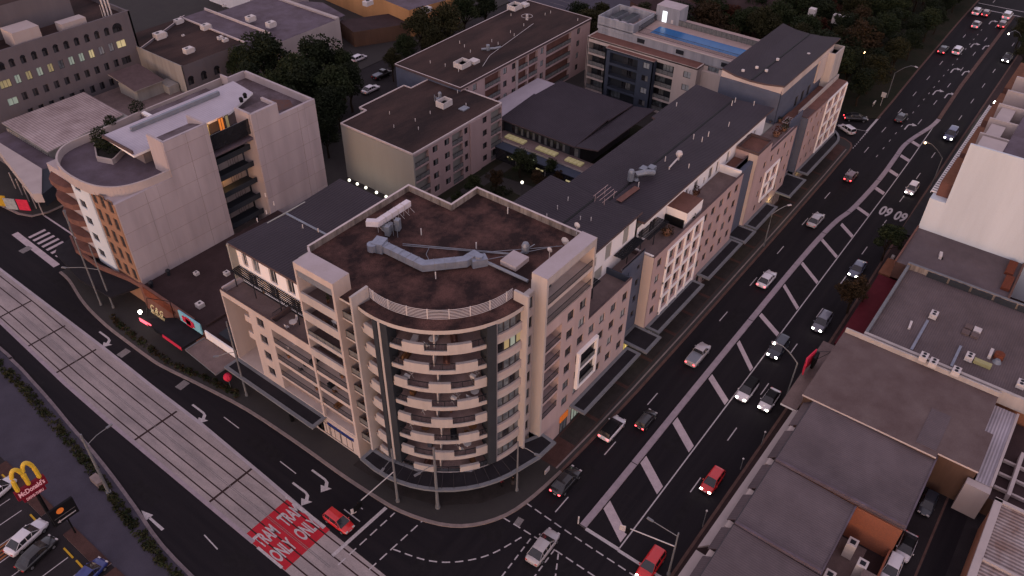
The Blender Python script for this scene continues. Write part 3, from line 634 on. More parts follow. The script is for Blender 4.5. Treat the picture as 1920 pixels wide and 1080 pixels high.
# curved slabs and balustrades: 8 levels
seg=[(177.5,181.2),(190.5,243)]
def ring(m,r0,r1,a0,a1,z0,z1,mi=0,top=None,step=3.0):
    n=max(2,int((a1-a0)/step)); A=arc(r1,a0,a1,n); B_=arc(r0,a0,a1,n)
    m.prism(A+list(reversed(B_)),z0,z1,mi,top)
m=MB(); 
for k in range(8): ring(m,8.5,11.5,168,266,FL(k)-.32,FL(k),0,1)
ring(m,9.5,11.75,170,269,26.45,26.98,0,2); m.build('floor_slabs',['c_cream','balcony_floor','roof_mem'],CB)
m=MB()
for k in range(8):
    z=FL(k); ring(m,8.75,8.9,178,243,z,z+2.5,0)
m.build('balcony_back_wall','c_balcony',CB)
for k in range(8):
    z=FL(k); up=(k%2==1)
    # solid upstands alternate with glazed railings
    parts=[(191,199,1),(199,211,0),(211,223,1),(223,236,0),(236,243,1)] if up else [(191,198,0),(198,212,1),(212,226,0),(226,238,1),(238,243,0)]
    if k==7: parts=[(191,198,0),(198,210,1),(210,222,0),(222,235,1),(235,243,0)]
    s_=MB(); ring(s_,11.35,11.62,170.5,266,z-.42,z+.12,0)
    ring(s_,11.30,11.66,172.5,180.5,z+.1,z+1.05,0)
    for a,b,q in parts:
        if q: ring(s_,11.30,11.66,a,b,z+.1,z+1.0,0)
    s_.build('parapet_band','c_cream',CB)
    g_=MB()
    for a,b,q in parts:
        if not q:
            g_=MB(); ring(g_,11.42,11.5,a,b,z+.97,z+1.03,0); ring(g_,11.44,11.48,a,b,z+.13,z+.18,0)
            for t in range(int((b-a)*R(1)*11.46/.15)+1): p=arc(11.46,a+t*.15/11.46/R(1),0,1)[0]; g_.obox(p,.012,.012,z+.15,z+.98)
            for t in range(3): p=arc(11.46,a+(b-a)*t/2,a+(b-a)*t/2,1)[0]; g_.cyl(p[0],p[1],z+.1,z+1.0,.03,5,0)
            g_.build('balustrade',['metal_dark','curtain_grey'],CB)
    # doors on the back wall
    for a in (196,214,232):
        a+=random.uniform(-3,3); p=(CX+8.94*math.cos(R(a)),CY+8.94*math.sin(R(a))); u=(-math.sin(R(a)),math.cos(R(a)))
        window(CB,(p[0]-u[0]*1.2,p[1]-u[1]*1.2),u,0,2.4,z+.05,z+2.25,random.choice(('dark','dark','blue','grey','dim' if k in (2,) else 'dark')),0,'balcony_door')
    # dividing wall
    m=MB(); p=arc(10.8,217+(k%2)*3,217,1)[0]; m.obox(arc(9.9,214+(k%3),214,1)[0],1.0,.08,z,z+2.5,R(214)); m.build('divider','c_cream',CB)
# dark vertical fins and cream column
def rbox(name,mt,r0,r1,a0,a1,z0,z1):
    m=MB(); ring(m,r0,r1,a0,a1,z0,z1); m.build(name,mt,CB)
rbox('column','c_slate',10.2,11.85,180.9,184.0,4.2,26.5); rbox('column','c_slate',10.2,11.85,186.2,190.4,4.2,26.5); rbox('column','c_cream',9.9,11.8,184.4,185.9,4.2,26.6); rbox('column','c_slate',10.0,11.9,243,248.3,4.2,26.5)
# glazed bay with ribbon windows 248..267
m=MB()
for k in range(8):
    z=FL(k); ring(m,11.2,11.6,248.2,268.5,z-.35,z+.8); 
ring(m,11.2,11.6,248.2,268.5,26.2,26.5); ring(m,11.2,11.62,248.2,249.5,3.6,26.4); m.build('spandrel','c_grey_pink',CB)
for k in range(8):
    z=FL(k); 
    for j in range(4):
        a=249.8+j*4.5; p=arc(11.36,a,a,1)[0]; q=arc(11.36,a+4.4,a,1)[0]; q=(CX+11.36*math.cos(R(a+4.4)),CY+11.36*math.sin(R(a+4.4)))
        d=Vector((q[0]-p[0],q[1]-p[1])); L=d.length; d/=L
        st='blue' if (k*3+j*5)%7 not in (1,) else 'dark'
        if k==6: st='litw' if j in(2,) else ('dim' if j in (1,3) else 'dark')
        window(CB,p,(d.x,d.y),0,L,z+.8,z+2.5,('blue' if (k+j*2)%5 else 'grey') if st=='blue' else st,0)
# fins
m=MB(); m.box(41.8,44.3,52.2,52.5,.1,28.4); m.build('fin_wall','c_cream',CB)
m=MB(); m.box(53.45,53.75,37.8,39.7,.1,28.3); m.build('fin_wall','c_cream',CB)
# louvre rail round the roof
m=MB()
for i in range(7): m.tube([(x,y,27.0+i*.2) for x,y in arc(9.95,168,268.5,22)],.035,5)
for a in (172,185,198,211,224,237,250,263): p=arc(9.95,a,a,1)[0]; m.obox(p,.05,.05,26.5,28.3,R(a))
m.build('louvre_rail','frame_white',CB)
# bay right of the fin (faces the road)
m=MB(); P=(53.75,38.9); u=(1,0); W=[(.35,2.2,FL(k)+.9,FL(k)+2.6,'blue' if k%3 else 'dark') for k in range(8)]
facade(CB,m,P,u,2.55,.1,26.6,W,mi=0); m.box(53.75,56.2,38.95,39.6,26.4,26.9,1); m.build('bay_wall',['c_grey_pink','c_cream'],CB)
# right tower: slab column, stacked balconies, roof box
m=MB(); m.box(56.2,56.55,37.3,39.4,.1,28.2); m.box(56.2,66.0,37.3,39.35,28.2,29.2,0,1); m.box(65.75,66.0,37.3,39.35,21.8,28.2); m.build('tower_frame',['c_cream','c_lilac'],CB)
m=MB(); bl=[]
wins=[]
xs=(60.85,63.45)
for k in range(6):
    for x in xs: wins.append((x-56.55,x+1.4-56.55,5.2+2.9*k,6.7+2.9*k,rstyle()))
bal=[(.0,3.2,FL(k),FL(k)+2.55,1.7) for k in range(1,6)]
facade(CB,m,(56.55,37.3),u,9.2,3.6,22.3,wins,bal,mi=0); m.box(56.56,65.7,37.6,37.9,22.0,22.3,0,2); m.build('road_wall',['c_pink','c_pink','cap_dark','c_balcony'],CB)
m=MB(); bal=[(.05,9.1,22.35,24.7,1.7),(.05,9.1,25.2,28.1,1.8)]
facade(CB,m,(56.56,37.34),u,9.18,22.32,28.19,[],bal,mi=0); m.build('upper_balcony_wall',['c_peach','c_peach','cap','c_grey_pink'],CB)
m=MB(); m.box(56.2,60.3,37.45,39.4,.1,3.7); m.build('base_wall','c_grey_pink',CB)
# pink wall with terrace above (x 66..76.3)
m=MB(); wins=[]
for k in range(4):
    for x in (66.0,68.5,71.2,74.1):
        if x==66.0 and k in (1,2): continue
        if k<1 and x==66.0: continue
        wins.append((x+.05-65.75,x+1.4-65.75,5.2+2.9*k,6.7+2.9*k,rstyle()))
facade(CB,m,(65.75,37.3),u,10.5,3.6,16.9,wins,[(67.3-65.75-3.2+.0,68.0-65.75+.2,6.9,12.4,1.5,None)] if False else [],mi=0); m.build('road_wall','c_pink',CB)
m=MB(); m.box(63.6,68.1,36.85,37.28,6.5,6.85); m.box(63.6,68.1,36.85,37.28,12.5,12.85); m.box(63.6,64.0,36.85,37.28,6.85,12.5); m.box(67.7,68.1,36.85,37.28,6.85,12.5); m.box(64,67.7,36.9,37.28,9.5,9.8)
m.build('white_frame','c_white',CB); m=MB(); m.box(64,67.7,37.22,37.29,6.85,12.5); m.build('balcony_recess','glass_dark',CB); railing(CB,[(64,37,9.8),(67.7,37,9.8)],.9,'glass'); railing(CB,[(64,37,6.85),(67.7,37,6.85)],.9,'glass')
m=MB(); m.box(66.0,76.25,37.6,41.2,15.2,15.9,0); m.box(65.9,76.25,37.31,37.55,15.9,17.0,1,1); m.build('terrace',['terrace','cap_dark'],CB)
m=MB(); m.box(76.1,76.25,37.5,41.2,15.9,16.9); m.build('terrace_end_wall','c_blue',CB)
# left tower
m=MB(); m.box(41.8,44.2,54.9,55.25,.1,28.0); m.box(41.8,44.2,60.95,61.2,15.0,28.0); m.box(41.8,44.2,54.9,61.2,28.0,28.9,0,1); m.box(41.95,42.1,55.25,60.95,26.9,28.0,2); m.build('tower_frame',['c_peach','c_lilac','metal_grey'],CB)
m=MB()
for k in range(4,8): m.box(41.8,44.5,55.25,60.95,FL(k)-.3,FL(k),0,1); m.box(41.8,42.05,55.25,60.95,FL(k),FL(k)+(.95 if k!=5 else .3),0); m.box(44.45,44.7,52.5,61.2,FL(k),FL(k)+2.6,2)
m.build('balcony_slabs',['c_cream','terrace','c_balcony'],CB); railing(CB,[(41.9,60.9,FL(5)+.3),(41.9,55.3,FL(5)+.3)],.7,'glass')
for k in range(4,8): window(CB,(44.4,59.8),(0,-1),0,2.6,FL(k),FL(k)+2.2,'dark',0,'balcony_door')
# recess balconies between the left fin and the left tower
m=MB()
for k in range(8): m.box(42.5,44.6,52.5,54.9,FL(k)-.25,FL(k),0,1)
m.box(43.9,44.4,52.5,54.9,.1,26.5,2); m.box(42.4,44.6,52.5,54.9,26.4,26.7,0,3); m.build('balcony_slabs',['c_cream','terrace','c_balcony','roof_mem'],CB)
for k in range(8): railing(CB,[(42.55,54.85,FL(k)),(42.55,52.55,FL(k))],1.0,'glass')
# left wall on the tram road: frame, windows, three open balcony levels
u=(0,-1); P=(42.0,78.5); wins=[]; 
for k in range(4): wins.append((6.9,8.3,5.15+2.87*k,6.6+2.87*k,'dark'))
m=MB(); bal=[(9.7,23.2,FL(k),FL(k)+2.3,2.2,'glass') for k in range(1,4)]+[(9.7,23.2,3.95,6.1,1.0,None)]
wall(m,P,u,23.6,3.7,16.1,[(w[0],w[1],w[2],w[3]) for w in wins]+[(.25,5.5,3.95,15.2,3.0)]+[(9.7,23.2,FL(k),FL(k)+2.3,3.0) for k in range(1,4)]+[(9.7,23.2,4.0,6.2,1.0)],0,.22)
for w in wins: window(CB,P,u,*w)
m.box(44.95,45.05,55.3,69,3.9,15.1,1); m.box(44.9,45.0,73,78.3,3.9,15.2,1); m.box(42.95,43,55.2,69,3.9,6.3,1)
m.box(41.9,42.2,60.9,61.25,3.7,15.2,0)
for k in (2,3): m.box(42.6,45,73,75.2,FL(k)-.2,FL(k),0); m.box(42.6,42.8,73,75.2,FL(k),FL(k)+.9,0)
m.build('street_wall',['c_peach','c_balcony'],CB)
for k in range(1,4):
    for y in (67.5,63.8,59.4,56.9): window(CB,(44.93,y),u,0,1.9,FL(k)+.05,FL(k)+2.1,random.choice(('dark','grey','dark','blue')),0,'balcony_door')
    railing(CB,[(42.05,68.7,FL(k)),(42.05,61.3,FL(k))],.95,'bars'); railing(CB,[(42.05,60.9,FL(k)),(42.05,55.4,FL(k))],.95,'bars')
m=MB(); m.box(42.05,45.3,55.3,78.4,15.15,15.4,0); m.box(42.05,42.3,55.3,78.5,15.4,16.12,1,1); m.box(42.3,45.4,78.25,78.5,15.4,16.3,2,2); m.box(42.3,45.3,68.6,68.8,15.4,16.3,1); m.build('terrace',['terrace','cap_dark','c_lilac'],CB)
railing(CB,[(42.6,68.7,15.9),(45.2,68.7,15.9)],1.0,'bars')
# penthouse over the tram road side
m=MB(); P=(45.5,78.3); wins=[(1.0,2.0,18.5,20.9,'dark_w'),(3.0,4.4,18.5,20.9,'blue_w'),(6.3,7.7,18.4,20.9,'dark_w'),(9.6,11.0,18.4,20.9,'dark_w')]+[(1.2,3.2,15.45,17.6,'dark_w'),(5.5,7.5,15.45,17.6,'dark_w'),(9.5,11.5,15.45,17.6,'dark_w')]
facade(CB,m,P,u,17.2,15.4,21.5,wins,mi=0); m.build('penthouse_wall','c_white',CB)
m=MB(); m.box(44.5,45.6,78.3,78.55,15.4,21.9); m.box(45.5,64.2,78.3,78.5,.1,21.7); m.box(63.9,64.2,64,78.5,.1,21.6); m.build('end_wall','c_beige',CB)
m=MB()
def wedge(m,x0,x1,y0,y1,zs,th=.35,mi=0,mt=1):
    """roof sheet along y with heights at x stations"""
    for (xa,za),(xb,zb) in zip(zs,zs[1:]):
        m.face([(xa,y0,za),(xb,y0,zb),(xb,y1,zb),(xa,y1,za)],mt); m.face([(xa,y1,za-th),(xb,y1,zb-th),(xb,y0,zb-th),(xa,y0,za-th)],mi)
        m.face([(xa,y0,za-th),(xb,y0,zb-th),(xb,y0,zb),(xa,y0,za)],mi); m.face([(xb,y1,zb-th),(xa,y1,za-th),(xa,y1,za),(xb,y1,zb)],mi)
    xa,za=zs[0]; m.face([(xa,y1,za-th),(xa,y0,za-th),(xa,y0,za),(xa,y1,za)],mi); xa,za=zs[-1]; m.face([(xa,y0,za-th),(xa,y1,za-th),(xa,y1,za),(xa,y0,za)],mi)
wedge(m,0,0,61.4,78.7,[(44.7,22.0),(54.0,21.55),(64.2,22.0)]); m.build('penthouse_roof',['cap_dark','rib_dark_y'],CB)
m=MB(); m.box(53.85,54.15,64.1,78.4,21.5,21.66); m.build('roof_gutter','metal_grey',CB)
# pergolas
def pergola(x0,x1,y0,y1,z,along,posts,n):
    m=MB()
    for i in range(n):
        if along=='y': y=y0+(y1-y0)*i/(n-1); m.box(x0,x1,y-.04,y+.04,z,z+.14)
        else: x=x0+(x1-x0)*i/(n-1); m.box(x-.04,x+.04,y0,y1,z,z+.14)
    if along=='y': m.box(x0+.3,x0+.4,y0,y1,z-.15,z)
    else: m.box(x0,x1,y0+.3,y0+.4,z-.15,z)
    for p in posts: m.box(p[0]-.05,p[0]+.05,p[1]-.05,p[1]+.05,15.4,z)
    return m.build('pergola','metal_dark',CB)
pergola(43.9,45.4,61.6,78.2,17.95,'y',[(44.2,78),(44.2,74.1),(44.2,69),(44.2,65.8)],56)
# penthouse over the main road side
u=(1,0); m=MB(); P=(66.0,41.2); wins=[(1.2,3.0,18.6,20.6,'dark_w'),(5.0,7.2,18.9,20.4,'dark_w'),(9.4,10.9,18.3,20.8,'dark_w'),(13.8,15.3,18.3,20.9,'dark_w'),(3.0,5.5,15.95,18,'dark_w'),(7,9,15.95,18,'dark_w')]
facade(CB,m,P,u,17.4,15.4,21.4,wins,mi=0); m.box(83.1,83.4,41.2,56,15.4,21.3); m.build('penthouse_wall','c_white',CB)
m=MB()
def wedgey(m,x0,x1,zs,th=.35,mi=0,mt=1):
    for (ya,za),(yb,zb) in zip(zs,zs[1:]):
        m.face([(x0,ya,za),(x1,ya,za),(x1,yb,zb),(x0,yb,zb)],mt); m.face([(x1,ya,za-th),(x0,ya,za-th),(x0,yb,zb-th),(x1,yb,zb-th)],mi)
        m.face([(x1,ya,za-th),(x1,yb,zb-th),(x1,yb,zb),(x1,ya,za)],mi); m.face([(x0,yb,zb-th),(x0,ya,za-th),(x0,ya,za),(x0,yb,zb)],mi)
    ya,za=zs[0]; m.face([(x0,ya,za-th),(x1,ya,za-th),(x1,ya,za),(x0,ya,za)],mi); ya,za=zs[-1]; m.face([(x1,ya,za-th),(x0,ya,za-th),(x0,ya,za),(x1,ya,za)],mi)
wedgey(m,68.1,83.8,[(40.8,21.9),(48.0,21.4),(56.0,21.9)]); m.build('penthouse_roof',['cap_dark','rib_dark_x'],CB)
m=MB(); m.box(68.1,83.6,47.85,48.15,21.36,21.46); m.build('roof_gutter','black',CB)
m=MB(); m.box(68,83.4,41.3,55.8,.1,21.2); m.build('wing_core','c_beige',CB)
pergola(66.3,71.8,39.5,41.1,18.0,'x',[(70.5,39.8),(67,39.8)],22); pergola(77.6,83,39.6,41.1,18.0,'x',[(79,39.8),(82.5,39.8)],22)
# blue recess x 76.3..82.2
m=MB(); wins=[(1.2,2.1,6.0+2.9*k,7.1+2.9*k,'dark') for k in range(4)]+[(4.3,5.2,6.0+2.9*k,7.1+2.9*k,'dark') for k in range(4)]
facade(CB,m,(76.25,38.9),u,6.0,3.6,17.6,wins,mi=0); m.box(76.25,76.4,37.3,38.9,3.6,16.6); m.box(76.3,82.2,39,41.1,15.3,15.9,0,1); m.box(76.25,82.2,38.9,39.1,17.3,17.62,0,2); m.build('recess_wall',['c_blue_mid','terrace','cap_dark'],CB)
# canopies over the footpath
def canopy(poly,z,label,name='street_canopy',edge=.45,th=.28,parent=None):
    mm=MB(); o,i=inset(poly,edge); n=len(o)
    for k in range(n):
        j=(k+1)%n; mm.face([(*o[k],z),(*o[j],z),(*i[j],z),(*i[k],z)],1); mm.face([(*o[k],z-th),(*o[j],z-th),(*o[j],z),(*o[k],z)],1)
    mm.face([(*p,z-.05) for p in i],0); mm.face([(*p,z-th) for p in reversed(o)],0)
    for k in range(n):
        j=(k+1)%n; mm.face([(*i[k],z),(*i[j],z),(*i[j],z-.05),(*i[k],z-.05)],1)
    return mm
cp=canopy([(42.1,52.6),(39.9,52.6)]+[(54-14.3*math.cos(R(a)),50-14.3*math.sin(R(a))) for a in range(0,84,7)]+[(53.5,35.3),(56.8,35.1),(57,37.4),(53.6,39),(47,41),(43.2,46),(42.2,50)],3.85,'')
cp.build('street_canopy',['canopy_top','metal_edge'],CB)
m=MB(); 
for a in range(6,80,6): 
    c_,s_=math.cos(R(a)),math.sin(R(a)); m.tube([(54-11.7*c_,50-11.7*s_,3.9),(54-14*c_,50-14*s_,3.9)],.03,4)
m.build('canopy_ribs','frame',CB)
canopy([(42,78.6),(39.6,78.6),(39.6,60.8),(42,60.8)],3.85,'').build('street_canopy',['canopy_top','metal_edge'],CB)
canopy([(62.9,37.28),(62.9,34.9),(77.3,34.9),(77.3,37.28)],3.85,'').build('street_canopy',['canopy_top','metal_edge'],CB)
canopy([(77.8,38.9),(77.8,34.3),(82.1,34.3),(82.1,38.9)],3.9,'').build('street_canopy',['canopy_top','metal_edge'],CB)
# shop fronts below
m=MB(); m.box(41.95,42.4,55.2,78.4,.1,3.68,0); m.box(41.9,42.0,55.9,60.8,2.6,3.1,1); m.build('shop_wall',['c_peach','sign_purple'] if 'sign_purple' in MAT else ['c_peach','p_deepblue'],CB)
for k in range(6): window(CB,(41.93,78),(0,-1),.6+k*2.9,3.2+k*2.9,.5,2.6,'dark',0,'shop_window')
for k in range(2): window(CB,(41.93,60.7),(0,-1),.1+k*2.2,2.2+k*2.2,.5,2.5,'dim',0,'shop_window')
m=MB(); ring(m,10.9,11.2,178,268,.1,3.7); m.build('shop_wall','c_slate',CB)
for a in range(182,262,9):
    p=(CX+11.25*math.cos(R(a)),CY+11.25*math.sin(R(a))); uu=(-math.sin(R(a+4.5)),math.cos(R(a+4.5))); window(CB,p,uu,0,1.6,.3,3.0,'dim' if a%2 else 'dark',0,'shop_window')
m=MB(); m.box(56.5,76.3,37.35,37.8,.1,3.6,0); m.box(76.3,82,38.95,39.3,.1,3.6,0); m.build('shop_wall','c_pink',CB)
m=MB(); m.box(60.8,62.6,37.2,37.3,2.3,3.4); m.build('shop_sign','sign_orange',CB)
window(CB,(60.9,37.28),(1,0),0,1.6,.2,2.3,'blue',0,'shop_window')
for k in range(5): window(CB,(63.5+k*2.6,37.28),(1,0),0,2.2,.3,2.9,'dark' if k else 'litw',0,'shop_window')
window(CB,(76.5,38.9),(1,0),0,2.0,2.6,3.3,'litw',0,'shop_window'); window(CB,(79.3,38.9),(1,0),0,2.2,.2,3.0,'shop',0,'shop_window')
# --- rooftop plant
def duct(m,pts,w,h,z,mi=0):
    pts=[Vector(p) for p in pts]
    for i_,(a,b) in enumerate(zip(pts,pts[1:])):
        d=b-a; m.obox(((a+b)/2)[:],d.length/2+w*.22,w/2-.01*i_,z-.006*i_,z+h+.012*i_,math.atan2(d.y,d.x),mi)
    for a,b in zip(pts,pts[1:]):
        d=b-a; n=int(d.length/1.2)
        for i in range(1,n+1): c=a+d*(i/(n+1)); m.obox(c[:],.04,w/2+.04,z-.01,z+h+.04,math.atan2(d.y,d.x),1)
def gp(px,py,z): q=G(px,py,z); return (q.x,q.y)
Zr=26.6
m=MB(); duct(m,[gp(712,460,Zr+.6),gp(795,500,Zr+.6),gp(872,492,Zr+.6),gp(892,480,Zr+.6)],1.0,.9,Zr+.25); solo(m,'air_duct',['duct','metal_grey'],'long bent galvanised air duct lying on the middle of the brown roof','air duct')
c=gp(712,460,Zr+.6); m=MB(); m.obox(c,.8,.7,Zr,Zr+1.3,.3,0); m.cyl(c[0]-.9,c[1]+.3,Zr+.3,Zr+1.2,.6,10); solo(m,'extract_fan','duct','boxy grey fan unit at the left end of the bent roof duct','extract fan')
c=gp(898,488,Zr+.6); m=MB(); m.obox(c,.9,.6,Zr,Zr+1.0,-.6,0); m.cyl(c[0],c[1],Zr+1,Zr+1.3,.5,8); solo(m,'extract_fan','duct','boxy grey fan unit at the right end of the bent roof duct','extract fan')
m=MB(); a=gp(690,419,Zr+1.2); b=gp(708,420,Zr+1.2); c=gp(765,383,Zr+1.2); duct(m,[a,b,c],.75,.7,Zr+1.0)
for t in range(7):
    q=Vector(b)+(Vector(c)-Vector(b))*(t/6); m.tube([(q.x,q.y,Zr+1.0),(q.x+.5,q.y-.5,Zr-.05)],.03,4,1); m.tube([(q.x,q.y,Zr+1.0),(q.x,q.y,Zr-.05)],.03,4,1)
solo(m,'air_duct',['duct_white','frame_white'],'white square duct raised on legs along the left roof parapet','air duct')
m=MB()
for dx,dy,h in ((0,0,1.3),(.9,.5,.9),(1.5,-.2,1.5),(.5,1.0,.7)): q=gp(728,440,Zr); m.obox((q[0]+dx,q[1]+dy),.35,.3,Zr,Zr+h,.4)
for i in range(4): q=gp(722+8*i,436+3*i,Zr); m.tube([(q[0],q[1],Zr),(q[0],q[1],Zr+1.6)],.04,5)
solo(m,'roof_plant','metal_grey','cluster of small grey pipes and boxes beside the raised white duct','roof plant')
m=MB()
for a,b,rr in (((755,458),(980,478),.05),((755,461),(985,480),.05),((905,489),(1045,462),.04),((905,474),(1055,462),.04),((903,490),(990,530),.2)):
    p,q=gp(*a,Zr+.1),gp(*b,Zr+.1); m.tube([(*p,Zr+.12+rr),(*q,Zr+.12+rr)],rr,6)
q0=gp(805,465,Zr); q1=gp(799,478,Zr); q2=gp(806,492,Zr); m.tube([(*q0,Zr+.1),(*q1,Zr+.1),(*q2,Zr+.1)],.04,5)
solo(m,'roof_pipes','metal_grey','thin pipes fanning across the brown roof between the duct and the lift box','pipes')
q=gp(965,492,Zr); m=MB(); m.obox(q,1.25,1.1,Zr-.05,Zr+.55,0,0,1); solo(m,'roof_hatch',['cap','c_lilac'],'square pale hatch standing on the brown corner roof','roof hatch')
q=gp(985,472,Zr); m=MB(); m.cyl(q[0],q[1],Zr,Zr+.8,.45,10); m.ball(q[0],q[1],Zr+.9,.5); m.tube([(q[0]-1,q[1],Zr+.4),(q[0]+1.4,q[1]-.3,Zr+.4)],.06,5); solo(m,'roof_fan','metal_grey','round grey fan with thin pipes beside the pale roof hatch','roof fan')
def dish(px,py,r,label,z=Zr):
    q=gp(px,py,z); m=MB(); m.cyl(q[0],q[1],z-.1,z+1.1,.05,6); rows=[]
    for i in range(4): 
        rr=r*i/3+.001; rows.append([(q[0]-.25*(1-i/3),q[1]+rr*math.cos(2*math.pi*k/12),z+1.2+rr*math.sin(2*math.pi*k/12)) for k in range(12)])
    m.grid(rows,0,True); solo(m,'satellite_dish','white_box',label,'satellite dish')
dish(1059,468,.55,'round white satellite dish on a post at the brown roof edge'); dish(1030,484,.35,'small white satellite dish left of the pink tower roof'); dish(1081,438,.4,'small white satellite dish behind the pink tower roof',27.3)
def vents(spots,z,label,group,h=.9,r=.07,mt='white_box'):
    first=None
    for px,py in spots:
        q=G(px,py,z)
        if first is None: m=MB(); m.cyl(0,0,-.1,h,r,7); first=m.build('vent_pipe',mt); o=first
        else: o=first.copy(); COL.objects.link(o)
        o.location=(q.x,q.y,z); tag(o,label,'vent pipe',group)
vents([(790,440),(817,522),(893,466),(952,400),(905,498)],Zr,'short white vent pipe standing up from the brown corner roof','vent pipes on the corner roof')
# ---------------------------------------------------------------- long apartment row on the main road
def zig(xs,z0s,L0,w=1.35,h=1.45,rows=4,st=None): 
    return [(x-L0,x-L0+w,5.0+2.9*k+z0s,5.0+2.9*k+z0s+h,st or rstyle()) for k in range(rows) for x in xs]
U=(1,0)
# row building 2
RB=thing('apartment_building','long pink apartment row with dark ribbed roof, white framed window panel and roof terraces','building',(100,46,.12))
CBs=CB; CB=RB
m=MB(); m.box(82.12,82.18,37.34,38.86,3.6,16.6); m.build('side_return','c_peach',RB)  # peach instead of the row's pink: warm light on this side put into the colour
m=MB(); wins=zig((83.3,),.4,82.2)+zig((97.3,99.8,102.6,105.3,108.0),.3,82.2)+[(x-82.2,x-82.2+1.5,4.9+2.85*k,6.6+2.85*k,rstyle(('dark','dark','blue','grey'))) for k in range(4) for x in (86.7,89.3,91.9,94.5)]
facade(RB,m,(82.2,37.3),U,28.2,3.6,16.6,wins,mi=0); m.box(82.2,110.4,37.6,38.0,3.6,15.3,0); m.box(110.1,110.4,37.35,41.1,3.6,16.4,0); m.build('road_wall','c_flatpink',RB)
m=MB(); 
for x in (86.1,88.7,91.3,93.9,96.6): m.box(x,x+.4,37.08,37.29,3.7,15.3)
for k in range(5): m.box(86.1,97.0,37.12,37.29,3.9+2.85*k,4.3+2.85*k)
m.build('white_frame','c_white',RB)
m=MB(); m.box(82.2,110.4,37.45,41.2,15.2,15.7,0); m.box(82.2,110.4,37.31,37.6,15.7,16.66,1,1); m.box(82.2,82.5,37.6,41.2,15.7,16.5,1); m.build('terrace',['terrace','cap_dark'],RB)
m=MB(); m.box(92.3,97.2,37.9,41.2,15.7,18.3,0,1); m.build('terrace_box',['c_white','terrace_brown'],RB)
for a in ((82.4,82.6,37.6,41.2,15.7,16.7),(110.0,110.38,37.65,41.2,15.7,17.0)): m=MB(); m.box(*a); m.build('terrace_divider','c_white',RB)
m=MB(); m.box(92.0,92.3,38.2,41.2,15.7,17); m.build('dark_screen','black',RB)
m=MB(); wins=[]
for x,w_ in ((84.5,1.5),(87.5,2),(98.2,.9),(99.5,.6),(101,1.3),(104.3,.6),(106,1.4),(108.6,.9)): wins.append((x-83.8,x-83.8+w_,15.9,18.0 if w_>.8 else 17.2,'dark_w'))
facade(RB,m,(83.8,41.25),U,26.4,15.2,19.0,wins,mi=0); m.build('penthouse_wall','c_white',RB)
m=MB(); wins=[(2.2,3.4,15.9,18.0,'dark_w'),(9.4,10.6,15.9,18,'dark_w'),(12.5,13.3,16.2,17.6,'dark_w')]; facade(RB,m,(110.2,41.3),U,17.0,15.2,19.0,wins,mi=0); m.build('penthouse_wall','c_white',RB)
m=MB(); m.box(83.9,127,41.5,53.5,.1,19.0); m.build('wing_core','c_beige',RB)
m=MB(); wedgey(m,83.8,111.5,[(40.3,20.35),(47.5,19.75),(54.2,20.3)]); wedgey(m,111.5,127.3,[(40.3,20.35),(47.5,19.75),(55.0,20.3)]); m.build('penthouse_roof',['cap_dark','rib_dark_x'],RB)
m=MB(); m.box(84,127.2,47.35,47.62,19.72,19.82); m.build('roof_gutter','black',RB)
m=MB(); m.box(110.4,119.5,37.9,38.6,3.6,16.2)
facade(RB,m,(110.42,38.9),U,5.2,3.6,16.8,[(1,1.9,5.6+2.9*k,6.9+2.9*k,'dark') for k in range(4)]+[(3.3,4.2,5.6+2.9*k,6.9+2.9*k,'dark') for k in range(4)],mi=0); m.box(110.42,115.6,39.0,41.2,15.4,15.9,0,1); m.box(110.5,115.6,38.9,39.15,15.9,16.85,0,2)
m.build('recess_wall',['c_blue_mid','terrace_brown','cap_dark'],RB)
pergola(77.6+6.5,89.5,39.3,41.2,17.7,'x',[(86,39.6),(89,39.6)],18)
for poly in ([(82.6,37.28),(82.6,35.0),(97.0,35.0),(97.0,37.28)],[(98.6,37.28),(98.6,35.0),(110.9,35.0),(110.9,37.28)],[(111.2,38.9),(111.2,34.7),(115.6,34.7),(115.6,38.9)]): canopy(poly,3.8,'').build('street_canopy',['canopy_top','metal_edge'],RB)
m=MB(); m.box(82.3,110.4,37.33,37.6,.1,3.6); m.box(110.4,115.6,38.95,39.3,.1,3.6); m.build('shop_wall','c_pink',RB)
for k in range(10): window(RB,(82.7+k*2.7,37.3),U,0,2.2,.3,2.9,'shop' if k in (5,) else 'dark',0,'shop_window')
window(RB,(110.8,38.93),U,0,2,.3,2.9,'shop',0,'shop_window'); window(RB,(113.2,38.93),U,0,2,.3,2.9,'dark',0,'shop_window')
# row building 3
R3=thing('apartment_building','pink apartment row block with a raised terrace box and small white window frame','building',(124,39,.12))
m=MB(); m.box(115.52,115.58,37.34,38.86,3.6,17.4); m.build('side_return','c_peach',R3)  # peach colour again carries the warm light on the side face
m=MB(); L0=115.6
wins=[(x-L0,x-L0+1.0,4.6+2.85*k,5.9+2.85*k,rstyle()) for k in range(4) for x in (119.3,127.9,130.7)]+[(x-L0,x-L0+1.0,4.6+2.85*k,5.9+2.85*k,rstyle()) for k in (0,3) for x in (122.2,125.0)]+[(x-L0,x-L0+1.1,6.5+2.95*k,7.9+2.95*k,'blue') for k in range(2) for x in (122.3,125.1)]
facade(R3,m,(115.6,37.3),U,17.2,3.6,15.6,wins,mi=0); m.box(115.6,121.2,37.32,41.2,15.5,17.4,0); m.box(115.6,132.8,37.6,38,3.6,15.3,0); m.build('road_wall','c_flatpink',R3)
m=MB(); 
for x in (121.0,126.6): m.box(x,x+.35,37.05,37.29,5.8,11.8)
for z in (5.8,8.55,11.4): m.box(121.35,126.6,37.1,37.29,z,z+.4)
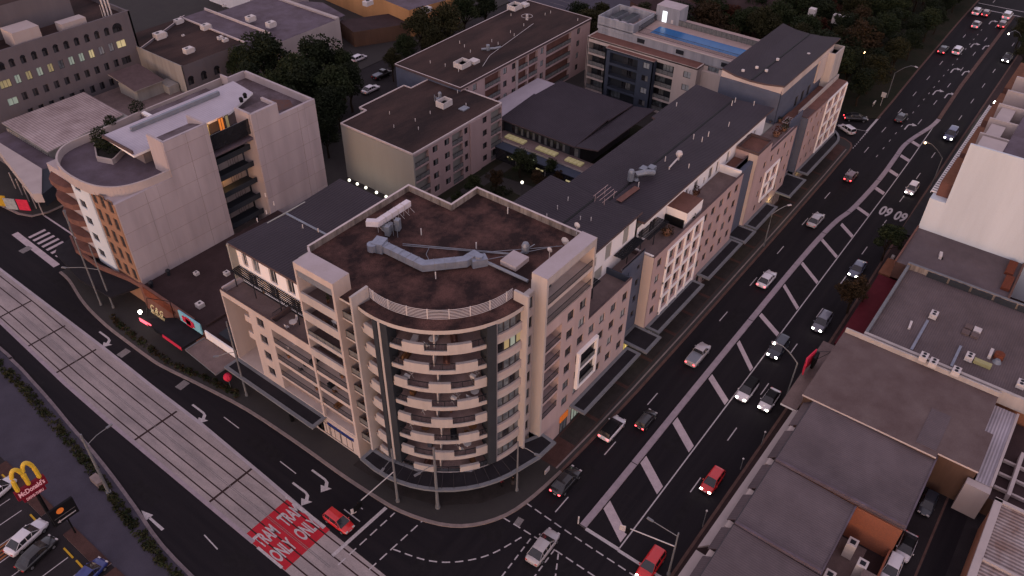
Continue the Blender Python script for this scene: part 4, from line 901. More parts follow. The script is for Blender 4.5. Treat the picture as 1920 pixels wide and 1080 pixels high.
m.box(123.7,124.1,37.1,37.29,6.2,11.4); m.build('white_frame','c_white',R3)
m=MB(); m.box(121.2,132.8,37.4,41.2,14.6,15.0,0); m.box(121.2,132.8,37.31,37.6,15.0,15.7,1,1); parapet(m,[(115.6,37.32),(121.2,37.32),(121.2,41.2),(115.6,41.2)],17.42,17.9,.2,1,2,1); m.build('terrace',['terrace','cap_dark','terrace_brown'],R3)
m=MB(); m.box(115.7,132.5,41.3,44,.1,15,0); m.build('wing_core','c_beige',R3)
m=MB(); m.box(132.8,138.6,38.6,41,3.6,15.0,0,1); m.box(132.8,138.6,38.6,38.8,15,16,0); m.build('recess_wall',['c_blue_mid','terrace_brown'],R3)
for poly in ([(116.2,37.28),(116.2,34.9),(125.2,34.9),(125.2,37.28)],[(129.5,38.5),(129.5,34.4),(137.2,34.4),(137.2,38.5)]): canopy(poly,3.7,'').build('street_canopy',['canopy_top','metal_edge'],R3)
m=MB(); m.box(115.6,132.8,37.33,37.6,.1,3.6); m.box(132.8,138.6,38.55,39,.1,3.6); m.build('shop_wall','c_pink',R3)
for k in range(6): window(R3,(115.9+k*2.75,37.3),U,0,2.4,.3,3.0,'shop' if k in (3,4,5) else 'dark',0,'shop_window')
# row building 4 at the far end with the wave roof
R4=thing('apartment_building','far end apartment block with cream fascia, wavy dark roof and terrace above white window panel','building',(146,44,.12))
m=MB(); m.box(138.5,138.57,37.34,39.3,3.4,14.65); m.build('side_return','c_blue_mid',R4)
m=MB(); L0=138.6
wins=[(x-L0,x-L0+.9,4.6+2.8*k,5.8+2.8*k,rstyle()) for k in range(4) for x in (140.2,142.8,145.3)]+[(x-L0,x-L0+1.1,4.5+2.8*k,5.9+2.8*k,'blue' if (x+k)%2 else 'dark') for k in range(4) for x in (149.4,152.8,155.9)]
facade(R4,m,(138.6,37.3),U,20.0,3.4,14.7,wins,mi=0); m.box(158.3,158.6,37.3,44,.1,14.6); m.build('road_wall','c_flatpink',R4)
m=MB()
for x in (147.8,151.4,154.8,158.2): m.box(x,x+.35,37.06,37.29,3.5,14.4)
for k in range(5): m.box(148.15,158.2,37.1,37.29,3.5+2.7*k,3.9+2.7*k)
m.build('white_frame','c_white',R4)
m=MB(); m.prism([(138.6,37.4),(158.6,37.4),(158.6,39.2),(138.6,39.2)],14.0,14.72,0,1); m.box(138.6,158.6,39.2,39.45,14.0,15.6,2); m.box(138.6,158,39.4,41.6,13.5,14.4,1); m.box(138.6,142.5,37.6,39.2,14.4,14.8,3); m.build('terrace',['c_flatpink','c_brownred','c_cream','cap_dark'],R4)
m=MB(); facade(R4,m,(131.8,41.2),U,24.5,14.0,21.3,[(9+3*k,10.6+3*k,14.6,16.8,'dark') for k in range(3)]+[(21,23,18,20.5,'lit')],mi=0); m.box(131.8,132.1,41.2,52.6,14,20.8,0); m.box(132.3,156.3,41.5,52.4,.1,21,0); m.build('upper_wall',['c_blue_mid'],R4)
m=MB(); m.box(153.8,158.6,39.6,44.6,14,20.2,0); parapet(m,[(153.8,39.6),(158.6,39.6),(158.6,44.6),(153.8,44.6)],20.2,21.2,.2,0,1,0); m.build('stair_tower',['c_cream','roof_zinc'],R4)
m=MB(); m.box(149.5,153.7,40.9,41.18,16.5,21.0,0); m.build('lit_wall','c_peach',R4)
m=MB(); wedgey(m,132.1,159.3,[(41.0,22.3),(44.5,21.75),(47.0,21.6),(50.0,21.75),(52.7,22.3)],.3,0,1); m.build('wave_roof',['cap_dark','rib_dark_x'],R4)
m=MB(); m.box(132.12,156.5,41.05,41.2,20.6,22.0,0); 
for ya,yb,za,zb in ((41.2,44.5,22.0,21.45),(44.5,47,21.45,21.3),(47,50,21.3,21.45),(50,52.6,21.45,22.0)): m.face([(132.05,ya,za-1.7),(132.05,yb,zb-1.7),(132.05,yb,zb),(132.05,ya,za)][::-1],0)
m.build('fascia','c_peach',R4); m=MB(); m.box(132.3,159,46.85,47.1,21.6,21.7); m.build('roof_gutter','black',R4)
a=[(139.2,37.28),(139.2,34.9),(152,34.9)]+[(155+6.2*math.sin(R(t)),41.1-6.2*math.cos(R(t))) for t in range(0,95,12)]+[(158.7,41.1),(158.7,37.2)]
canopy(a,3.6,'').build('street_canopy',['canopy_top','metal_edge'],R4)
m=MB(); m.box(138.7,158.5,37.33,37.6,.1,3.4); m.build('shop_wall','c_pink',R4)
for k in range(7): window(R4,(139.0+k*2.75,37.3),U,0,2.4,.3,2.9,'shop' if k in (0,1,5) else 'dark',0,'shop_window')
CB=CBs
# terrace clutter
def planter(px,py,z,s,label,h=1.2,leaf='leaf_green',group=None):
    q=G(px,py,z); e=thing('potted_plant',label,'plant',(q.x,q.y,z),group); p=MB(); p.cyl(q.x,q.y,z,z+.4*s,.28*s,8,0,.36*s); p.build('pot','plant_pot',e)
    l=MB(); leaves(l,q.x,q.y,z+h*.6*s,.6*s,.6*s,h*.5*s,110,.22*s,0,.3,int(px)); l.build('foliage',leaf,e)
planter(828,705,FL(4),1.1,'bushy green plant in a trough on the curved balcony','1' and 1.1)
planter(497,548,15.4,1.0,'small green plant on the tram road terrace')
planter(1130,420,15.4,1.4,'brownish plant on the upper tower balcony',1.0,'leaf_olive')
planter(1250,440,15.7,1.8,'spreading brown shrub on the roof terrace behind white box',.8,'leaf_brown')
planter(1304,365,15.9,1.3,'dark red shrub in the long roof terrace corner',1.1,'leaf_red'); planter(1293,410,15.9,1.5,'dark shrub at the near end of the long roof terrace',.9,'leaf_dark')
planter(1455,255,15.1,1.6,'dark red shrub on the crowded far terrace',1.1,'leaf_red'); planter(1470,245,15.1,1.2,'dark green shrub on the crowded far terrace',1.0,'leaf_dark')
def patio(x,y,z,label,col='frame_white'):
    e=thing('patio_set',label,'patio furniture',(x,y,z)); t=MB(); t.cyl(x,y,z+.7,z+.75,.5,12); t.cyl(x,y,z,z+.7,.04,5); t.build('table',col,e)
    for k in range(2):
        a=k*2.6+.4; c=(x+.9*math.cos(a),y+.9*math.sin(a)); s_=MB(); s_.obox(c,.22,.22,z+.4,z+.45,a); s_.obox((c[0]+.22*math.cos(a),c[1]+.22*math.sin(a)),.02,.22,z+.45,z+.9,a)
        for dx in(-.18,.18):
            for dy in (-.18,.18): s_.cyl(c[0]+dx,c[1]+dy,z,z+.4,.02,4)
        s_.build('chair',col,e)
patio(43.4,58.0,FL(6)+.02,'small table with chairs on the second balcony of the left tower','aw_orange')
patio(43.6,66.2,15.42,'white table with chairs on the tram road terrace')
patio(43.2,66.0,FL(3)+.02,'white table with chairs on the upper open balcony'); patio(43.2,64.5,FL(2)+.02,'dark table with chairs on the middle open balcony','frame'); patio(43.2,58.3,FL(2)+.02,'brown table with chairs at the end of the middle open balcony','wood')
for k,(a,lv,lab,cc) in enumerate(((214,7,'round table on the topmost curved balcony','cloth_white'),(205,2,'timber table on the cluttered curved balcony','wood'),(236,2,'timber table at the right end of the cluttered curved balcony','wood'),(232,1,'pale round table on the lowest curved balcony','cloth_white'),(238,4,'white table on the curved balcony with a green plant','cloth_white'))):
    p=arc(10.3,a,a,1)[0]; patio(p[0],p[1],FL(lv)+.02,lab,cc)
# roof vents and plant of the row
vents([(1197,600-250),(1268,300-100),(1300,260),(1316,265),(1328,255),(1291,316),(1247,302),(1372,192+5),(1366,237),(1378,191),(1413,198)],20.1,'short white vent pipe on the dark ribbed row roof','vent pipes on the row roof',.8)
vents([(1065,375),(1045,391),(1025,407),(1108,413),(1088,411)],21.7,'short white vent pipe on the dark roof behind the brown roof','vent pipes on the near ribbed roof',.5)
vents([(500,400),(483,415),(568,427),(514,384),(498,368),(597,434)],21.8,'short white vent pipe on the left dark ribbed roof','vent pipes on the left ribbed roof',.5)
vents([(807,217),(731,218),(739,243),(779,231),(785,247),(858,178),(874,202),(818,190)],11.1,'short white vent pipe on the pink flats roof','vent pipes on the flats roof',1.0)
vents([(807,122),(835,128),(862,85),(871,92),(882,102),(922,82),(934,87),(958,33),(982,52),(957,65),(964,71),(1022,32),(1032,28),(1083,42),(860,138)],11.9,'short white vent pipe on the long brown flats roof','vent pipes on the long flats roof',1.0)
vents([(1393,151-18),(1419,127),(1437,133),(1458,112),(1516,102),(1430,76)],21.8,'pale vent on the far wavy roof','vents on the wavy roof',.25,.3)
def gz(px,py,z): q=G(px,py,z); return q.x,q.y
x,y=gz(1193,335,20.2); m=MB(); m.tube([(x,y,20.0),(x,y,21.0),(x+1,y-1,21.2),(x+2.2,y-1.6,20.8)],.45,8); m.cyl(x-.6,y+.6,20,21.3,.5,8); m.ball(x-.6,y+.6,21.4,.5); m.obox((x+2.4,y+.2),.6,.5,20.1,20.9); m.obox((x+3.4,y-.6),.6,.5,20.1,20.9); solo(m,'roof_plant','metal_grey','cluster of grey ducts and fans on the ridge of the row roof','roof plant')
x,y=gz(1140,378,21.6); m=MB(); 
for i in range(4): m.tube([(x-1.5,y+i*.5,22.2+i*.15),(x+2.2,y+i*.5,22.2+i*.15)],.04,4)
for dx in (-1,1.5):
    for dy in (0,1.5): m.tube([(x+dx,y+dy,21.4),(x+dx,y+dy,22.6)],.04,4)
solo(m,'access_ladder','c_flatpink','pinkish steel access stairs between two dark ribbed roofs','access stairs')
m=MB(); a=Vector(gz(1160,377,20.1)); b=Vector(gz(1195,351,20.1)); strip(m,[a,b],.9,20.15,0,.1); solo(m,'roof_walkway','c_brownred','flat metal walkway along the row roof gutter','walkway')
x,y=gz(1272,299,20.2); x2,y2=gz(1255,316,20.2); m=MB(); m.cyl(x,y,20.1,21.2,.12,6); m.ball(x,y,21.2,.55); m.tube([(x,y,20.6),(x2,y2,20.4),(x2,y2,20.1)],.14,6); solo(m,'roof_vent','frame_white','mushroom vent with a bent pipe on the row roof','roof vent')
x,y=gz(1248,300+86,18.4)
# pallet of plant on the far terrace
for i,(px,py) in enumerate(((1452,222),(1462,228),(1445,230),(1475,232))):
    planter(px,py,15.1,.9,['leafy pot left among the far terrace clutter','leafy pot beside the white frame on the far terrace','small leafy pot nearest the dark roof on the far terrace','small leafy pot at the right end of the far terrace'][i],1.0,'leaf_dark')
x,y=gz(1480,232,15.1); m=MB()
for i in range(3): m.tube([(x-1,y+i*.5,15.5),(x+1.6,y+i*.5,15.5)],.04,4)
for i in range(5): m.tube([(x-1+i*.65,y,15.5),(x-1+i*.65,y+1,15.5)],.04,4)
solo(m,'garden_frame','frame_white','white slatted frame on the crowded far terrace','frame')
# ---------------------------------------------------------------- courtyard flats (pink, two blocks)
F1=thing('apartment_building','pink flats with a plain beige side wall and brown flat roof','building',(99,95,.12))
H1=11.6
poly=[(88.6,88.2),(102.7,88.2),(102.7,88.0),(107.5,88.0),(113.9,88.2),(113.9,106.3),(107.6,106.3),(107.6,108.2),(95.3,108.2),(95.3,106.3),(88.6,106.3)]
poly=[(x,y) for x,y in [(88.6,88.2),(113.7,88.2),(113.7,106.2),(107.5,106.2),(107.5,108.1),(95.2,108.1),(95.2,106.2),(88.6,106.2)]]
m=MB(); m.prism(poly,11.1,11.5,0); m.build('roof','roof_mem2',F1)
m=MB(); upst(m,poly+[poly[0]],11.3,11.65,.22); m.build('roof_edge',['cap','cap'],F1)
m=MB(); m.prism([(88.6,88.9),(113.6,88.9),(113.6,106.1),(107.4,106.1),(107.4,108),(95.3,108),(95.3,106.1),(88.6,106.1)],.1,11.1); m.box(88.52,88.6,88.1,106.2,.1,11.2); m.box(88.6,88.85,88.1,88.9,.1,11.2); m.build('side_wall','c_beige',F1)
m=MB(); wins=[]; bal=[]
for k in range(4):
    z=.2+2.75*k
    wins+=[(93.9-88.85-.3,95.0-88.85,z+1.0,z+2.3,'grey'),(96.8-88.85,98.2-88.85,z+1.0,z+2.3,'grey'),(102.4-88.85,103.4-88.85,z+1.0,z+2.3,'dark'),(107.8-88.85,109.1-88.85,z+1.0,z+2.3,'dark')]
    bal+=[(.05,3.7,z,z+2.4,1.4),(98.9-88.85,101.9-88.85,z,z+2.4,1.4),(110.3-88.85,113.6-88.85,z,z+2.4,1.4)]
facade(F1,m,(88.85,88.15),U,24.85,.1,11.3,wins,bal,mi=0,rail='glass'); m.box(103.9,107,87.95,88.1,.1,11.25,0); m.build('courtyard_wall',['c_flatpink','c_flatpink','cap','c_balcony'],F1)
q=gz(833,200,11.3); e=thing('roof_hatch','open white roof box with a pipe on the nearer pink flats','roof box',(q[0],q[1],11.4)); m=MB(); parapet(m,[(q[0]-1.3,q[1]-1),(q[0]+1.3,q[1]-1),(q[0]+1.3,q[1]+1),(q[0]-1.3,q[1]+1)],11.9,12.7,.12,0,1,0); m.box(q[0]-1.3,q[0]+1.3,q[1]-1,q[1]+1,11.4,11.9); m.build('box',['white_box','frame'],e)
q=gz(825,188,11.3); m=MB(); m.cyl(q[0],q[1],11.4,12.6,.35,8); m.ball(q[0],q[1],12.7,.4); m.obox((q[0]-.9,q[1]-.3),.3,.3,11.4,12.2); m.cyl(q[0]-1.2,q[1]+.3,11.4,12.8,.08,5); solo(m,'roof_fan','metal_grey','grey fan and pipes beside the open roof box on the flats','roof fan')
q=gz(870,206,11.3); m=MB(); m.obox(q,.9,.7,11.4,11.7); solo(m,'roof_hatch','metal_grey','flat grey roof hatch on the nearer pink flats','roof hatch')
F2=thing('apartment_building','long pink flats with brown flat roof and a dark blue end wall','building',(135,106,.12))
H2=12.5; p2=[(112.6,97.6),(159.6,97.6),(159.6,116),(150,116),(150,117),(128,117),(128,116),(112.6,115.6)]
p2=[(112.4,97.5),(159.6,97.5),(159.6,115.8),(112.4,115.2)]
m=MB(); m.prism(p2,11.9,12.3); m.build('roof','roof_mem2',F2); m=MB(); upst(m,p2+[p2[0]],12.0,12.45,.22); m.build('roof_edge',['cap_dark','cap'],F2)
m=MB(); m.prism([(112.6,98.3),(159.3,98.3),(159.3,115.5),(112.6,115)],.1,12.0); m.build('rear_wall','c_brownred',F2)
m=MB(); m.box(112.45,112.6,97.6,115.1,.1,12.0,0); m.build('end_wall','c_blue_mid',F2)
for k in range(4): window(F2,(112.43,107+.0-k*.9),(0,-1),0,.8,8.9,9.7,'curt',0)
m=MB(); wins=[]; bal=[]
for k in range(4):
    z=.4+2.9*k
    for x in (113.6,116.3,126.3,129.3,139.6,154.0): wins.append((x-112.6,x-112.6+1.3,z+1.0,z+2.4,random.choice(('dark','grey','curt'))))
    bal+=[(120.2-112.6,125.4-112.6,z,z+2.5,1.4),(131.6-112.6,135-112.6,z,z+2.5,1.4),(135.3-112.6,138.6-112.6,z,z+2.5,1.4),(141.8-112.6,151.6-112.6,z,z+2.5,1.4)]
facade(F2,m,(112.6,97.6),U,46.7,.1,12.1,wins,bal,mi=0,rail='glass'); m.box(159.3,159.5,97.6,115.5,.1,12.1,0); m.box(130.6,131.3,97.45,97.58,.1,12,4); m.build('courtyard_wall',['c_flatpink','c_flatpink','cap','c_balcony','c_grey_pink'],F2)
for px,py,lab in ((867,125,'open white roof box on the near end of the long flats roof'),(965,17,'white roof boxes at the far end of the long flats roof')):
    q=gz(px,py,12.2); m=MB(); m.box(q[0]-1.5,q[0]+1.5,q[1]-1.2,q[1]+1.2,12.2,12.7); parapet(m,[(q[0]-1.5,q[1]-1.2),(q[0]+1.5,q[1]-1.2),(q[0]+1.5,q[1]+1.2),(q[0]-1.5,q[1]+1.2)],12.7,13.4,.12,0,1,0); m.box(q[0]+2,q[0]+3.8,q[1]-1.6,q[1]+.2,12.3,12.9); solo(m,'roof_hatch',['white_box','metal_grey'],lab,'roof box')
q=gz(915,95,12.2); m=MB(); m.cyl(q[0],q[1],12.3,13.5,.4,8); m.tube([(q[0]-1,q[1]+1,12.6),(q[0]+1.2,q[1]-1,12.6),(q[0]+2.5,q[1]-1.5,12.6)],.25,6); solo(m,'roof_fan','metal_grey','grey pipework with a fan amid the long brown roof','roof fan')
q=gz(988,38,12.2); m=MB(); m.tube([(q[0]+1.3*math.cos(t*.52),q[1]+1.3*math.sin(t*.52),13.2) for t in range(13)],.05,5); m.cyl(q[0],q[1],12.3,13.6,.3,8); solo(m,'roof_guard','frame_white','round guard rail about a vent on the long brown roof','guard rail')
m=MB(); a=gz(905,125,12.3); b=gz(918,105,12.3); c=gz(1000,45,12.3); m.tube([(*a,12.4),(*b,12.4),(*c,12.4)],.06,4); solo(m,'cable','frame_white','pale cable trailing across the long brown roof','cable')
# ---------------------------------------------------------------- pool apartment building
PB=thing('apartment_building','cream and dark blue apartment block with a swimming pool on its roof','building',(156,76,.12))
m=MB(); X0=149.6; u=(0,-1); P=(X0,91.9)
bal=[(.35,5.3,.6+2.85*k,3.0+2.85*k,2.0) for k in range(4)]+[(16.5,21.7,.6+2.85*k,3.0+2.85*k,2.0) for k in range(4)]; wins=[(24.0,25.7,1.4+2.85*k,2.8+2.85*k,'curt') for k in range(4)]
facade(PB,m,P,u,27.0,.1,12.7,wins,bal,mi=0,rail='glass'); m.build('courtyard_wall',['c_peach','c_peach','cap','c_slate'],PB)
m=MB(); P2=(X0-1.4,86.3); bal=[(1.2,8.2,.4+2.85*k,2.7+2.85*k,1.3,'bars') for k in range(4)]; wins=[(9.5,11.0,1.4+2.85*k,2.7+2.85*k,'curt' if k%2 else 'grey') for k in range(4)]
facade(PB,m,P2,u,12.0,.1,11.9,wins,bal,mi=0); m.box(X0-1.4,X0+.0,86.0,86.3,.1,11.9,0); m.box(X0-1.4,X0,74.3,74.6,.1,11.9,0); m.box(X0-1.4,X0+.02,74.3,86.3,11.7,12.0,2,4); m.build('bay_wall',['c_blue','c_blue','cap','c_slate','c_brownred'],PB)
m=MB(); m.box(X0+2.2,168,60,91.8,.1,11.5,0); m.box(X0,168.5,91.7,92,.1,12.7,0); m.box(X0+.05,X0+3,64.9,65.15,.1,12.7,0)
m.box(X0,X0+3.4,64.9,91.9,12.3,12.55,1,1); m.build('podium',['c_peach','c_brownred'],PB)
m=MB(); u=(0,-1); wins=[(1.0,3.5,7.5+2.85*k,9.8+2.85*k,'blue') for k in range(2)]+[(4.2,5.6,7.8+2.85*k,9.4+2.85*k,'dark') for k in range(2)]; facade(PB,m,(X0+2.8,64.9),u,6.5,.1,12.5,wins,mi=0); m.box(X0+2.8,X0+5,58.2,58.5,.1,12.5); m.build('return_wall','c_peach',PB)
m=MB(); m.box(X0+3.4,168,56,91.5,12.4,14.4,0,1); m.build('pool_deck',['galv','pool_tile'],PB)
m=MB(); m.box(X0+3.3,X0+3.6,56,91.6,14.4,14.55,0); m.build('deck_edge','c_peach',PB)
m=MB(); m.box(155.6,160.9,54,80.5,14.42,14.5,0); m.build('pool_edge','pool_tile',PB); m=MB(); m.box(156.0,160.5,54,80.1,14.5,14.53,0); m.build('pool_water','water',PB)
railing(PB,[(154.6,82.2,14.4),(154.6,56,14.4)],1.3,'bars'); railing(PB,[(163.5,86,14.4),(163.5,56,14.4)],1.3,'glass'); railing(PB,[(154.6,82.2,14.4),(163.5,82.6,14.4)],1.3,'bars')
m=MB(); parapet(m,[(X0+3.3,82.6),(162,82.6),(162,91.7),(X0+3.3,91.7)],13.6,16.4,.25,0,1,0); m.build('plant_enclosure',['galv','frame'],PB)
m=MB()
for x,y in ((158.2,86.5),(158.2,89.3)): m.box(x-2.6,x+2.4,y-.8,y+.8,13.6,15.9,0,1)
for x,y in ((154.2,84),(154.2,86),(154.2,88)): m.box(x-.5,x+.5,y-.6,y+.6,13.6,15.9,2,2)
m.build('chiller',['metal_grey','metal_dark','c_lilac'],PB)
m=MB(); m.box(163.4,167.4,77.2,83.0,14.4,17.9,0,1); m.build('lift_housing',['galv','c_lilac'],PB)
m=MB(); m.box(163.32,163.4,80.2,81.3,14.5,16.9); m.build('lit_door','sign_glow',PB)
m=MB(); m.box(163.3,163.38,78.5,79,14.6,15.4); m.build('white_notice','white_box',PB); m=MB(); m.box(163.5,163.6,68.6,69.1,14.9,15.7); m.build('white_notice','white_box',PB)
for y in (80.5,71,60.5): 
    m=MB(); m.box(X0+3.3,X0+3.42,y-.9,y+.9,13.0,13.9); m.build('grille','metal_dark',PB)
# ---------------------------------------------------------------- low hall with skylights in the courtyard
HB=thing('hall_building','dark low hall with folded roof and lit skylights in the courtyard','building',(128,82,.12))
z=6.3
m=MB(); m.box(118,137.5,72.5,91,.1,5.6,0); m.build('wall','frame',HB)
m=MB(); P=(117.6,90.4); facade(HB,m,P,(0,-1),18.3,.1,5.5,[(1.8+1.45*i,3.2+1.45*i,3.4,5.1,'grey') for i in range(9)]+[(15.9,17.9,3.3,5.2,'grey')],mi=0); m.build('window_wall','c_slate',HB)
m=MB(); wedge(m,0,0,73.0,91.3,[(117.0,5.9),(128.8,6.9)],.25); wedge(m,0,0,73.0,91.3,[(128.95,6.55),(138.6,6.3)],.25); wedgey(m,117.0,138.6,[(67.8,6.9),(72.85,6.0)],.25); m.build('roof',['cap_dark','rib_dark_y'],HB)
m=MB(); m.prism([(121,91.5),(138.5,91.5),(138.5,97.3),(119,97.3),(114.8,93)],.1,5.2,0,1); m.build('side_wing',['c_grey_pink','roof_lilac2' if 'roof_lilac2' in MAT else 'roof_zinc'],HB)
m=MB(); m.prism([(117.6,68.2),(117.5,90.2),(116.5,91),(114.2,90.6),(114.0,67.8)],3.0,3.4,0,1); m.build('flat_roof',['c_grey_pink','terrace'],HB)
m=MB(); wedge(m,0,0,67.8,90.8,[(111.6,3.0),(114.1,3.0)],.2); m.build('verandah_roof',['metal_dark','c_blue'],HB)
for y0,n in ((83.8,5),(76.2,5),(70.2,4)):
    m=MB()
    for i in range(n): m.box(115.0,116.4,y0+i*.95,y0+i*.95+.82,3.42,3.75)
    m.build('skylight','lit_dim',HB)
m=MB(); m.box(111.8,112,68,90.6,.1,2.9); m.build('glazed_front','glass_dark',HB)
for i in range(3): m=MB(); m.box(111.72,111.8,69.5+7*i,71.2+7*i,1.5,1.8); m.build('lit_window','lit_yellow',HB)
for i in range(4): m=MB(); m.cyl(111.7,69+7*i,.1,3,.06,6); m.build('post','c_cream',HB)
# ---------------------------------------------------------------- white panel building with orange front
WB=thing('apartment_building','lilac concrete panel building with rounded roof terrace and white and orange street front','building',(60,110,.12))
YW=102.4; ZW=19.9
def panelwall(x0,x1,z0,z1,y=YW,nm='panel_wall'):
    m=MB(); m.box(x0,x1,y,y+.5,z0,z1,0)
    m2=MB()
    for z in [4.1+3.15*k for k in range(1,7)]:
        if z<z1-.5: m2.box(x0+.02,x1-.02,y-.012,y+.004,z-.02,z+.02)
    n=max(1,round((x1-x0)/4.6))
    for i in range(1,n): x=x0+(x1-x0)*i/n; m2.box(x-.02,x+.02,y-.012,y+.004,z0,z1-.1)
    m.build(nm,'c_panel',WB); m2.build('panel_joints','c_balcony',WB)
panelwall(42.9,52.3,.1,ZW-1.1); panelwall(52.3,59.9,.1,24.6,YW-.02); panelwall(67.6,72.9,.1,22.9,YW-.02); panelwall(72.9,80.5,.1,20.7)
m=MB(); m.box(52.3,52.7,YW+.4,106.5,18,24.6); m.box(59.5,59.9,YW+.4,107,.1,24.6); m.face([(52.3,YW,24.62),(59.9,YW,24.62),(59.9,106.8,23.3),(52.3,106.8,23.3)],1); m.box(67.6,68,YW+.4,106.5,.1,22.9); m.box(72.5,72.9,YW+.4,106,20,22.9); m.box(68,72.5,YW+.4,106,20,22.3,1); m.box(80.1,80.5,YW+.4,120.7,.1,20.7); m.box(76.7,80.5,120.4,120.7,.1,20.7); m.box(76.5,76.8,120.5,122.6,19,20.7)
m.build('core_wall',['c_lilac','roof_dirty'],WB)
m=MB(); m.box(72.9,80.1,YW+.5,120.4,18.6,19.4); m.box(60,72.9,110,122,19,19.6); m.build('roof','roof_dirty',WB)
m=MB(); m.face([(75,106,19.41),(78,105.2,19.41),(79.3,107.5,19.41),(77.4,110,19.41),(75.5,108.6,19.41)]); m.build('rust_stain','rust_stain' if 'rust_stain' in MAT else 'c_brownred',WB)
# recess with lit balconies
m=MB(); m.box(59.9,67.6,107,107.2,.1,18.9,0)
for k in range(6): m.box(59.95,67.55,104.2,107,3.8+3.1*k,3.95+3.1*k,1); m.box(59.95,67.55,104.2,104.3,3.95+3.1*k,4.75+3.1*k,1)
m.build('recess',['c_peach','c_slate'],WB)
for k,(st) in enumerate(('dark','dark','warm','dark','warm','warm')):
    z=4.0+3.1*k; window(WB,(61.5,107),(1,0),0,1.3,z,z+2.3,'dark' if st=='dark' else 'dim',0); window(WB,(64.6,107),(1,0),0,1.0,z,z+2.4,st,0); window(WB,(65.9,107),(1,0),0,.7,z,z+2.4,'dim' if st=='warm' else 'dark',0)
# balcony lamps
for k in (2,4,5):
    l=bpy.data.lights.new('balcony_lamp','POINT'); l.energy=30; l.color=(1,.5,.15); l.shadow_soft_size=.3; o=bpy.data.objects.new('balcony_lamp',l); COL.objects.link(o); o.location=Vector((62.6,105.6,6.2+3.1*k))-worldoff(WB); o.parent=WB
m=MB(); m.box(59.9,67.6,103.2,103.3,19.4,22,0); m.box(59.9,67.6,103.3,108,19.3,19.4,0); m.build('glass_screen','glass_dark',WB)
# terrace with rounded parapet
cv=[(59,122.3),(54,121.9),(50,121.9),(47,121.6),(44.9,120.2),(43.4,117.8),(42.6,114.6),(42.5,111),(42.9,108),(43.8,105.8),(45.2,104.2),(47,103.3),(49.3,102.8),(52.3,102.7)]
cvs=[tuple(p) for p in smooth(cv,4)]
m=MB(); m.prism(cvs+[(59.9,102.9),(72,103),(72,122.3)],18.4,18.8,0); m.build('terrace_floor','roof_lilac',WB)
m=MB(); upst(m,[(76.5,122.6),(59,122.35)]+cvs[1:],18.4,20.05,.3); m.build('parapet','c_grey_pink',WB)
m=MB(); m.prism([(43.2,102.9),(52,102.9),(52,103.4),(47,104),(44,106.5),(43.2,110),(43.2,113.5),(42.9,113.6)],17.6,18.5); m.build('ledge','c_lilac',WB)
# front wall: orange part (y 103..109) and white part (109..114)
m=MB(); P=(42.85,109.0); u=(0,-1); wins=[]
for k in range(5):
    for s0 in (.4,2.5,4.6): wins.append((s0,s0+1.1,4.6+3.05*k,6.7+3.05*k,'dark'))
facade(WB,m,P,u,6.4,.1,18.5,wins,mi=0); m.build('front_wall','c_orange',WB)
m=MB(); P=(42.65,114.0); wins=[(.9,2.6,5.2+3.05*k,6.6+3.05*k,'dark') for k in range(5)]; facade(WB,m,P,u,5.0,.1,18.6,wins,mi=0); m.box(42.66,42.9,108.9,109.0,.1,18.6); m.build('front_wall','c_white_warm',WB)
m=MB(); m.box(43.3,72,114,121.8,.1,18.3,0); m.box(43.3,59.5,103,114,.1,18.3); m.build('body','c_lilac',WB)
for k in range(5):
    m=MB(); m.prism([(43,114.0),(42.1,115),(41.7,117),(42.0,119.5),(43.5,121.5)],3.9+3.05*k,4.9+3.05*k); m.build('round_balcony','c_brownred',WB)
# big sloping metal roof over the terrace
m=MB(); 
def sheet(m,pts,th,a=0,b=1):
    m.face(pts,b); m.face([(x,y,z-th) for x,y,z in reversed(pts)],a)
    for p,q in zip(pts,pts[1:]+pts[:1]): m.face([(p[0],p[1],p[2]-th),(q[0],q[1],q[2]-th),q,p],a)
sheet(m,[(50.1,107.6,21.6),(59,107.7,21.6),(67.6,107.8,21.6),(74.5,110.8,21.6),(74.5,115.7,22.2),(50.1,115.6,22.2)],.35); m.build('metal_roof',['c_white','roof_zinc'],WB)
m=MB(); m.box(53.8,70,113.4,113.9,22.0,22.7); m.build('roof_upstand','metal_grey',WB)
m=MB(); m.box(50.05,50.3,107.7,115.6,21.8,22.35); m.build('fascia','cap_dark',WB)
m=MB(); m.box(52.2,70,109,115,18.8,21.3); m.build('roof_rooms','c_balcony',WB)
m=MB(); m.box(60.3,60.9,116,122,18.8,20); m.build('dividing_wall','c_white',WB)
for i,(px,py) in enumerate(((271,297),(279,296),(288,293))):
    q=gz(px,py,18.8); e=MB(); e.cyl(q[0],q[1],18.8,20.6,.42,12); solo(e,'water_tank','metal_grey',['left','middle','right'][i]+'most upright steel tank beside the roof terrace','water tank','steel tanks on the roof terrace')
q=[gz(px,py,18.8) for px,py in ((183,303),(213,309),(219,305),(235,288),(215,268),(176,262))]
e=thing('planter_box','raised roof terrace planter with tall shrubs beside the zinc roof','planter',(*q[0],18.8)); m=MB(); parapet(m,q,19.4,19.7,.2,0,1,0); m.prism(q,18.8,19.37); m.build('box',['c_grey_pink','soil'],e)
cx=sum(p[0] for p in q)/6; cy=sum(p[1] for p in q)/6
m=MB(); leaves(m,cx,cy+1.5,21,1.4,2.0,1.9,900,.35,0,.4,3); leaves(m,cx,cy-1,20.3,1.3,1.2,1.0,300,.3,0,.4,4); m.build('foliage','leaf_dark',e)
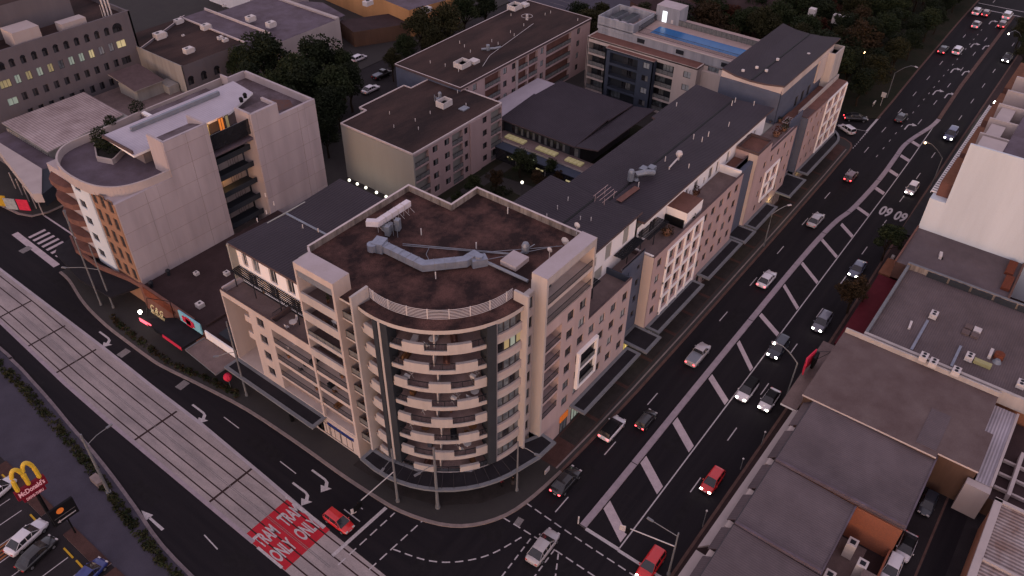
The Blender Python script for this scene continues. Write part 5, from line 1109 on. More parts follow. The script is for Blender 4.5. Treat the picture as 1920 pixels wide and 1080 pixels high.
for px,py,r_,lab in ((207,230,1.0,'small dark shrub behind the terrace planter'),(257,205,1.3,'round dark bush on the back of the roof terrace')):
    q=gz(px,py,20); e=thing('shrub',lab,'shrub',(q[0],q[1],18.8)); m=MB(); leaves(m,q[0],q[1],20.2,r_,r_,r_*1.1,500,.32,0,.4,int(px)); m.build('foliage','leaf_dark',e); m=MB(); m.cyl(q[0],q[1],18.8,20,.1,5); m.build('stem','bark',e)
PBG='grey plant pots grouped behind the zinc roof'
for i in range(18):
    q=gz(290+ (i%6)*11+ (i//6)*4,203-(i%6)*4.2+(i//6)*5,18.9); m=MB(); m.cyl(0,0,0,.5,.28,7,0,.34); 
    if i==0: pot0=solo(m,'plant_pot','metal_dark','low dark pot in the rows behind the zinc roof','plant pot','dark pots on the roof terrace'); pot0.location=(q[0],q[1],18.85)
    else: o=pot0.copy(); COL.objects.link(o); o.location=(q[0],q[1],18.85)
for px,py,lab in ((460,183,'upper black gas bottle on the zinc roof end'),(453,191,'lower black gas bottle on the zinc roof end')):
    q=gz(px,py,22); m=MB(); m.ball(q[0],q[1],22.5,.38); m.cyl(q[0],q[1],22,22.6,.3,8); solo(m,'gas_bottle','black',lab,'gas bottle')
q=gz(266,186,4)
# front awning of the white building
AW=thing('street_awning','dark street awning with a brown timber edge before the orange front','awning',(40,112,3.4)); m=MB(); aw=[(42.8,103.5),(38.6,104.5),(38.0,112),(39.3,121.6),(40.6,123.2),(43,123.4)]; m.prism(aw,3.2,3.5,0); m.build('deck','canopy_top',AW)
m=MB(); upst(m,[(42.9,101.4),(42.6,106),(41.5,112),(41.6,119),(43,123)],3.5,4.3,.35); m.build('timber_edge','c_brownred',AW)
# ---------------------------------------------------------------- restaurant row between
RS=thing('shop_building','single storey shop with a dark flat roof between the lilac building and the corner block','building',(50,90,.12))
m=MB(); m.prism([(42.3,78.7),(69,78.7),(69,102.3),(42.3,102.3)],.1,4.3,0,1); m.build('body',['c_brownred','roof_brown'],RS)
m=MB(); m.box(42.1,42.5,88.5,102,4.3,5.3,0); m.build('front_parapet','c_brownred',RS)
m=MB(); m.box(41.98,42.1,93.5,100.8,3.6,5.2); m.build('orange_fascia','rust',RS)
m=MB(); m.box(48,60,79,79.4,4.3,4.8); m.box(43,69,86.6,87,4.3,4.7); m.build('roof_step','roof_brown',RS)
q=[(42.0,93.2),(42.0,87.2)]
m=MB(); m.box(41.85,42.05,86.5,91.6,3.7,5.6); o=solo(m,'billboard','mural','pale blue painted panel with a red blob on the shop parapet','billboard',loc=(42,89,3.7))
e=MB(); e.prism([(0,0)]*0 or [(41.7,88.0),(41.84,88.0),(41.84,90.6),(41.7,90.6)],4.2,5.2); e.prism([(41.7,88.6),(41.84,88.6),(41.84,89.8),(41.7,89.8)],3.9,5.4); pt_=e.build('painted_shape','pink_red',o)
m=MB(); m.prism([(42.0,93),(38.7,96.8),(38.5,95),(38.5,86.8),(42,86.8)],3.1,3.35,0,1); AW2=m.build('street_awning',['canopy_top','canopy_top'],None); tag(AW2,'dark awning with red lit edge sign in front of the low shop','awning')
m=MB(); m.obox((38.55,95.6),.05,1.3,3.0,3.6,R(4)); o=solo(m,'awning_sign','sign_red','glowing pink red sign on the outer edge of the shop awning','sign')
m=MB(); m.obox((38.45,89.0),.05,2.2,3.0,3.55,0); solo(m,'awning_sign','pink_red','plain red strip sign at the lower end of the shop awning','sign')
m=MB(); m.obox((38.5,92.3),.05,1.0,3.0,3.4,0); solo(m,'awning_sign','sign_black','black strip sign between the two red awning signs','sign')
# roof frame sign lettering COCO style board
sg=thing('roof_sign','black framed restaurant sign with pale lettering above the awning','sign',(40.6,94.8,3.4)); m=MB(); m.tube([(39.6,96.6,3.4),(40.3,96.5,6.4),(41.9,93.2,6.4),(41.6,92.8,3.4)],.06,5); m.box(40.2,40.35,92.6,96.4,4.4,4.6); m.build('frame','black',sg)
text('C & G','lettering','lit_dim',frame_m((40.1,94.5,4.7),(0,-1,0),(.3,0,1),1.2,1.2),sg); text('RESTAURANT','lettering','lit_dim',frame_m((40.1,94.5,4.0),(0,-1,0),(.3,0,1),.55,.6),sg)
q=G(262,584,3.8); m=MB(); m.ball(q.x,q.y,3.7,.28); m.cyl(q.x,q.y,3.3,3.6,.05,5); solo(m,'lamp','lamp_white','bright white lamp at the corner of the dark shop awning','lamp')
m=MB(); m.prism([(41.9,86.3),(38.7,86.3),(38.3,78.9),(41.9,78.9)],3.0,3.25,0,1); m.prism([(41.9,86.3),(38.7,86.3),(38.7,86.1),(41.9,86.1)],3.25,3.33,0); AW3=m.build('street_awning',['metal_edge','terrace'],None); tag(AW3,'beige flat awning with a grey metal rim next to the corner block','awning')
m=MB(); m.prism([(42.0,85.9),(42.2,85.9),(42.2,79.2),(42.0,79.2)],3.25,4.7); solo(m,'back_screen','c_white','long white panel standing along the back of the beige awning','panel')
m=MB(); m.prism([(43,84),(46,84),(46,79.3),(43,79.3)],4.31,4.6,0); solo(m,'roof_cover','c_slate','dark curved cover on the low roof beside the corner block','roof cover')
for px,py,lab,s_ in ((375,572,'white ventilator box on the dark low shop roof',.5),(368,512,'small pale vent on the dark low shop roof',.35),(425,512,'small pale box near the pergola on the low shop roof',.4)):
    q=G(px,py,4.6); m=MB(); m.box(q.x-s_,q.x+s_,q.y-s_,q.y+s_,4.3,4.3+s_*1.4,0); m.cyl(q.x,q.y,4.3+s_*1.4,4.36+s_*1.4,s_*.4,8,1); solo(m,'roof_ventilator',['white_box','frame'],lab,'ventilator')
for px,py,lab in ((316,513,'dark turbine vent near the lilac panel wall'),(284,535,'dark turbine vent near the orange front corner')):
    q=G(px,py,4.6); m=MB(); m.cyl(q.x,q.y,4.3,4.9,.25,8); m.ball(q.x,q.y,5.1,.4,0,8); solo(m,'turbine_vent','metal_dark',lab,'turbine vent')
m=MB(); q=G(427,708,2.2); m.ball(q.x,q.y,2.3,.62); um=solo(m,'umbrella','pink_red','small red umbrella canopy on the footpath below the beige awning','umbrella')
m=MB(); m.cyl(q.x,q.y,.12,2.3,.04,5); m.build('pole','pole',um)
# ---------------------------------------------------------------- offices with arched windows, far left
OB=thing('office_building','big grey office building with rows of windows and an arched top row','building',(70,175,.12))
m=MB(); P=(52,170.0); u=(1,0); wins=[]
lit={(8,2):'lit',(7,2):'litw',(6,2):'litw',(5,2):'blue',(3,2):'litw',(2,2):'dim',(1,2):'litw',(9,2):'curt',(10,2):'curt',(4,2):'dim'}
xs=[60.9+2.27*i for i in range(10)]
arcs=[]
for i,x in enumerate(xs):
    wins.append((x-52,x+1.1-52,10.6-.05,12.3,lit.get((i+1,2),'dark')))
    wins.append((x-52,x+1.1-52,7.0,8.6,'dark')); wins.append((x-52,x+1.1-52,3.4,5.0,'dark'))
    wins.append((x-52,x+1.1-52,14.0,15.2,'dark')); arcs.append((x+.55,.55,15.2))
wins.append((83.2-52,85.4-52,14.0,14.9,'dark')); arcs.append((84.3,1.1,14.9)); wins.append((83.2-52,85.3-52,10.6,12.2,'lit')); wins.append((83.2-52,85.4-52,6.9,8.5,'dark'))
wins+=[(58.0-52,60.0-52,14.0,14.9,'dark'),(57.8-52,60.0-52,10.5,12.1,'dim'),(58-52,60-52,6.8,8.3,'litw')]; arcs.append((59,1.0,14.9))
facade(OB,m,P,u,36.0,.1,17.6,wins,mi=0); m.box(87.6,88,170.0,196,.1,17.6,0); m.box(52,87.6,170.3,196,.1,16.6,0,1); m.box(52,88,170.0,170.35,17.6,17.75,0)
m.build('front_wall',['c_office','roof_mem2'],OB)
for cx_,r_,z_ in arcs:
    mm=MB(); pts=[(cx_+r_*math.cos(R(a)),169.97,z_+r_*math.sin(R(a))) for a in range(0,181,20)]; mm.face(list(reversed(pts)),0); mm.build('arched_head','glass_dark',OB)
for x,y,w_,d_,h_,lab in ((57.5,172.2,2.2,3,2.6,'pink rooftop plant box at the left picture edge'),(66.5,172.4,2.7,3.2,3.2,'large pink rooftop plant box with a lit end on the offices'),(76.5,172.4,2.7,1.8,1.8,'low pale rooftop duct box on the office roof')):
    m=MB(); m.box(x-w_,x+w_,y-d_/2+.2,y+d_,16.6,16.6+h_,0); bx=solo(m,'rooftop_unit','c_grey_pink',lab,'rooftop unit')
    if h_>3: mm=MB(); mm.box(x+w_+.01,x+w_+.06,y+.6,y+1.0,17.2,19.4); mm.build('light_strip','sign_glow',bx)
m=MB(); m.box(60,80,178,200,16.6,23,0,1); m.box(50,60,178,205,16.6,21,0,1); m.build('upper_storeys',['c_office','roof_mem2'],OB)
m=MB()
for i,x in enumerate((83.6,84.3,85.0)): m.tube([(x,172,16.6),(x,172,21)],.16,6)
m.tube([(82.8,171.5,16.6),(82.8,171.5,20)],.05,4); solo(m,'antenna_mast','white_box','white antenna panels at the right corner of the office roof','antenna')
O2=thing('office_building','low grey building with a dark flat roof and arched windows below it','building',(98,160,.12))
m=MB(); P=(87.3,153.6); wins=[(x-87.3,x+1.5-87.3,5.1,6.4,'dark') for x in (88.0,91.3,94.7,98.0,101.4)]+[(x-87.3,x+1.3-87.3,2.0,3.5,'dark') for x in (91.3,94.7,98.0,101.4)]
facade(O2,m,P,(1,0),16.9,.1,9.8,wins,mi=0); m.box(87.52,104.2,153.9,178,.1,9.4,0,1); m.box(104.2,111,153.9,178,.1,9.3,0,2); m.box(87.3,87.5,153.6,170,.1,9.85,3); upst(m,[(87.4,168.5),(105,177.5)],9.4,9.9,.2,0,4); m.box(104.0,104.3,153.9,178,9.4,9.75,4); m.box(110.9,111.2,153.6,178,9.3,9.85,4)
m.build('front_wall',['c_office','roof_mem2','roof_lilac','c_office_light','cap'],O2)
for x in (88.75,92.05,95.45,98.75,102.15): mm=MB(); mm.face([(x+.75*math.cos(R(a)),153.57,6.4+.75*math.sin(R(a))) for a in range(180,-1,-20)],0); mm.build('arched_head','glass_dark',O2)
m=MB(); m.box(111.2,128,150,176,.1,8.6,0,1); m.box(128,129,150,176,.1,9,0); solo(m,'shop_building',['c_grey_pink','roof_lilac'],'lilac flat roofed building behind the arched grey one','building')
for px,py,lab,s_ in ((335,42,'pale box unit at the far edge of the dark office roof',.9),(386,53,'yellowish box unit on the dark office roof',1.0),(354,97,'white box unit nearest the camera on the dark office roof',1.0),(413,72,'left white split unit on the dark office roof',.6),(422,76,'right white split unit on the dark office roof',.6),(300,70,'jumble of white plant at the left of the dark office roof',1.2),(343,66,'small white pipe on the dark office roof',.3),(470,37,'white box on the lilac flat roof',1.0),(508,48,'white fan box on the lilac flat roof',1.0),(420,10,'white post on the far corner of the lilac roof',.4)):
    q=G(px,py,9.6); m=MB(); m.box(q.x-s_,q.x+s_,q.y-s_*.7,q.y+s_*.7,9.3,9.4+s_*1.1,0); m.cyl(q.x-s_*.3,q.y,9.4+s_*1.1,9.45+s_*1.1,s_*.35,8,1); m.box(q.x+s_,q.x+s_*1.5,q.y-s_*.3,q.y+s_*.3,9.3,9.3+s_*.8,0); solo(m,'rooftop_unit',['white_box','metal_dark'],lab,'rooftop unit')
m=MB(); m.box(78.5,84.5,158,165,.1,6.0,0); sheet(m,[(77.6,157.2,6.6),(84.8,157.2,6.6),(84.8,166.5,7.8),(77.6,166.5,7.8)],.2,0,1); m.box(84.5,87,156,160,.1,5.4,0); solo(m,'roof_house',['c_office_light','cap_dark'],'small grey outbuilding with dark pitched roof between the offices','outbuilding')
m=MB(); m.box(72.4,87,147,168,.1,3.6,0,1); solo(m,'shop_building',['c_office','terrace'],'stained low flat roof between the ribbed roof and the offices','building')
m=MB(); m.box(54.4,72.2,150.5,166,.1,4.9,0); sheet(m,[(54.2,149.6,5.4),(71.6,152.3,5.4),(71.6,166.6,5.9),(54.2,166.6,5.9)],.25,0,1); RRF=solo(m,'shed_building',['c_office_light','roof_ribbed_white'],'low building with a stained white ribbed roof below the offices','building')
for k in range(5): window(RRF,(54.38,165-k*3.0),(0,-1),0,2.5,2.6,4.6,'blue',0,'window')
m=MB(); m.box(50.3,54.3,141,166,.1,4.2,0,1); m.prism([(46.0,136.8),(50.4,144.8),(50.4,160),(49.3,160),(45,138)],3.6,5.4,2,2); m.prism([(46.0,136.8),(51.2,139.2),(51.2,144.6),(50.4,144.8)],2.8,5.2,3,3); LB=solo(m,'shop_building',['c_office','roof_lilac','c_grey_pink','c_slate'],'corner showroom with a deep pale fascia beside the zebra crossing','building')
for k in range(5): 
    m=MB(); m.box(45.6+.35*k+.0,45.75+.35*k,139.0+3.1*k,139.15+3.1*k,.1,3.6); m.build('column','c_grey_pink',LB)
for px,py,c_,lab in ((44,385,'pink_red','red advertising banner under the pale fascia'),(20,383,'curtain','pale grey banner left of the red banner'),(2,377,'yellow_paint','yellow banner at the left picture edge')):
    q=G(px,py,1.2); m=MB(); m.obox((q.x,q.y),.06,1.1,.15,2.4,R(30)); solo(m,'banner',c_,lab,'banner')
# ---------------------------------------------------------------- far buildings at the top
m=MB(); a=[(150.5,180),(147.5,144),(156.5,137.5),(230,200),(200,240)]; 
m=MB(); m.prism([(151,181),(146.5,143.5),(162,140),(215,190),(190,230)],.1,7.2,0,1); solo(m,'warehouse',['c_orange_wall','roof_lilac'],'warehouse with a long orange side wall near the top of the view','building')
m=MB(); m.prism([(133,150),(146,143),(147.5,152),(136,158.5)],.1,4.0,0,1); solo(m,'shop_building',['c_brownwall','roof_brown'],'low brown shed in front of the orange wall','building')
m=MB(); m.box(128.9,137,158,173,.1,5,0); sheet(m,[(128.5,157.5,5.2),(137.5,157.5,5.2),(137.5,165.5,6.6),(128.5,165.5,6.6)],.2,0,1); sheet(m,[(128.5,165.5,6.6),(137.5,165.5,6.6),(137.5,173.5,5.2),(128.5,173.5,5.2)],.2,0,1); solo(m,'shed_building',['c_office','roof_lilac'],'white gabled shed behind the dark trees','building')
m=MB(); m.box(130,143,178,186,.1,7,0,1); m.box(130,143,186,205,.1,8.5,2,3); solo(m,'shop_building',['c_grey_pink','roof_brown','c_white','terrace'],'pale building with planted roof edge at the top of the view','building')
for px,py,lab in ((570,25,'pale rooftop box near the top of the view'),(690,7,'white fan box on the orange walled warehouse'),(800,20,'white frame box at the right of the warehouse roof')):
    q=G(px,py,7.5); m=MB(); m.box(q.x-1.2,q.x+1.2,q.y-.8,q.y+.8,7.2,8.3,0); m.cyl(q.x,q.y,8.3,8.4,.5,8,1); solo(m,'rooftop_unit',['white_box','metal_dark'],lab,'rooftop unit')
def house(cx,cy,w_,d_,h_,ang,label):
    e=thing('brick_house',label,'house',(cx,cy,.1)); m=MB(); m.obox((cx,cy),w_/2,d_/2,.1,h_,ang,0); m.build('wall','brick_brown',e)
    ca,sa=math.cos(ang),math.sin(ang); T=lambda x,y,z:(cx+x*ca-y*sa,cy+x*sa+y*ca,z); W,D=w_/2+.7,d_/2+.7; r=MB()
    A,B_,C_,D_=T(-W,-D,h_),T(W,-D,h_),T(W,D,h_),T(-W,D,h_); k=max(0,W-D*.9); E_,F_=T(-k,0,h_+D*.55),T(k,0,h_+D*.55)
    r.face([A,B_,F_,E_]); r.face([C_,D_,E_,F_]); r.face([B_,C_,F_]); r.face([D_,A,E_]); r.build('roof','roof_tiles' if 'roof_tiles' in MAT else 'roof_brown',e)
    return e
house(214,86,34,16,6,R(60),'large dark roofed house behind the wavy roof'); house(236,72,26,15,6,R(58),'dark roofed house with white vents near the trees'); house(196,95,20,13,5,R(65),'dark roofed house left of the white gable wall')
m=MB(); m.obox((222.5,80.5),.4,6.5,.1,11.0,R(60)+R(90)); solo(m,'gable_wall','c_grey_pink','pale parapet wall rising between the dark roofs','wall')
for i,(px,py) in enumerate(((1523,23),(1568,35),(1585,39))):
    q=G(px,py,8); m=MB(); m.box(q.x-.8,q.x+.8,q.y-.8,q.y+.8,7,9); solo(m,'roof_ventilator','white_box',['left white ventilator on the dark far roof','middle white ventilator on the dark far roof','right white ventilator beside the tree on the far roof'][i],'ventilator')
# ---------------------------------------------------------------- south side of the main road
SA=thing('shop_building','shop with a wide flat brown roof and a grey street awning','building',(89,3,.12))
m=MB(); m.prism([(81.3,13.2),(96.2,13.2),(96.2,-6.8),(89.3,-6.8),(89.3,-7.8),(82.2,-7.8),(82.2,-3.3),(81.3,-3.3)],.1,6.2,0); m.build('wall','c_brownwall',SA)
m=MB(); m.prism([(81.1,13.4),(96.4,13.4),(96.4,-6.9),(89.2,-6.9),(89.2,-7.9),(81.9,-7.9),(81.9,-3.3),(81.1,-3.3)],6.2,6.45,0,1); m.box(82,89,-3,-.6,6.46,6.5,2); m.build('roof',['cap','roof_flat_brown','rib_brown_x'],SA)
m=MB(); m.box(96.35,96.6,-7,13.3,5,7.2,0); m.build('side_wall','c_cream',SA)
m=MB(); m.box(89.2,96.4,-9.6,-6.9,4.8,5.0,0,1); m.box(82,89.2,-9.6,-8.0,4.8,5.0,0,1); m.box(82,96.4,-9.9,-9.6,.1,5.2,2); m.box(80.8,81.9,-9.9,-7.2,.1,5.0,2); m.build('rear_lean_to',['c_grey_pink','rib_white_y','c_grey_pink'],SA)
m=MB(); m.prism([(80.9,15.6),(96.3,15.6),(96.3,13.45),(80.9,13.45)],3.2,3.5,0,1); SAW=solo(m,'street_awning',['c_white','terrace'],'grey flat awning with white rim over the footpath beside the red sign','awning')
e=thing('advertising_sign','bright red panel with a black back plate on struts above the grey awning','sign',(88.5,15,3.6)); m=MB(); q1=G(1519,668,6.0); m.prism([(87.2,15.3),(88.0,15.6),(90.6,15.2),(90.6,15.05),(88.0,15.4),(87.2,15.15)],4.0,6.4); m.build('red_panel','pink_red',e); m=MB(); m.box(89.2,90.8,14.6,15.0,3.9,5.9); m.build('black_panel','black',e); m=MB(); m.tube([(90.6,15,6.0),(91.5,13.4,6.2)],.05,4); m.tube([(90.6,15,4.2),(91.4,13.4,6.2)],.05,4); m.build('strut','metal_dark',e)
def hipshop(x0,x1,y0,y1,z,label,ribs):
    e=thing('shop_building',label,'building',((x0+x1)/2,(y0+y1)/2,.12)); m=MB(); m.box(x0+.1,x1-.1,y0+.3,y1-.1,.1,z-.5); m.build('wall','brick_orange',e)
    m=MB(); sheet(m,[(x0,y0,z-.3),(x1,y0,z-.3),(x1,y1,z+.1),(x0,y1,z+.1)],.2,0,1); m.build('roof',['cap_dark','rib_brown_x'],e)
    m=MB(); m.box(x0-.02,x0+.28,y0,y1,z-.1,z+.32,0); m.box(x0,x1,y0-.15,y0+.05,z-.45,z-.2,0); m.build('ridge_cap','c_brownred2' if 'c_brownred2' in MAT else 'roof_lilac',e)
    m=MB(); m.box(x0,x1,y1,y1+.12,z-.7,z+.1,0); m.build('gutter','frame',e)
    # tiled hoods and cream piers along the street
    n=max(2,round((x1-x0)/5.4)); L=(x1-x0)/n
    for i in range(n):
        a=x0+i*L; m=MB(); sheet(m,[(a+.9,y1+.12,z-.3),(a+L-.3,y1+.12,z-.3),(a+L-.3,y1+1.15,z-1.1),(a+.9,y1+1.15,z-1.1)][::-1],.15,1,0); m.build('window_hood',['rib_brown_x','cap_dark'],e)
        m=MB(); m.box(a-.25,a+.8,y1+.12,y1+.9,.1,z-.9); m.build('pier','c_peach',e)
    return e
hipshop(69.0,82.0,-3.35,11.85,6.1,'brown ribbed roof shop terrace, upper of the joined pair by the rear brick wall',1); hipshop(57.9,68.85,2.0,11.85,6.0,'brown ribbed roof shop terrace, shorter middle unit of the row',1); hipshop(44,57.75,1.0,11.85,6.0,'brown ribbed roof shop terrace cut by the bottom picture edge',1)
m=MB(); m.prism([(54.6,14.2),(81.2,13.8),(81.2,12.7),(56,12.9)],3.1,3.4,0,1); m.prism([(42,14.4),(54.2,14.2),(54.2,12.8),(42,12.8)],3.0,3.3,0,1); solo(m,'street_awning',['c_grey_pink','c_grey_pink'],'long narrow pinkish awning along the brown roofed shops','awning')
m=MB(); m.box(57.9,68.6,-1.0,1.95,.1,.14,1); m.box(68.85,69.0,-3.3,1.9,.1,5.6,0); m.box(57.9,57.95,-3,2,.1,2.2,0); m.box(62,69,-3.2,-3.0,.1,1.9,0); solo(m,'brick_wall',['brick_red','terrace'],'red brick yard wall behind the brown roofed shops','wall')
for x,y,lab in ((66.6,.6,'pale yard condenser nearest the red brick wall'),(64.6,-1.2,'pale yard condenser with a fan grille behind the shops'),(61,1.2,'pale yard box under the shop eaves')):
    m=MB(); m.box(x-.6,x+.6,y-.55,y+.55,.14,2.6,0); m.box(x-.3,x+.3,y-.3,y+.3,2.6,2.63,1); solo(m,'condenser',['white_box','metal_dark'],lab,'condenser')
m=MB(); m.box(57.9,64,-4.6,-1.5,.1,2.6,0); solo(m,'yard_shed','terrace','brown flat roofed yard shed behind the shops','shed')
# building with the parapets and roof plant
SP=thing('shop_building','shop with grey brown deck roof, pale parapets and rooftop air conditioners','building',(108,2,.12))
m=MB(); m.box(97.4,117.4,-26,10.8,.1,6.2,0); m.build('wall','brick_orange',SP)
m=MB(); m.box(97.6,117,-26,10.6,6.2,6.4); m.build('roof','rib_brown_y',SP)
m=MB(); m.box(97.1,97.6,-26,11,4.9,7.0,0,0); m.box(97.15,97.6,-26,11,7,7.05,0); m.build('parapet','c_cream',SP); m=MB(); m.box(117.0,117.5,-26,11,5,7.4,0,1); m.box(97.6,117.4,10.6,11.0,5,7.1,1); m.build('parapet',['parapet_in','metal_edge'],SP)
m=MB(); 
for i in range(9): m.box(116.7,117.0,8-3.2*i-3,8-3.2*i-.1,6.4,7.3)
m.build('parapet_lining','c_slate',SP)
m=MB(); m.prism([(97,14.2),(117.3,14.4),(117.3,11.05),(97,11.05)],3.1,3.4,0,0); solo(m,'street_awning','aw_red','dark red awning in front of the grey brown deck roof','awning')
m=MB(); m.prism([(117.6,14.6),(122.5,14.6),(122.5,11.4),(117.6,11.4)],3.2,3.5,0,0); solo(m,'street_awning','aw_orange','orange awning between the red awning and the green street tree','awning')
for px,py,ph,lab in ((1733,667,0,'leftmost twin fan condenser on the cream parapet'),(1751,678,0,'middle twin fan condenser on the cream parapet'),(1794,694,0,'rightmost twin fan condenser on the cream parapet'),(1752,588,1,'twin fan unit on the deck roof at the end of a pale duct'),(1819,667,1,'twin fan unit with a green box on the deck roof'),(1916,718,1,'white unit at the right picture edge')):
    z_=6.9 if not ph else 6.4; q=G(px,py,z_+.7); e=thing('condenser',lab,'condenser',(q.x,q.y,z_)); m=MB(); m.box(q.x-.65,q.x+.65,q.y-.5,q.y+.5,z_+.1,z_+.85); m.build('case','white_box',e)
    m=MB(); m.cyl(q.x-.3,q.y,z_+.85,z_+.88,.24,12); m.cyl(q.x+.3,q.y,z_+.85,z_+.88,.24,12); m.build('fan','metal_dark',e)
for a,b,lab in (((1740,600),(1709,655),'pale flat duct on the deck roof, the longer one'),((1802,648),(1784,686),'pale flat duct on the deck roof, the shorter one')):
    p,q=G(*a,6.6),G(*b,6.6); m=MB(); d=q-p; m.obox((p+q)/2,d.length/2,.18,6.4,6.6,math.atan2(d.y,d.x)); solo(m,'roof_duct','duct',lab,'duct')
for i,(px,py) in enumerate(((1817,613),(1833,619),(1811,623),(1828,629))):
    q=G(px,py,6.6); m=MB(); m.box(q.x-.55,q.x+.55,q.y-.5,q.y+.5,6.4,6.75); solo(m,'skylight','white_box' if i==1 else 'roof_flat_brown',['brown roof hatch at the top left of the four','white roof hatch, the only bright one of the four','brown roof hatch at the bottom left of the four','brown roof hatch at the bottom right of the four'][i],'roof hatch')
q=G(1707,609,6.6); m=MB(); m.obox((q.x,q.y),.9,.16,6.4,6.7,R(5)); solo(m,'roof_cowl','white_box','narrow pale cowl on the deck roof left of the longer duct','cowl')
q=G(1843,680,6.8); m=MB(); m.box(q.x-.4,q.x+.4,q.y-1.1,q.y+1.1,6.4,6.9); solo(m,'filter_box','green_box','long greenish box beside the twin fan unit','box')
q=G(1873,668,6.8); m=MB(); m.cyl(q.x,q.y,6.4,7.3,.65,12); solo(m,'exhaust_drum','rust','round rusty exhaust drum on the deck roof','exhaust'); q=G(1868,674,6.8); m=MB(); m.cyl(q.x,q.y-.2,6.4,6.9,.6,12,0,.3); solo(m,'exhaust_cone','metal_grey','grey conical cowl beside the rusty drum','cowl'); q=G(1858,662,6.8); m=MB(); m.box(q.x-.9,q.x+.9,q.y-.2,q.y+.2,6.4,7); solo(m,'exhaust_box','white_box','upright pale box beside the rusty drum','box')
# brown roof between and the tall white building
m=MB(); m.box(117.6,129.4,-3.2,12.8,.1,6.5,0,1); m.box(117.6,129.3,-3.5,-3.2,.1,6.8,0); m.box(117.6,129.4,12.7,12.95,6,6.9,2); BR=solo(m,'shop_building',['brick_brown','rib_brown_x','c_brownred'],'shop with ribbed brown roof below the tall white wall','building')
for x,y in ((127,-2.2),(122.6,-2.6)): mm=MB(); mm.box(x-2.2,x+1.6,y-.4,y+.8,6.51,7.0); mm.build('roof_hollow','rust',BR)
q=G(1764,478,6.9); m=MB(); m.obox((q.x,q.y),.7,.22,6.5,7.1,R(10)); m.cyl(q.x-.5,q.y-.4,6.5,6.9,.15,6,1); solo(m,'roof_cowl',['white_box','black'],'white cowl alone on the ribbed brown roof','cowl')
WT=thing('apartment_building','tall white rendered apartment building with terrace balconies and louvred pergola','building',(150,0,.12))
m=MB(); m.box(129.4,129.8,-40,10.35,.1,23.0,0); m.box(129.4,131.5,10.35,12.8,.1,12.3,0); m.build('end_wall','c_white_warm',WT)
m=MB(); m.box(129.8,190,-40,6.0,.1,22.0,0,1); m.build('body',['c_white_warm','roof_lilac'],WT)
m=MB(); m.box(131.5,190,6,10.3,.1,11.9,0,1); m.box(131.5,190,10.3,12.8,.1,8.0,0,3);  # lower strip topped in black: shade of the pergola gap painted in
for k,(x0,x1) in enumerate(((131,141),(143,155),(158,172),(175,190))): m.box(x0,x1,6,12.3,12.0,14.8,1,2)
m.box(129.8,190,6.0,10.2,18.6,19.2,0,2); m.build('podium',['c_white_warm','c_brownred','aw_orange','black'],WT)
for x in (130,136.6,143,149.5,156,163): m=MB(); m.box(x,x+.4,6,10.3,19.2,21.9,0); m.build('balcony_divider','c_grey_pink',WT)
for a in ((130.4,135,6.01,9.6,21.8,22.3),(137.1,142,7.5,9.6,19.2,21.5),(144,149.4,7.5,9.6,19.2,21.5)): m=MB(); m.box(*a); m.build('balcony_wall','c_grey_pink',WT)
m=MB()
for i in range(48): x=131.6+i*.82; m.box(x,x+.40,11.75,13.2,12.3,12.42)
m.box(131.4,171,11.45,11.75,12.2,12.42); m.box(131.4,171,13.2,13.28,12.2,12.42); m.build('louvred_pergola','c_white',WT)
m=MB(); m.box(131,190,13,15.4,3.3,3.6,0,0); solo(m,'street_awning','canopy_top','dark awning along the foot of the tall white building','awning')
# ribbed old roof building at the lower right corner
m=MB(); m.prism([(52,-10.4),(79.6,-10.6),(79.6,-35),(52,-35)],.1,5.5,0); OR=solo(m,'warehouse','brick_orange','orange brick warehouse with a rusty white ribbed roof in the lower right corner','building')
m=MB(); sheet(m,[(52,-10.9,5.7),(79.5,-11.2,5.7),(79.5,-35,6.4),(52,-35,6.4)],.1,0,0); m.build('roof','rib_old_x',OR); m=MB(); m.box(52,79.8,-11.2,-10.4,5.5,6.0); m.box(79.4,79.9,-35,-10.4,5.4,6.0); m.box(70.2,70.5,-35,-11.2,5.75,6.1); m.build('parapet','c_grey_pink',OR)
m=MB(); m.box(82.2,97,-26,-10,.1,3.0,0,1); solo(m,'shop_building',['c_brownwall','roof_brown'],'dark brown building behind the pale rear wall','building')
m=MB(); 
for x in (84,86.5,89): m.box(x,x+.3,-24,-10.2,3.1,3.5)
m.box(83,91,-12,-11.6,3.1,4.2); solo(m,'roof_frame','c_grey_pink','weathered pale roof framing at the right picture edge','roof frame')
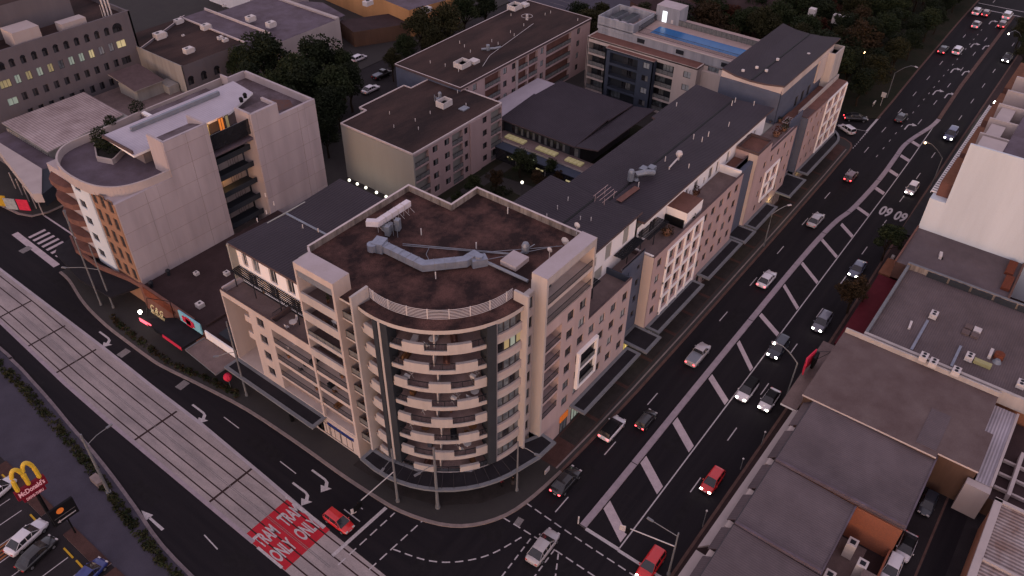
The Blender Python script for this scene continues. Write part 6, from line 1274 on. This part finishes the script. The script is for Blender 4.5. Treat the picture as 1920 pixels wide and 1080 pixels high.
# ---------------------------------------------------------------- vehicles
def car(label,kind,col,px,py,ang,lights='',scale=1.0,name='car',group=None,roofcol=None,z0=0.0,off=(0,0)):
    """px,py: centre of the car in the photograph; ang: heading in degrees from +x"""
    S={'sedan':(4.75,1.82,1.44,.92),'hatch':(4.25,1.78,1.5,.95),'suv':(4.6,1.88,1.68,1.05),'ute':(5.3,1.9,1.75,1.1),'coupe':(4.6,1.82,1.38,.9)}[kind]
    L,W,H,B=S; L*=scale; W*=scale; H*=scale; B*=scale
    q=G(px,py,.7+z0); cx,cy=q.x+off[0],q.y+off[1]; a=R(ang); ca,sa=math.cos(a),math.sin(a)
    e=thing(name,label,'car',(cx,cy,z0),group); e.rotation_euler=(0,0,a)
    h=W/2
    # stations: x, z bottom, z top, half width
    if kind=='ute': st=[(-.5,.42,.95,.80),(-.49,.32,1.02,.93),(-.3,.28,1.04,1),(-.02,.27,1.04,1),(.02,.27,.98,1),(.22,.27,.98,1),(.3,.27,.97,.99),(.42,.28,.90,.95),(.485,.32,.74,.84),(.5,.40,.62,.74)]
    elif kind in('hatch','suv'): st=[(-.5,.42,.62,.78),(-.49,.33,.90,.88),(-.46,.28,1.0,.95),(-.3,.27,1.0,1),(0,.26,.99,1),(.2,.26,.97,1),(.3,.27,.92,.98),(.42,.28,.84,.93),(.485,.33,.68,.80),(.5,.42,.56,.68)]
    else: st=[(-.5,.42,.66,.74),(-.49,.33,.86,.84),(-.44,.28,.97,.92),(-.3,.27,1.0,.98),(0,.26,1.0,1),(.2,.26,.97,1),(.28,.27,.93,.98),(.42,.28,.84,.92),(.485,.33,.66,.78),(.5,.42,.54,.66)]
    m=MB(); rows=[]
    for x,zb,zt,w in st:
        hw=h*w; zt=zt*B if zt>.6 else zt*B; rows.append([(x*L,-hw*.86,zb),(x*L,-hw,zb+.14),(x*L,-hw,(zb+zt)/2+.06),(x*L,-hw*.94,zt-.05),(x*L,-hw*.78,zt),(x*L,0,zt+.02),(x*L,hw*.78,zt),(x*L,hw*.94,zt-.05),(x*L,hw,(zb+zt)/2+.06),(x*L,hw,zb+.14),(x*L,hw*.86,zb)])
    m.grid(rows,0,True); m.face(rows[0][::-1]); m.face(rows[-1])
    if kind=='ute': 
        m2=MB(); m2.box(-.475*L,-.06*L,-h*.78,h*.78,1.04*B+.01,1.04*B+.05,0); 
    # cabin stations
    cb={'sedan':[(-.40,.0),(-.24,.94),(-.18,1),(.02,1),(.08,.96),(.26,0)],'coupe':[(-.43,0),(-.2,.95),(-.12,1),(.02,1),(.08,.95),(.27,0)],'hatch':[(-.48,.0),(-.42,.93),(-.36,1),(.0,1),(.08,.96),(.29,0)],'suv':[(-.485,0),(-.45,.94),(-.38,1),(.0,1),(.07,.97),(.25,0)],'ute':[(-.045,0),(-.03,.92),(.0,1),(.12,1),(.17,.95),(.30,0)]}[kind]
    rz=H; zb=B*.97; gl=MB(); rf=MB(); prev=None; rows=[]
    for x,t in cb:
        z=zb+(rz-zb)*t; w0=h*.90; w1=h*.90-(h*.20)*t
        rows.append([(x*L,-w0 if t==0 else -(w0-.02),zb),(x*L,-w1,z-.04*t),(x*L,-w1*.82,z),(x*L,0,z+.03*t),(x*L,w1*.82,z),(x*L,w1,z-.04*t),(x*L,w0,zb)])
    for i in range(len(rows)-1):
        r0,r1=rows[i],rows[i+1]
        for j in range(6):
            top=j in (1,2,3,4); tgt=rf if (top and 1<=i<=3) or (j in(1,4) and False) else gl
            tgt.face([r0[j],r0[j+1],r1[j+1],r1[j]])
    # pillars
    for i in (1,4):
        for sgn in (0,6):
            p=rows[i][1 if sgn==0 else 5]; q_=rows[i][sgn] if True else None; rf.tube([p,(q_[0]+(-.04 if i==4 else .02)*L,q_[1],q_[2])],.035,4)
    mid=rows[2]; 
    for sgn,k in ((0,1),(6,5)): 
        if kind!='ute': rf.tube([((rows[2][k][0]+rows[3][k][0])/2,rows[2][k][1],rows[2][k][2]),((rows[2][k][0]+rows[3][k][0])/2,rows[2][sgn][1],rows[2][sgn][2])],.04,4)
    for sgn,k in ((0,1),(6,5)): rf.tube([rows[0][sgn],rows[1][k],rows[2][k],rows[3][k],rows[4][k],rows[5][sgn]],.03,4)
    for s in (-1,1): m.box(.17*L,.20*L,s*h if s>0 else -h-.14,(h+.14) if s>0 else -h,zb-.08,zb+.08,0)
    z3=Vector((0,0,0))
    def mk(mb,nm,mt,par=None,sm=False):
        me=bpy.data.meshes.new(nm); me.from_pydata(mb.v,[],mb.f)
        for t in (mt if isinstance(mt,list) else [mt]): me.materials.append(MAT[t])
        me.polygons.foreach_set('material_index',mb.m)
        if sm: me.polygons.foreach_set('use_smooth',[True]*len(mb.f))
        me.update(); o=bpy.data.objects.new(nm,me); COL.objects.link(o); o.parent=par or e; return o
    bo=mk(m,'body',col,None,True); mk(gl,'window','glass_dark'); mk(rf,'roof',roofcol or col)
    if kind=='ute': mk(m2,'tray_cover','metal_grey')
    wr=.31*scale*(1.1 if kind in('suv','ute') else 1)
    for x in (-.31,.31):
        for s in (-1,1):
            w_=MB(); w_.tube([(x*L,s*(h-.2),wr),(x*L,s*(h+.01),wr)],wr,14); t=mk(w_,'wheel','tyre'); r=MB(); r.tube([(x*L,s*(h-.1),wr),(x*L,s*(h+.018),wr)],wr*.62,10); mk(r,'rim','rimm',t)
    for s in (-1,1):
        hl=MB(); hl.box(.455*L,.497*L,s*h*.62-.16,s*h*.62+.16,.60*B+.02,.74*B+.02); mk(hl,'headlight','head' if 'h' in lights else 'frame_white')
        tl=MB(); tl.box(-.502*L,-.475*L,s*h*.66-.13,s*h*.66+.13,.68*B,.84*B); mk(tl,'taillight','tail' if 't' in lights else 'tail_dim')
    if 'h' in lights:
        for s in (-1,1): pass
    for s,nm in ((.5,'number_plate'),(-.5,'number_plate')):
        n_=MB(); n_.box(s*L*1.0-.01+(0 if s<0 else 0),s*L+.012,-.18,.18,.46,.57); mk(n_,nm,'mark')
    return e
UPG='cars heading away on the main road'; DNG='cars coming closer on the main road'
car('black sedan with glowing tail lights nearest the junction','sedan','p_black',1060,904,0,'t',1.05,off=(.3,.1),group=UPG)
car('white hatchback with a black glass roof by the kerb beside the garden panels','hatch','p_white',1148,802,0,'t',1.08,group=UPG,roofcol='black')
car('dark car just ahead of the white black roofed hatchback','hatch','p_black',1212,785,0,'t',.9,group=UPG)
car('silver utility truck with a covered tray and red tail lights','ute','p_silver',1309,664,0,'t',1.0,group=UPG)
car('white sedan with red tail lights in the lane beside the median','sedan','p_white',1438,522,0,'t',1.03,group=UPG)
car('silver pink sedan alone in the middle lane by the curved median','sedan','p_silver',1530,411,0,'',1.05,group=UPG)
car('dark red car in the lane left of the lane dashes','hatch','p_dkred',1596,329,0,'t',1.0,group=UPG)
car('near black car where the median begins','sedan','p_black',1690,219,0,'',1.0,group=UPG)
car('black car with tail lights partly under the roadside trees','sedan','p_black',1769,92,0,'t',1.05,group=UPG)
car('white car beside the car under the roadside trees','suv','p_white',1796,94,0,'t',1.05,group=UPG)
car('white car first at the far stop line on the left','suv','p_white',1832,21,0,'t',1.05,group=UPG)
car('dark red car second from left at the far stop line','hatch','p_dkred',1849,24,0,'t',1.05,group=UPG)
car('grey car queued second in the left far lane','sedan','p_silver',1831,45,0,'t',1.05,group=UPG)
car('white car in the right turn lane at the far stop line','suv','p_white',1889,29,0,'t',1.15,group=UPG)
car('bright red tail lit car queued behind the white one on the far right','hatch','p_dkred',1880,45,0,'t',1.1,group=UPG)
car('dark blue four wheel drive with four bright headlights','suv','p_blue',1783,252,180,'h',1.1,group=DNG)
car('white small sedan just below the louvred pergola','hatch','p_white',1710,353,180,'h',1.0,group=DNG)
car('blue grey sedan with headlights beside the brown street tree','sedan','p_bluegrey',1608,503,180,'h',1.05,group=DNG)
car('grey wagon with four bright headlights near the kerb','suv','p_grey',1541,604,180,'h',1.0,group=DNG)
car('black four wheel drive beside the hatched median under a lamp','suv','p_navy',1459,652,180,'h',1.05,group=DNG)
car('white four wheel drive with dark roof panel next to the hatched line','suv','p_white',1401,731,180,'h',.98,group=DNG,roofcol='black')
car('white sedan with dark sunroof in the kerbside lane','sedan','p_white',1443,748,180,'h',.98,group=DNG,roofcol='black')
car('bright red hatchback alone in the near right lane','hatch','p_red',1336,900,180,'h',.98,group=DNG)
car('red four wheel drive at the bottom edge beside the traffic signal','suv','p_red',1220,1058,181,'h',.98,group=DNG)
car('dark car with bright headlights at the far right kerb','sedan','p_black',1889,108,180,'h',1.1,group=DNG)
car('silver sedan crossing the junction over the dashed lines','sedan','p_silver',1018,1024,3,'',1.08,off=(0,0))
car('bright red hatchback waiting at the stop line beside the tramway','hatch','p_red',635,976,-90,'',.95)
car('black sedan turning out of the far side street','sedan','p_black',1605,220,-60,'t',1.05); car('white van parked by the rounded canopy','suv','p_white',1588,241,60,'',.9)
car('white sedan parked in the restaurant car park','sedan','p_white',49,1006,12,'',1.05,z0=.1); car('black sedan parked beside the white sedan in the restaurant car park','sedan','p_black',68,1036,12,'',1.0,z0=.1)
car('dark blue car cut off by the bottom edge of the car park','hatch','p_deepblue',166,1076,12,'',1.0,z0=.1); car('white car at the left edge of the car park','hatch','p_white',-4,919,12,'',1.0,z0=.1)
car('white sedan parked in the rear side street beside the blue end wall','sedan','p_white',695,166,0,'',1.0); car('black utility with a pale tray in the rear side street','ute','p_black',716,139,0,'',1.0); car('small white hatchback under the trees of the rear street','hatch','p_white',673,108,0,'',1.0)
car('white coupe with a black roof in the rear lane','coupe','p_white',1700,1024,180,'',.95,z0=.13,roofcol='black'); car('white hatchback behind the white coupe in the rear lane','hatch','p_white',1672,1066,180,'',1.0,z0=.13); car('dark navy car at the top of the rear lane','hatch','p_navy',1740,943,180,'',.92,z0=.13)
# ---------------------------------------------------------------- people
def person(px,py,z0,top,bottom,label,ang=0):
    q=G(px,py,z0); e=thing('person',label,'person',(q.x,q.y,z0)); m=MB(); x,y=q.x,q.y; c,s=math.cos(ang),math.sin(ang)
    def P(a,b,h): return (x+a*c-b*s,y+a*s+b*c,z0+h)
    for sd in (-1,1): m.tube([P(.05*sd,.1*sd,.05),P(.04*sd,.10*sd,.48),P(0,.09*sd,.92)],.065,7,0,.095)
    m.tube([P(0,0,.85),P(0,0,1.1),P(0,0,1.40)],.15,8,1,.17); m.tube([P(0,0,1.38),P(0,0,1.52)],.06,6,2); m.ball(*P(0,0,1.63),.115,2,10)
    for sd in (-1,1): m.tube([P(0,.19*sd,1.38),P(.04,.25*sd,1.12),P(.16,.24*sd,.92)],.055,6,1,.04); m.ball(*P(.18,.24*sd,.90),.045,2)
    for sd in (-1,1): m.box(P(0,0,0)[0]-.05,P(0,0,0)[0]+.16,y+.1*sd-.045,y+.1*sd+.045,z0,z0+.08,3)
    m.build('body',[bottom,top,'skin','black'],e); h=MB(); h.ball(*P(-.01,0,1.67),.118,0,10); h.build('hair','black',e)
MAT['skin']=mat('skin',(.25,.14,.10),.6,.1)
person(940,912,.13,'aw_red','black','person in a dark red top standing under the rounded corner canopy'); person(962,909,.13,'black','frame','person in black standing near the corner light pole',.8)
person(250,905-250+30+250-130,.1,'frame','black','person in dark clothes walking on the footpath near the planting') if False else None
# things standing on the balconies
ORD=['lowest','second','third','fourth','fifth','sixth','seventh','topmost']
rb=random.Random(5)
def clutter(x,y,z,kind,label,ang=0):
    m=MB()
    if kind=='storage box': m.obox((x,y),.5,.28,z,z+.55,ang,0,0); m.obox((x,y),.53,.31,z+.55,z+.62,ang,0); mt=rb.choice(['white_box','wood','metal_dark','c_blue'])
    elif kind=='clothes airer':
        for k in range(5): m.tube([(x-.5+.25*k,y-.4,z+.9),(x-.5+.25*k,y+.4,z+.9)],.015,4)
        for dx in (-.5,.5): m.tube([(x+dx,y-.3,z),(x+dx,y+.3,z+.9)],.02,4); m.tube([(x+dx,y+.3,z),(x+dx,y-.3,z+.9)],.02,4)
        m.box(x-.35,x-.05,y-.3,y+.3,z+.5,z+.92); mt='cloth_white'
    elif kind=='sofa': m.obox((x,y),.8,.38,z+.1,z+.42,ang); m.obox((x-.3*math.sin(-ang)*0,y),.8,.1,z+.42,z+.8,ang); mt=rb.choice(['wood','metal_dark','c_brownred'])
    else:
        m.cyl(x,y,z,z+.4,.16,7,0,.2); e=thing('pot_plant',label,'pot plant',(x,y,z)); m.build('pot','plant_pot',e); m=MB(); leaves(m,x,y,z+.8,.38,.38,.5,60,.2,0,.3,int(x*97)); m.build('foliage','leaf_green',e); return
    o=m.build(kind.replace(' ','_'),mt,None,off=(x,y,z)); o.location=(x,y,z); tag(o,label,kind)
for k in range(8):
    for side,(a0,a1) in (('left',(195,208)),('right',(220,238))):
        kd=rb.choice(['storage box','clothes airer','sofa','pot plant']); a=rb.uniform(a0,a1); p=arc(rb.uniform(9.6,10.7),a,a,1)[0]
        clutter(p[0],p[1],FL(k)+.01,kd,'%s on the %s side of the %s curved balcony'%(kd,side,ORD[k]),R(a))
for k in (1,2,3):
    for side,(y0,y1) in (('left',(62,68)),('right',(56,60))):
        kd=rb.choice(['storage box','clothes airer','pot plant','sofa']); y=rb.uniform(y0,y1); clutter(43.0,y,FL(k)+.01,kd,'%s in the %s bay of the %s open street balcony'%(kd,side,['','lowest','middle','upper'][k]))
for k in (4,6,7): kd=['clothes airer','pot plant','storage box'][k%3]; clutter(43.2,57+k%3,FL(k)+.01,kd,'%s on the left tower balcony, %s one'%(kd,{4:'lowest',6:'second from top',7:'top'}[k]))
# ---------------------------------------------------------------- trees
treemesh('a',12,4.6,'leaf_green',1,36,150,.5); treemesh('b',12,4.4,'leaf_dark',2,36,150,.5); treemesh('c',12,4.8,'leaf_olive',3,38,150,.5); treemesh('d',10,4.0,'leaf_brown',4,30,140,.5); treemesh('e',9,3.2,'leaf_red',5,24,130,.45)
treemesh('f',7,2.6,'leaf_green',6,24,130,.34); treemesh('g',7,2.6,'leaf_brown',7,24,130,.34)
def treepx(key,px,py,H,label,group=None,wide=1.0,zc=.62): q=G(px,py,H*zc); return tree(key,q.x,q.y,H,label,group,0,wide)
BT='dark trees beside the rear side street'
for i,(k,px,py,H,wd) in enumerate((('b',500,112,15,1.15),('b',470,160,12,1.0),('a',560,150,15,1.0),('b',600,120,15,1.1),('a',630,170,14,1.0),('b',545,205,12,1.0),('b',590,225,11,1),('a',640,130,12,.9))):
    treepx(k,px,py,H,['tall dark tree overlapping the offices','dark tree behind the lilac roof corner','dark green tree in the middle of the rear clump','tall dark tree nearest the white gabled shed','dark green tree by the parked white hatchback','dark tree low behind the lilac panel wall','dark tree at the foot of the rear clump','dark green tree on the right edge of the rear clump'][i],BT,wd)
for i,(k,px,py,H,wd) in enumerate((('c',790,55,13,1.0),('c',840,45,13,1.0),('a',760,90,9,.9),('c',735,115,8,.8),('a',870,20,12,1),('c',815,80,10,.9),('b',910,10,12,1.0))):
    treepx(k,px,py,H,['olive tree in front of the orange wall','large olive tree over the long brown roof edge','green tree beside the orange wall foot','small olive tree at the blue end wall','green tree at the far side of the long roof','olive tree low behind the long brown roof','dark tree at the top behind the long roof'][i],'olive trees behind the long flats',wd)
for i,(k,px,py,H,wd) in enumerate((('f',976,300,6.5,1.2),('g',930,335,5,1.0),('f',890,345,5,1.0),('g',1008,335,4.5,1.1),('f',1035,312,5,.8),('g',1048,330,3.5,.8),('f',860,372,4,.9))):
    treepx(k,px,py,H,['dense green courtyard tree right of the pink flats','brownish courtyard tree beside the path lamp','green courtyard tree close to the pink flats','reddish courtyard tree near the glowing globe','green courtyard tree in front of the dark verandah','small brown courtyard tree at the row roof','small green courtyard tree behind the step in the parapet'][i],'courtyard trees',wd)
treepx('f',1668,448,7.5,'dark green street tree beside the orange awning',None,1.05); treepx('g',1603,548,7.0,'brown street tree on the footpath beside the red awning',None,1.1)
# wooded park at the top right: every crown a tree of its own
rd=random.Random(11); W_=[]
kinds=['b','c','a','b','c','b','b','d','a','e','b','c']
desc={'a':'green','b':'dark green','c':'olive','d':'brown leaved','e':'dull red leaved'}
spots=[]
for gx in range(0,16):
    for gy in range(0,9):
        x=181+gx*6.8+rd.uniform(-2,2); y=39+gy*7.2+rd.uniform(-2,2)
        if y>40+ (x-150)*.62+18: continue
        if 203<x<228 and y>78: continue
        if x<190 and y>60: continue
        spots.append((x,y))
extra=[(168,100),(172,92),(176,84),(170,108),(182,96),(178,106),(164,62+40),(186,88),(183,74),(190,82),(194,70),(175,70),(171,58),(172,66),(179,62),(175,50),(176,57)]
spots+=extra
for i,(x,y) in enumerate(spots):
    k=rd.choice(kinds); H=rd.uniform(8,12.5)
    if y<45: H*=.85
    tree(k,x,y,H,'%s tree growing in the wooded park beside the far road'%desc[k],'trees of the wooded park',0,rd.uniform(.95,1.2))
for i,(px,py) in enumerate(((1900,58),(1915,75),(1908,95),(1918,120),(1912,40))):
    q=G(px,py,4); tree('a' if i%2 else 'c',q.x,q.y-2,7,['olive tree right of the curved far lamp','green tree at the right edge below the far lamp','olive tree beside the headlit car','green tree touching the white building terrace','olive tree at the far right stop line'][i],None,0,1.0)
# ---------------------------------------------------------------- lamps and poles
def pole(base,top,label,arm=None,head=None,mt='pole',r=.11,name='street_lamp',cat='street lamp',zb=.1,extra=None):
    b=G(*base,zb); h=ZT(base,top,zb); e=thing(name,label,cat,(b.x,b.y,zb)); m=MB(); m.cyl(b.x,b.y,zb,h,r*1.3,8,0,r*.75); m.cyl(b.x,b.y,zb,zb+.4,r*1.9,8); m.build('pole',mt,e)
    if arm is not None:
        z1=arm[2]; q=G(arm[0],arm[1],z1); m=MB(); z0=min(h-.1,z1-.3 if len(arm)<4 else arm[3]); mid=((b.x+q.x)/2,(b.y+q.y)/2,max(z0,z1)-.05+(.25 if len(arm)<4 else 0))
        m.tube([(b.x,b.y,z0),mid,(q.x,q.y,z1)],.05,6); m.build('arm',mt,e); d=(Vector((q.x,q.y,0))-Vector((b.x,b.y,0))).normalized()
        m=MB(); m.obox((q.x+d.x*.2,q.y+d.y*.2),.38,.14,z1-.06,z1+.07,math.atan2(d.y,d.x)); hd=m.build('lamp_head','pole' if not head else 'frame_white',e)
        if head: m=MB(); m.ball(q.x+d.x*.2,q.y+d.y*.2,z1-.02,.2 if head!='big' else .42); m.build('lamp','lamp_orange' if head=='o' else 'lamp_white',hd)
    return e,b,h
pole((190,572),(118,395),'tall pole lamp on the footpath near the zebra crossing',(122,397,11.5)); e,b,h=pole((213,672-95),(147,467),'grey pole with a thin cross arm before the dark awning',(122,502,7.0,7.6))
pole((205,925),(150,815),'thick pole with a thin arm in the planting beside the tram road',(202,801,9.5,9.0),None,'pole',.17)
pole((463,742),(436,600),'grey pole with a thin arm in front of the left street wall',(408,668,8.0,8.4))
e,b,h=pole((746,940),(733,842),'traffic signal pole at the curved canopy with a mast arm over the road',(718,880,8.6,8.4),None,'pole',.14)
m=MB(); q=G(674,942,5.4); m.tube([(b.x,b.y,5.9),(q.x,q.y,5.5)],.07,6); m.build('mast_arm','frame_white',e)
m=MB(); m.obox((q.x,q.y),.2,.2,4.6,5.6,0); m.obox((q.x-.6,q.y),.06,.35,4.5,5.4,R(80)); m.build('signal_head','black',e); m=MB(); m.obox((q.x-.95,q.y+.1),.03,.32,4.3,5.2,R(70)); m.build('turn_sign','mark',e)
pole((821,952),(812,840),'thick grey pole in front of the middle of the curved canopy',(785,888,8.2,8.4),None,'pole',.17)
pole((969,920),(970,828),'slim pole at the right end of the curved canopy',(1005,852,8.0,8.6))
e,b,h=pole((1253,1078),(1267,998),'signal pole with mast arm at the bottom of the main road',(1222,976,7.5,7.6)); m=MB(); q=G(1178,990,5.6); m.tube([(b.x,b.y,5.7),(q.x,q.y,5.6)],.07,6); m.build('mast_arm','frame_white',e)
m=MB(); m.obox((q.x,q.y),.2,.25,4.7,5.7,0); m.build('signal_head','black',e); m=MB(); m.obox((q.x-.4,q.y+.5),.03,.35,5.2,6.1,R(20)); m.build('turn_sign','mark',e)
def curved(base,top,headpx,hz_,label,lit=None):
    b=G(*base,.1); h=ZT(base,top,.1); q=G(*headpx,hz_); e=thing('street_lamp',label,'street lamp',(b.x,b.y,.1)); m=MB()
    pts=[(b.x,b.y,.1),(b.x,b.y,h*.55),(b.x,b.y,h*.86)]
    for t in (.15,.4,.7,1): k=math.sin(t*math.pi/2); pts.append((b.x+(q.x-b.x)*t,b.y+(q.y-b.y)*t,h*.86+(hz_+.1-h*.86)*k))
    m.tube(pts,.11,7,0,.05); m.build('pole','pole',e); m=MB(); m.obox((q.x,q.y),.36,.15,hz_-.02,hz_+.12,math.atan2(q.y-b.y,q.x-b.x)); hd=m.build('lamp_head','frame_white',e)
    if lit: m=MB(); m.ball(q.x,q.y,hz_-.05,.2 if lit!='b' else .42); m.build('lamp','lamp_orange' if lit=='o' else 'lamp_white',hd)
    return q
lampq=[]
lampq.append((curved((1474,745),(1492,668),(1452,643),9.5,'curved street lamp over the black four wheel drive','w'),9.5,(1,.75,.5),160))
lampq.append((curved((1745,352),(1765,285),(1735,267),9.5,'curved street lamp glowing orange near the louvred pergola','o'),9.5,(1,.55,.25),450))
curved((1663,183),(1683,130),(1718,126),9.5,'unlit curved street lamp at the edge of the wooded park')
lampq.append((curved((1908,97),(1915,70),(1891,63),9.5,'curved street lamp with a white light at the far right','w'),9.5,(1,.9,.7),250))
q=curved((1884,252),(1884,200),(1867,192),8.0,'bright white lamp on a short arm beside the pergola terrace','b'); lampq.append((q,8,(1,.8,.5),900))
q=G(1621,98,7); curved((1612,140),(1612,112),(1621,98),7.0,'small warm lamp glowing among the park trees','o')
curved((1432,462),(1440,388),(1480,385),8.0,'unlit curved lamp in front of the lit far shops')
for q,z,c,e_ in lampq:
    l=bpy.data.lights.new('lamp_light','POINT'); l.energy=e_*.16; l.color=c; l.shadow_soft_size=.3; o=bpy.data.objects.new('lamp_light',l); COL.objects.link(o); o.location=(q.x,q.y,z-.6)
# shop and canopy light spilling on the paving
for x,y,z,c,e_ in ((78.8,37.4,3.1,(.85,1,.7),60),(113,37,3.1,(1,.8,.3),60),(127,36.5,3.0,(1,.78,.3),90),(63.5,36.2,3.2,(.85,1,.8),14),(141,36.6,3.0,(1,.78,.3),60),(112,79,3.0,(.9,.85,.35),60),(153,42.6,18.5,(1,.85,.35),60)):
    l=bpy.data.lights.new('shop_light','POINT'); l.energy=e_*.16; l.color=c; l.shadow_soft_size=.25; o=bpy.data.objects.new('shop_light',l); COL.objects.link(o); o.location=(x,y,z)
for i,(px,py) in enumerate(((655,338),(670,345),(686,352),(706,361),(724,369))):
    q=G(px,py,2.6); e=thing('globe_lamp',['leftmost','second from the left','middle','second from the right','rightmost'][i]+' white globe lamp along the beige wall','garden lamp',(q.x,q.y,.12),'globe lamps along the beige wall'); m=MB(); m.cyl(q.x,q.y,.12,2.5,.05,6); m.build('post','frame',e); m=MB(); m.ball(q.x,q.y,2.62,.27,0,10); m.build('globe','globe',e)
    l=bpy.data.lights.new('globe_light','POINT'); l.energy=2.5; l.color=(1,.9,.7); l.shadow_soft_size=.3; o=bpy.data.objects.new('globe_light',l); COL.objects.link(o); o.location=(q.x,q.y,3.1)
q=G(979,342,2.6); e=thing('globe_lamp','single white globe lamp standing among the courtyard trees','garden lamp',(q.x,q.y,.12)); m=MB(); m.cyl(q.x,q.y,.12,2.5,.05,6); m.build('post','frame',e); m=MB(); m.ball(q.x,q.y,2.62,.3,0,10); m.build('globe','globe',e)
for i,(k,px,py,H,wd) in enumerate((('b',620,205,12,1.1),('b',655,155,11,1.0),('a',525,175,13,1.1),('b',575,165,14,1.1),('a',455,120,11,.9),('b',610,250,9,1.0))):
    treepx(k,px,py,H,['dark tree between the lilac panel building and the pink flats','dark tree beside the parked white sedan','green tree behind the lilac building corner','tall dark tree at the heart of the rear clump','dark green tree against the arched office windows','low dark tree above the left ribbed roof'][i],BT,wd)
# small street things
def thinpole(base,top,label,arm=None):
    b=G(*base,.12); h=ZT(base,top,.12); e=thing('sign_pole',label,'pole',(b.x,b.y,.12)); m=MB(); m.cyl(b.x,b.y,.12,h,.05,6); m.build('pole','pole',e); m=MB(); m.ball(b.x,b.y,h,.14); m.build('cap','frame_white',e)
thinpole((1427,835),(1429,808),'slim pole on the footpath beside the brown tiled hoods'); thinpole((1388,880),(1393,860),'slim pole on the footpath right of the red hatchback'); thinpole((1317,988),(1326,958),'slim pole on the footpath near the bottom edge')
q=G(1085,980,.2); m=MB(); m.cyl(q.x-.1,q.y,.15,1.5,.09,6); solo(m,'bollard','white_box','white marker post on the tip of the median','bollard')
for i,(px,py) in enumerate(((1664,520),(1656,535),(1642,547),(1619,594),(1673,485))):
    q=G(px,py,.5); m=MB(); m.box(q.x-.3,q.x+.3,q.y-.25,q.y+.25,.12,1.1); solo(m,'street_bin','white_box',['small pale box on the footpath below the orange awning','small pale box between the two street trees','narrow pale box by the red awning','pale box at the foot of the brown street tree','pale box on the footpath behind the green street tree'][i],'box')
q=G(1657,179,2.6); m=MB(); m.box(q.x-.05,q.x+.05,q.y-.5,q.y+.5,2.2,3.3); m.cyl(q.x,q.y,.1,2.3,.05,5); solo(m,'road_sign','white_box','white road sign at the corner of the far side street','sign')
q=G(1640,191,1.0); m=MB(); m.box(q.x-.8,q.x+.8,q.y-.1,q.y+.1,.8,1.1); m.cyl(q.x-.6,q.y,.1,.8,.05,5); m.cyl(q.x+.6,q.y,.1,.8,.05,5); solo(m,'barrier_board','white_box','low white barrier board at the far corner','barrier')
q=G(547,784,.6); m=MB(); m.cyl(q.x,q.y,.12,1.2,.28,10); solo(m,'litter_bin','black','black litter bin under the edge of the tram road canopy','bin')
q=G(1026,882,.5); m=MB(); m.box(q.x-.5,q.x+.5,q.y-.05,q.y+.05,.12,.9); solo(m,'pavement_board','mark','white footpath board beside the right canopy end','board')
q=G(183,922-20,.4); m=MB(); m.box(q.x-.45,q.x+.45,q.y-.9,q.y+.9,.1,.9); solo(m,'utility_box','kerb','pinkish utility box in the planting beside the thick pole','box')
q=G(650,880,.13); 
# ---------------------------------------------------------------- restaurant sign at the lower left
bq=G(104,985,.1); bx,by=bq.x,bq.y
sg=thing('restaurant_sign','tall roadside sign with two golden arches over a dark red name panel','sign',(bx,by,.1))
th=ZT((104,985),(70,930),.1); 
m=MB(); m.cyl(bx,by,.1,7.4,.22,8); m.build('pole','black',sg)
# sign faces the viewer: along direction s, upright
A_=G(33,930,7.6); B_=G(82,898,7.6); s_=Vector((B_.x-A_.x,B_.y-A_.y,0)); Wd=s_.length; s_.normalize(); nrm_=Vector((s_.y,-s_.x,0)); cM=Vector(((A_.x+B_.x)/2,(A_.y+B_.y)/2,0))
def slab(m,c,hw,z0,z1,t=.18,mi=0): m.obox((c.x,c.y),hw,t,z0,z1,math.atan2(s_.y,s_.x),mi)
m=MB(); slab(m,cM,Wd*.56,6.9,8.25,.2); m.build('name_panel','mcred',sg)
m=MB(); slab(m,cM,Wd*.42,6.2,6.85,.16); m.build('lower_panel','mcred',sg)
F=lambda o,z,sx,sy: frame_m((o.x+nrm_.x*.23,o.y+nrm_.y*.23,z),(s_.x,s_.y,0),(0,0,1),sx,sy)
text("McDonald's",'lettering','sign_text_red',F(cM,7.3,Wd*.205,1.0),sg); text("DRIVE-THRU",'lettering','sign_text_red',F(cM,6.35,Wd*.115,.55),sg)
m=MB()
for k in (-1,1):
    pts=[]
    for t in range(0,17):
        a=math.pi*t/16; c=cM+s_*(k*Wd*.205); x=c+s_*(-math.cos(a)*Wd*.205); z=8.2+3.0*math.sin(a)**.62; pts.append((x.x,x.y,z))
    m.tube(pts,.24,8)
m.build('arches','gold',sg)
b2=G(118,957,4.5); s2=thing('menu_sign','black drive through board with an orange disc and a white arrow','sign',(b2.x,b2.y,.1)); m=MB(); m.cyl(b2.x,b2.y,.1,3.2,.1,6); m.build('post','black',s2)
hw=1.75; m=MB(); slab(m,b2,hw*.8,3.0,5.6,.15); m.build('board','sign_black',s2)
F2=lambda dx,z: Vector((b2.x+s_.x*dx+nrm_.x*.17,b2.y+s_.y*dx+nrm_.y*.17,z))
m=MB(); m.face([tuple(F2(-.3+.42*math.cos(R(a)),4.9+.42*math.sin(R(a)))) for a in range(0,360,24)]); m.build('orange_disc','sign_orange',s2)
m=MB(); m.face([tuple(F2(a,b)) for a,b in ((-1.1,3.45),(-.75,3.2),(-.75,3.38),(1.1,3.38),(1.1,3.55),(-.75,3.55),(-.75,3.7))]); m.build('white_arrow','mark',s2); m=MB(); m.face([tuple(F2(a,b)) for a,b in ((-1.2,4.05),(1.2,4.05),(1.2,4.12),(-1.2,4.12))]); m.build('line','mark_dull',s2)
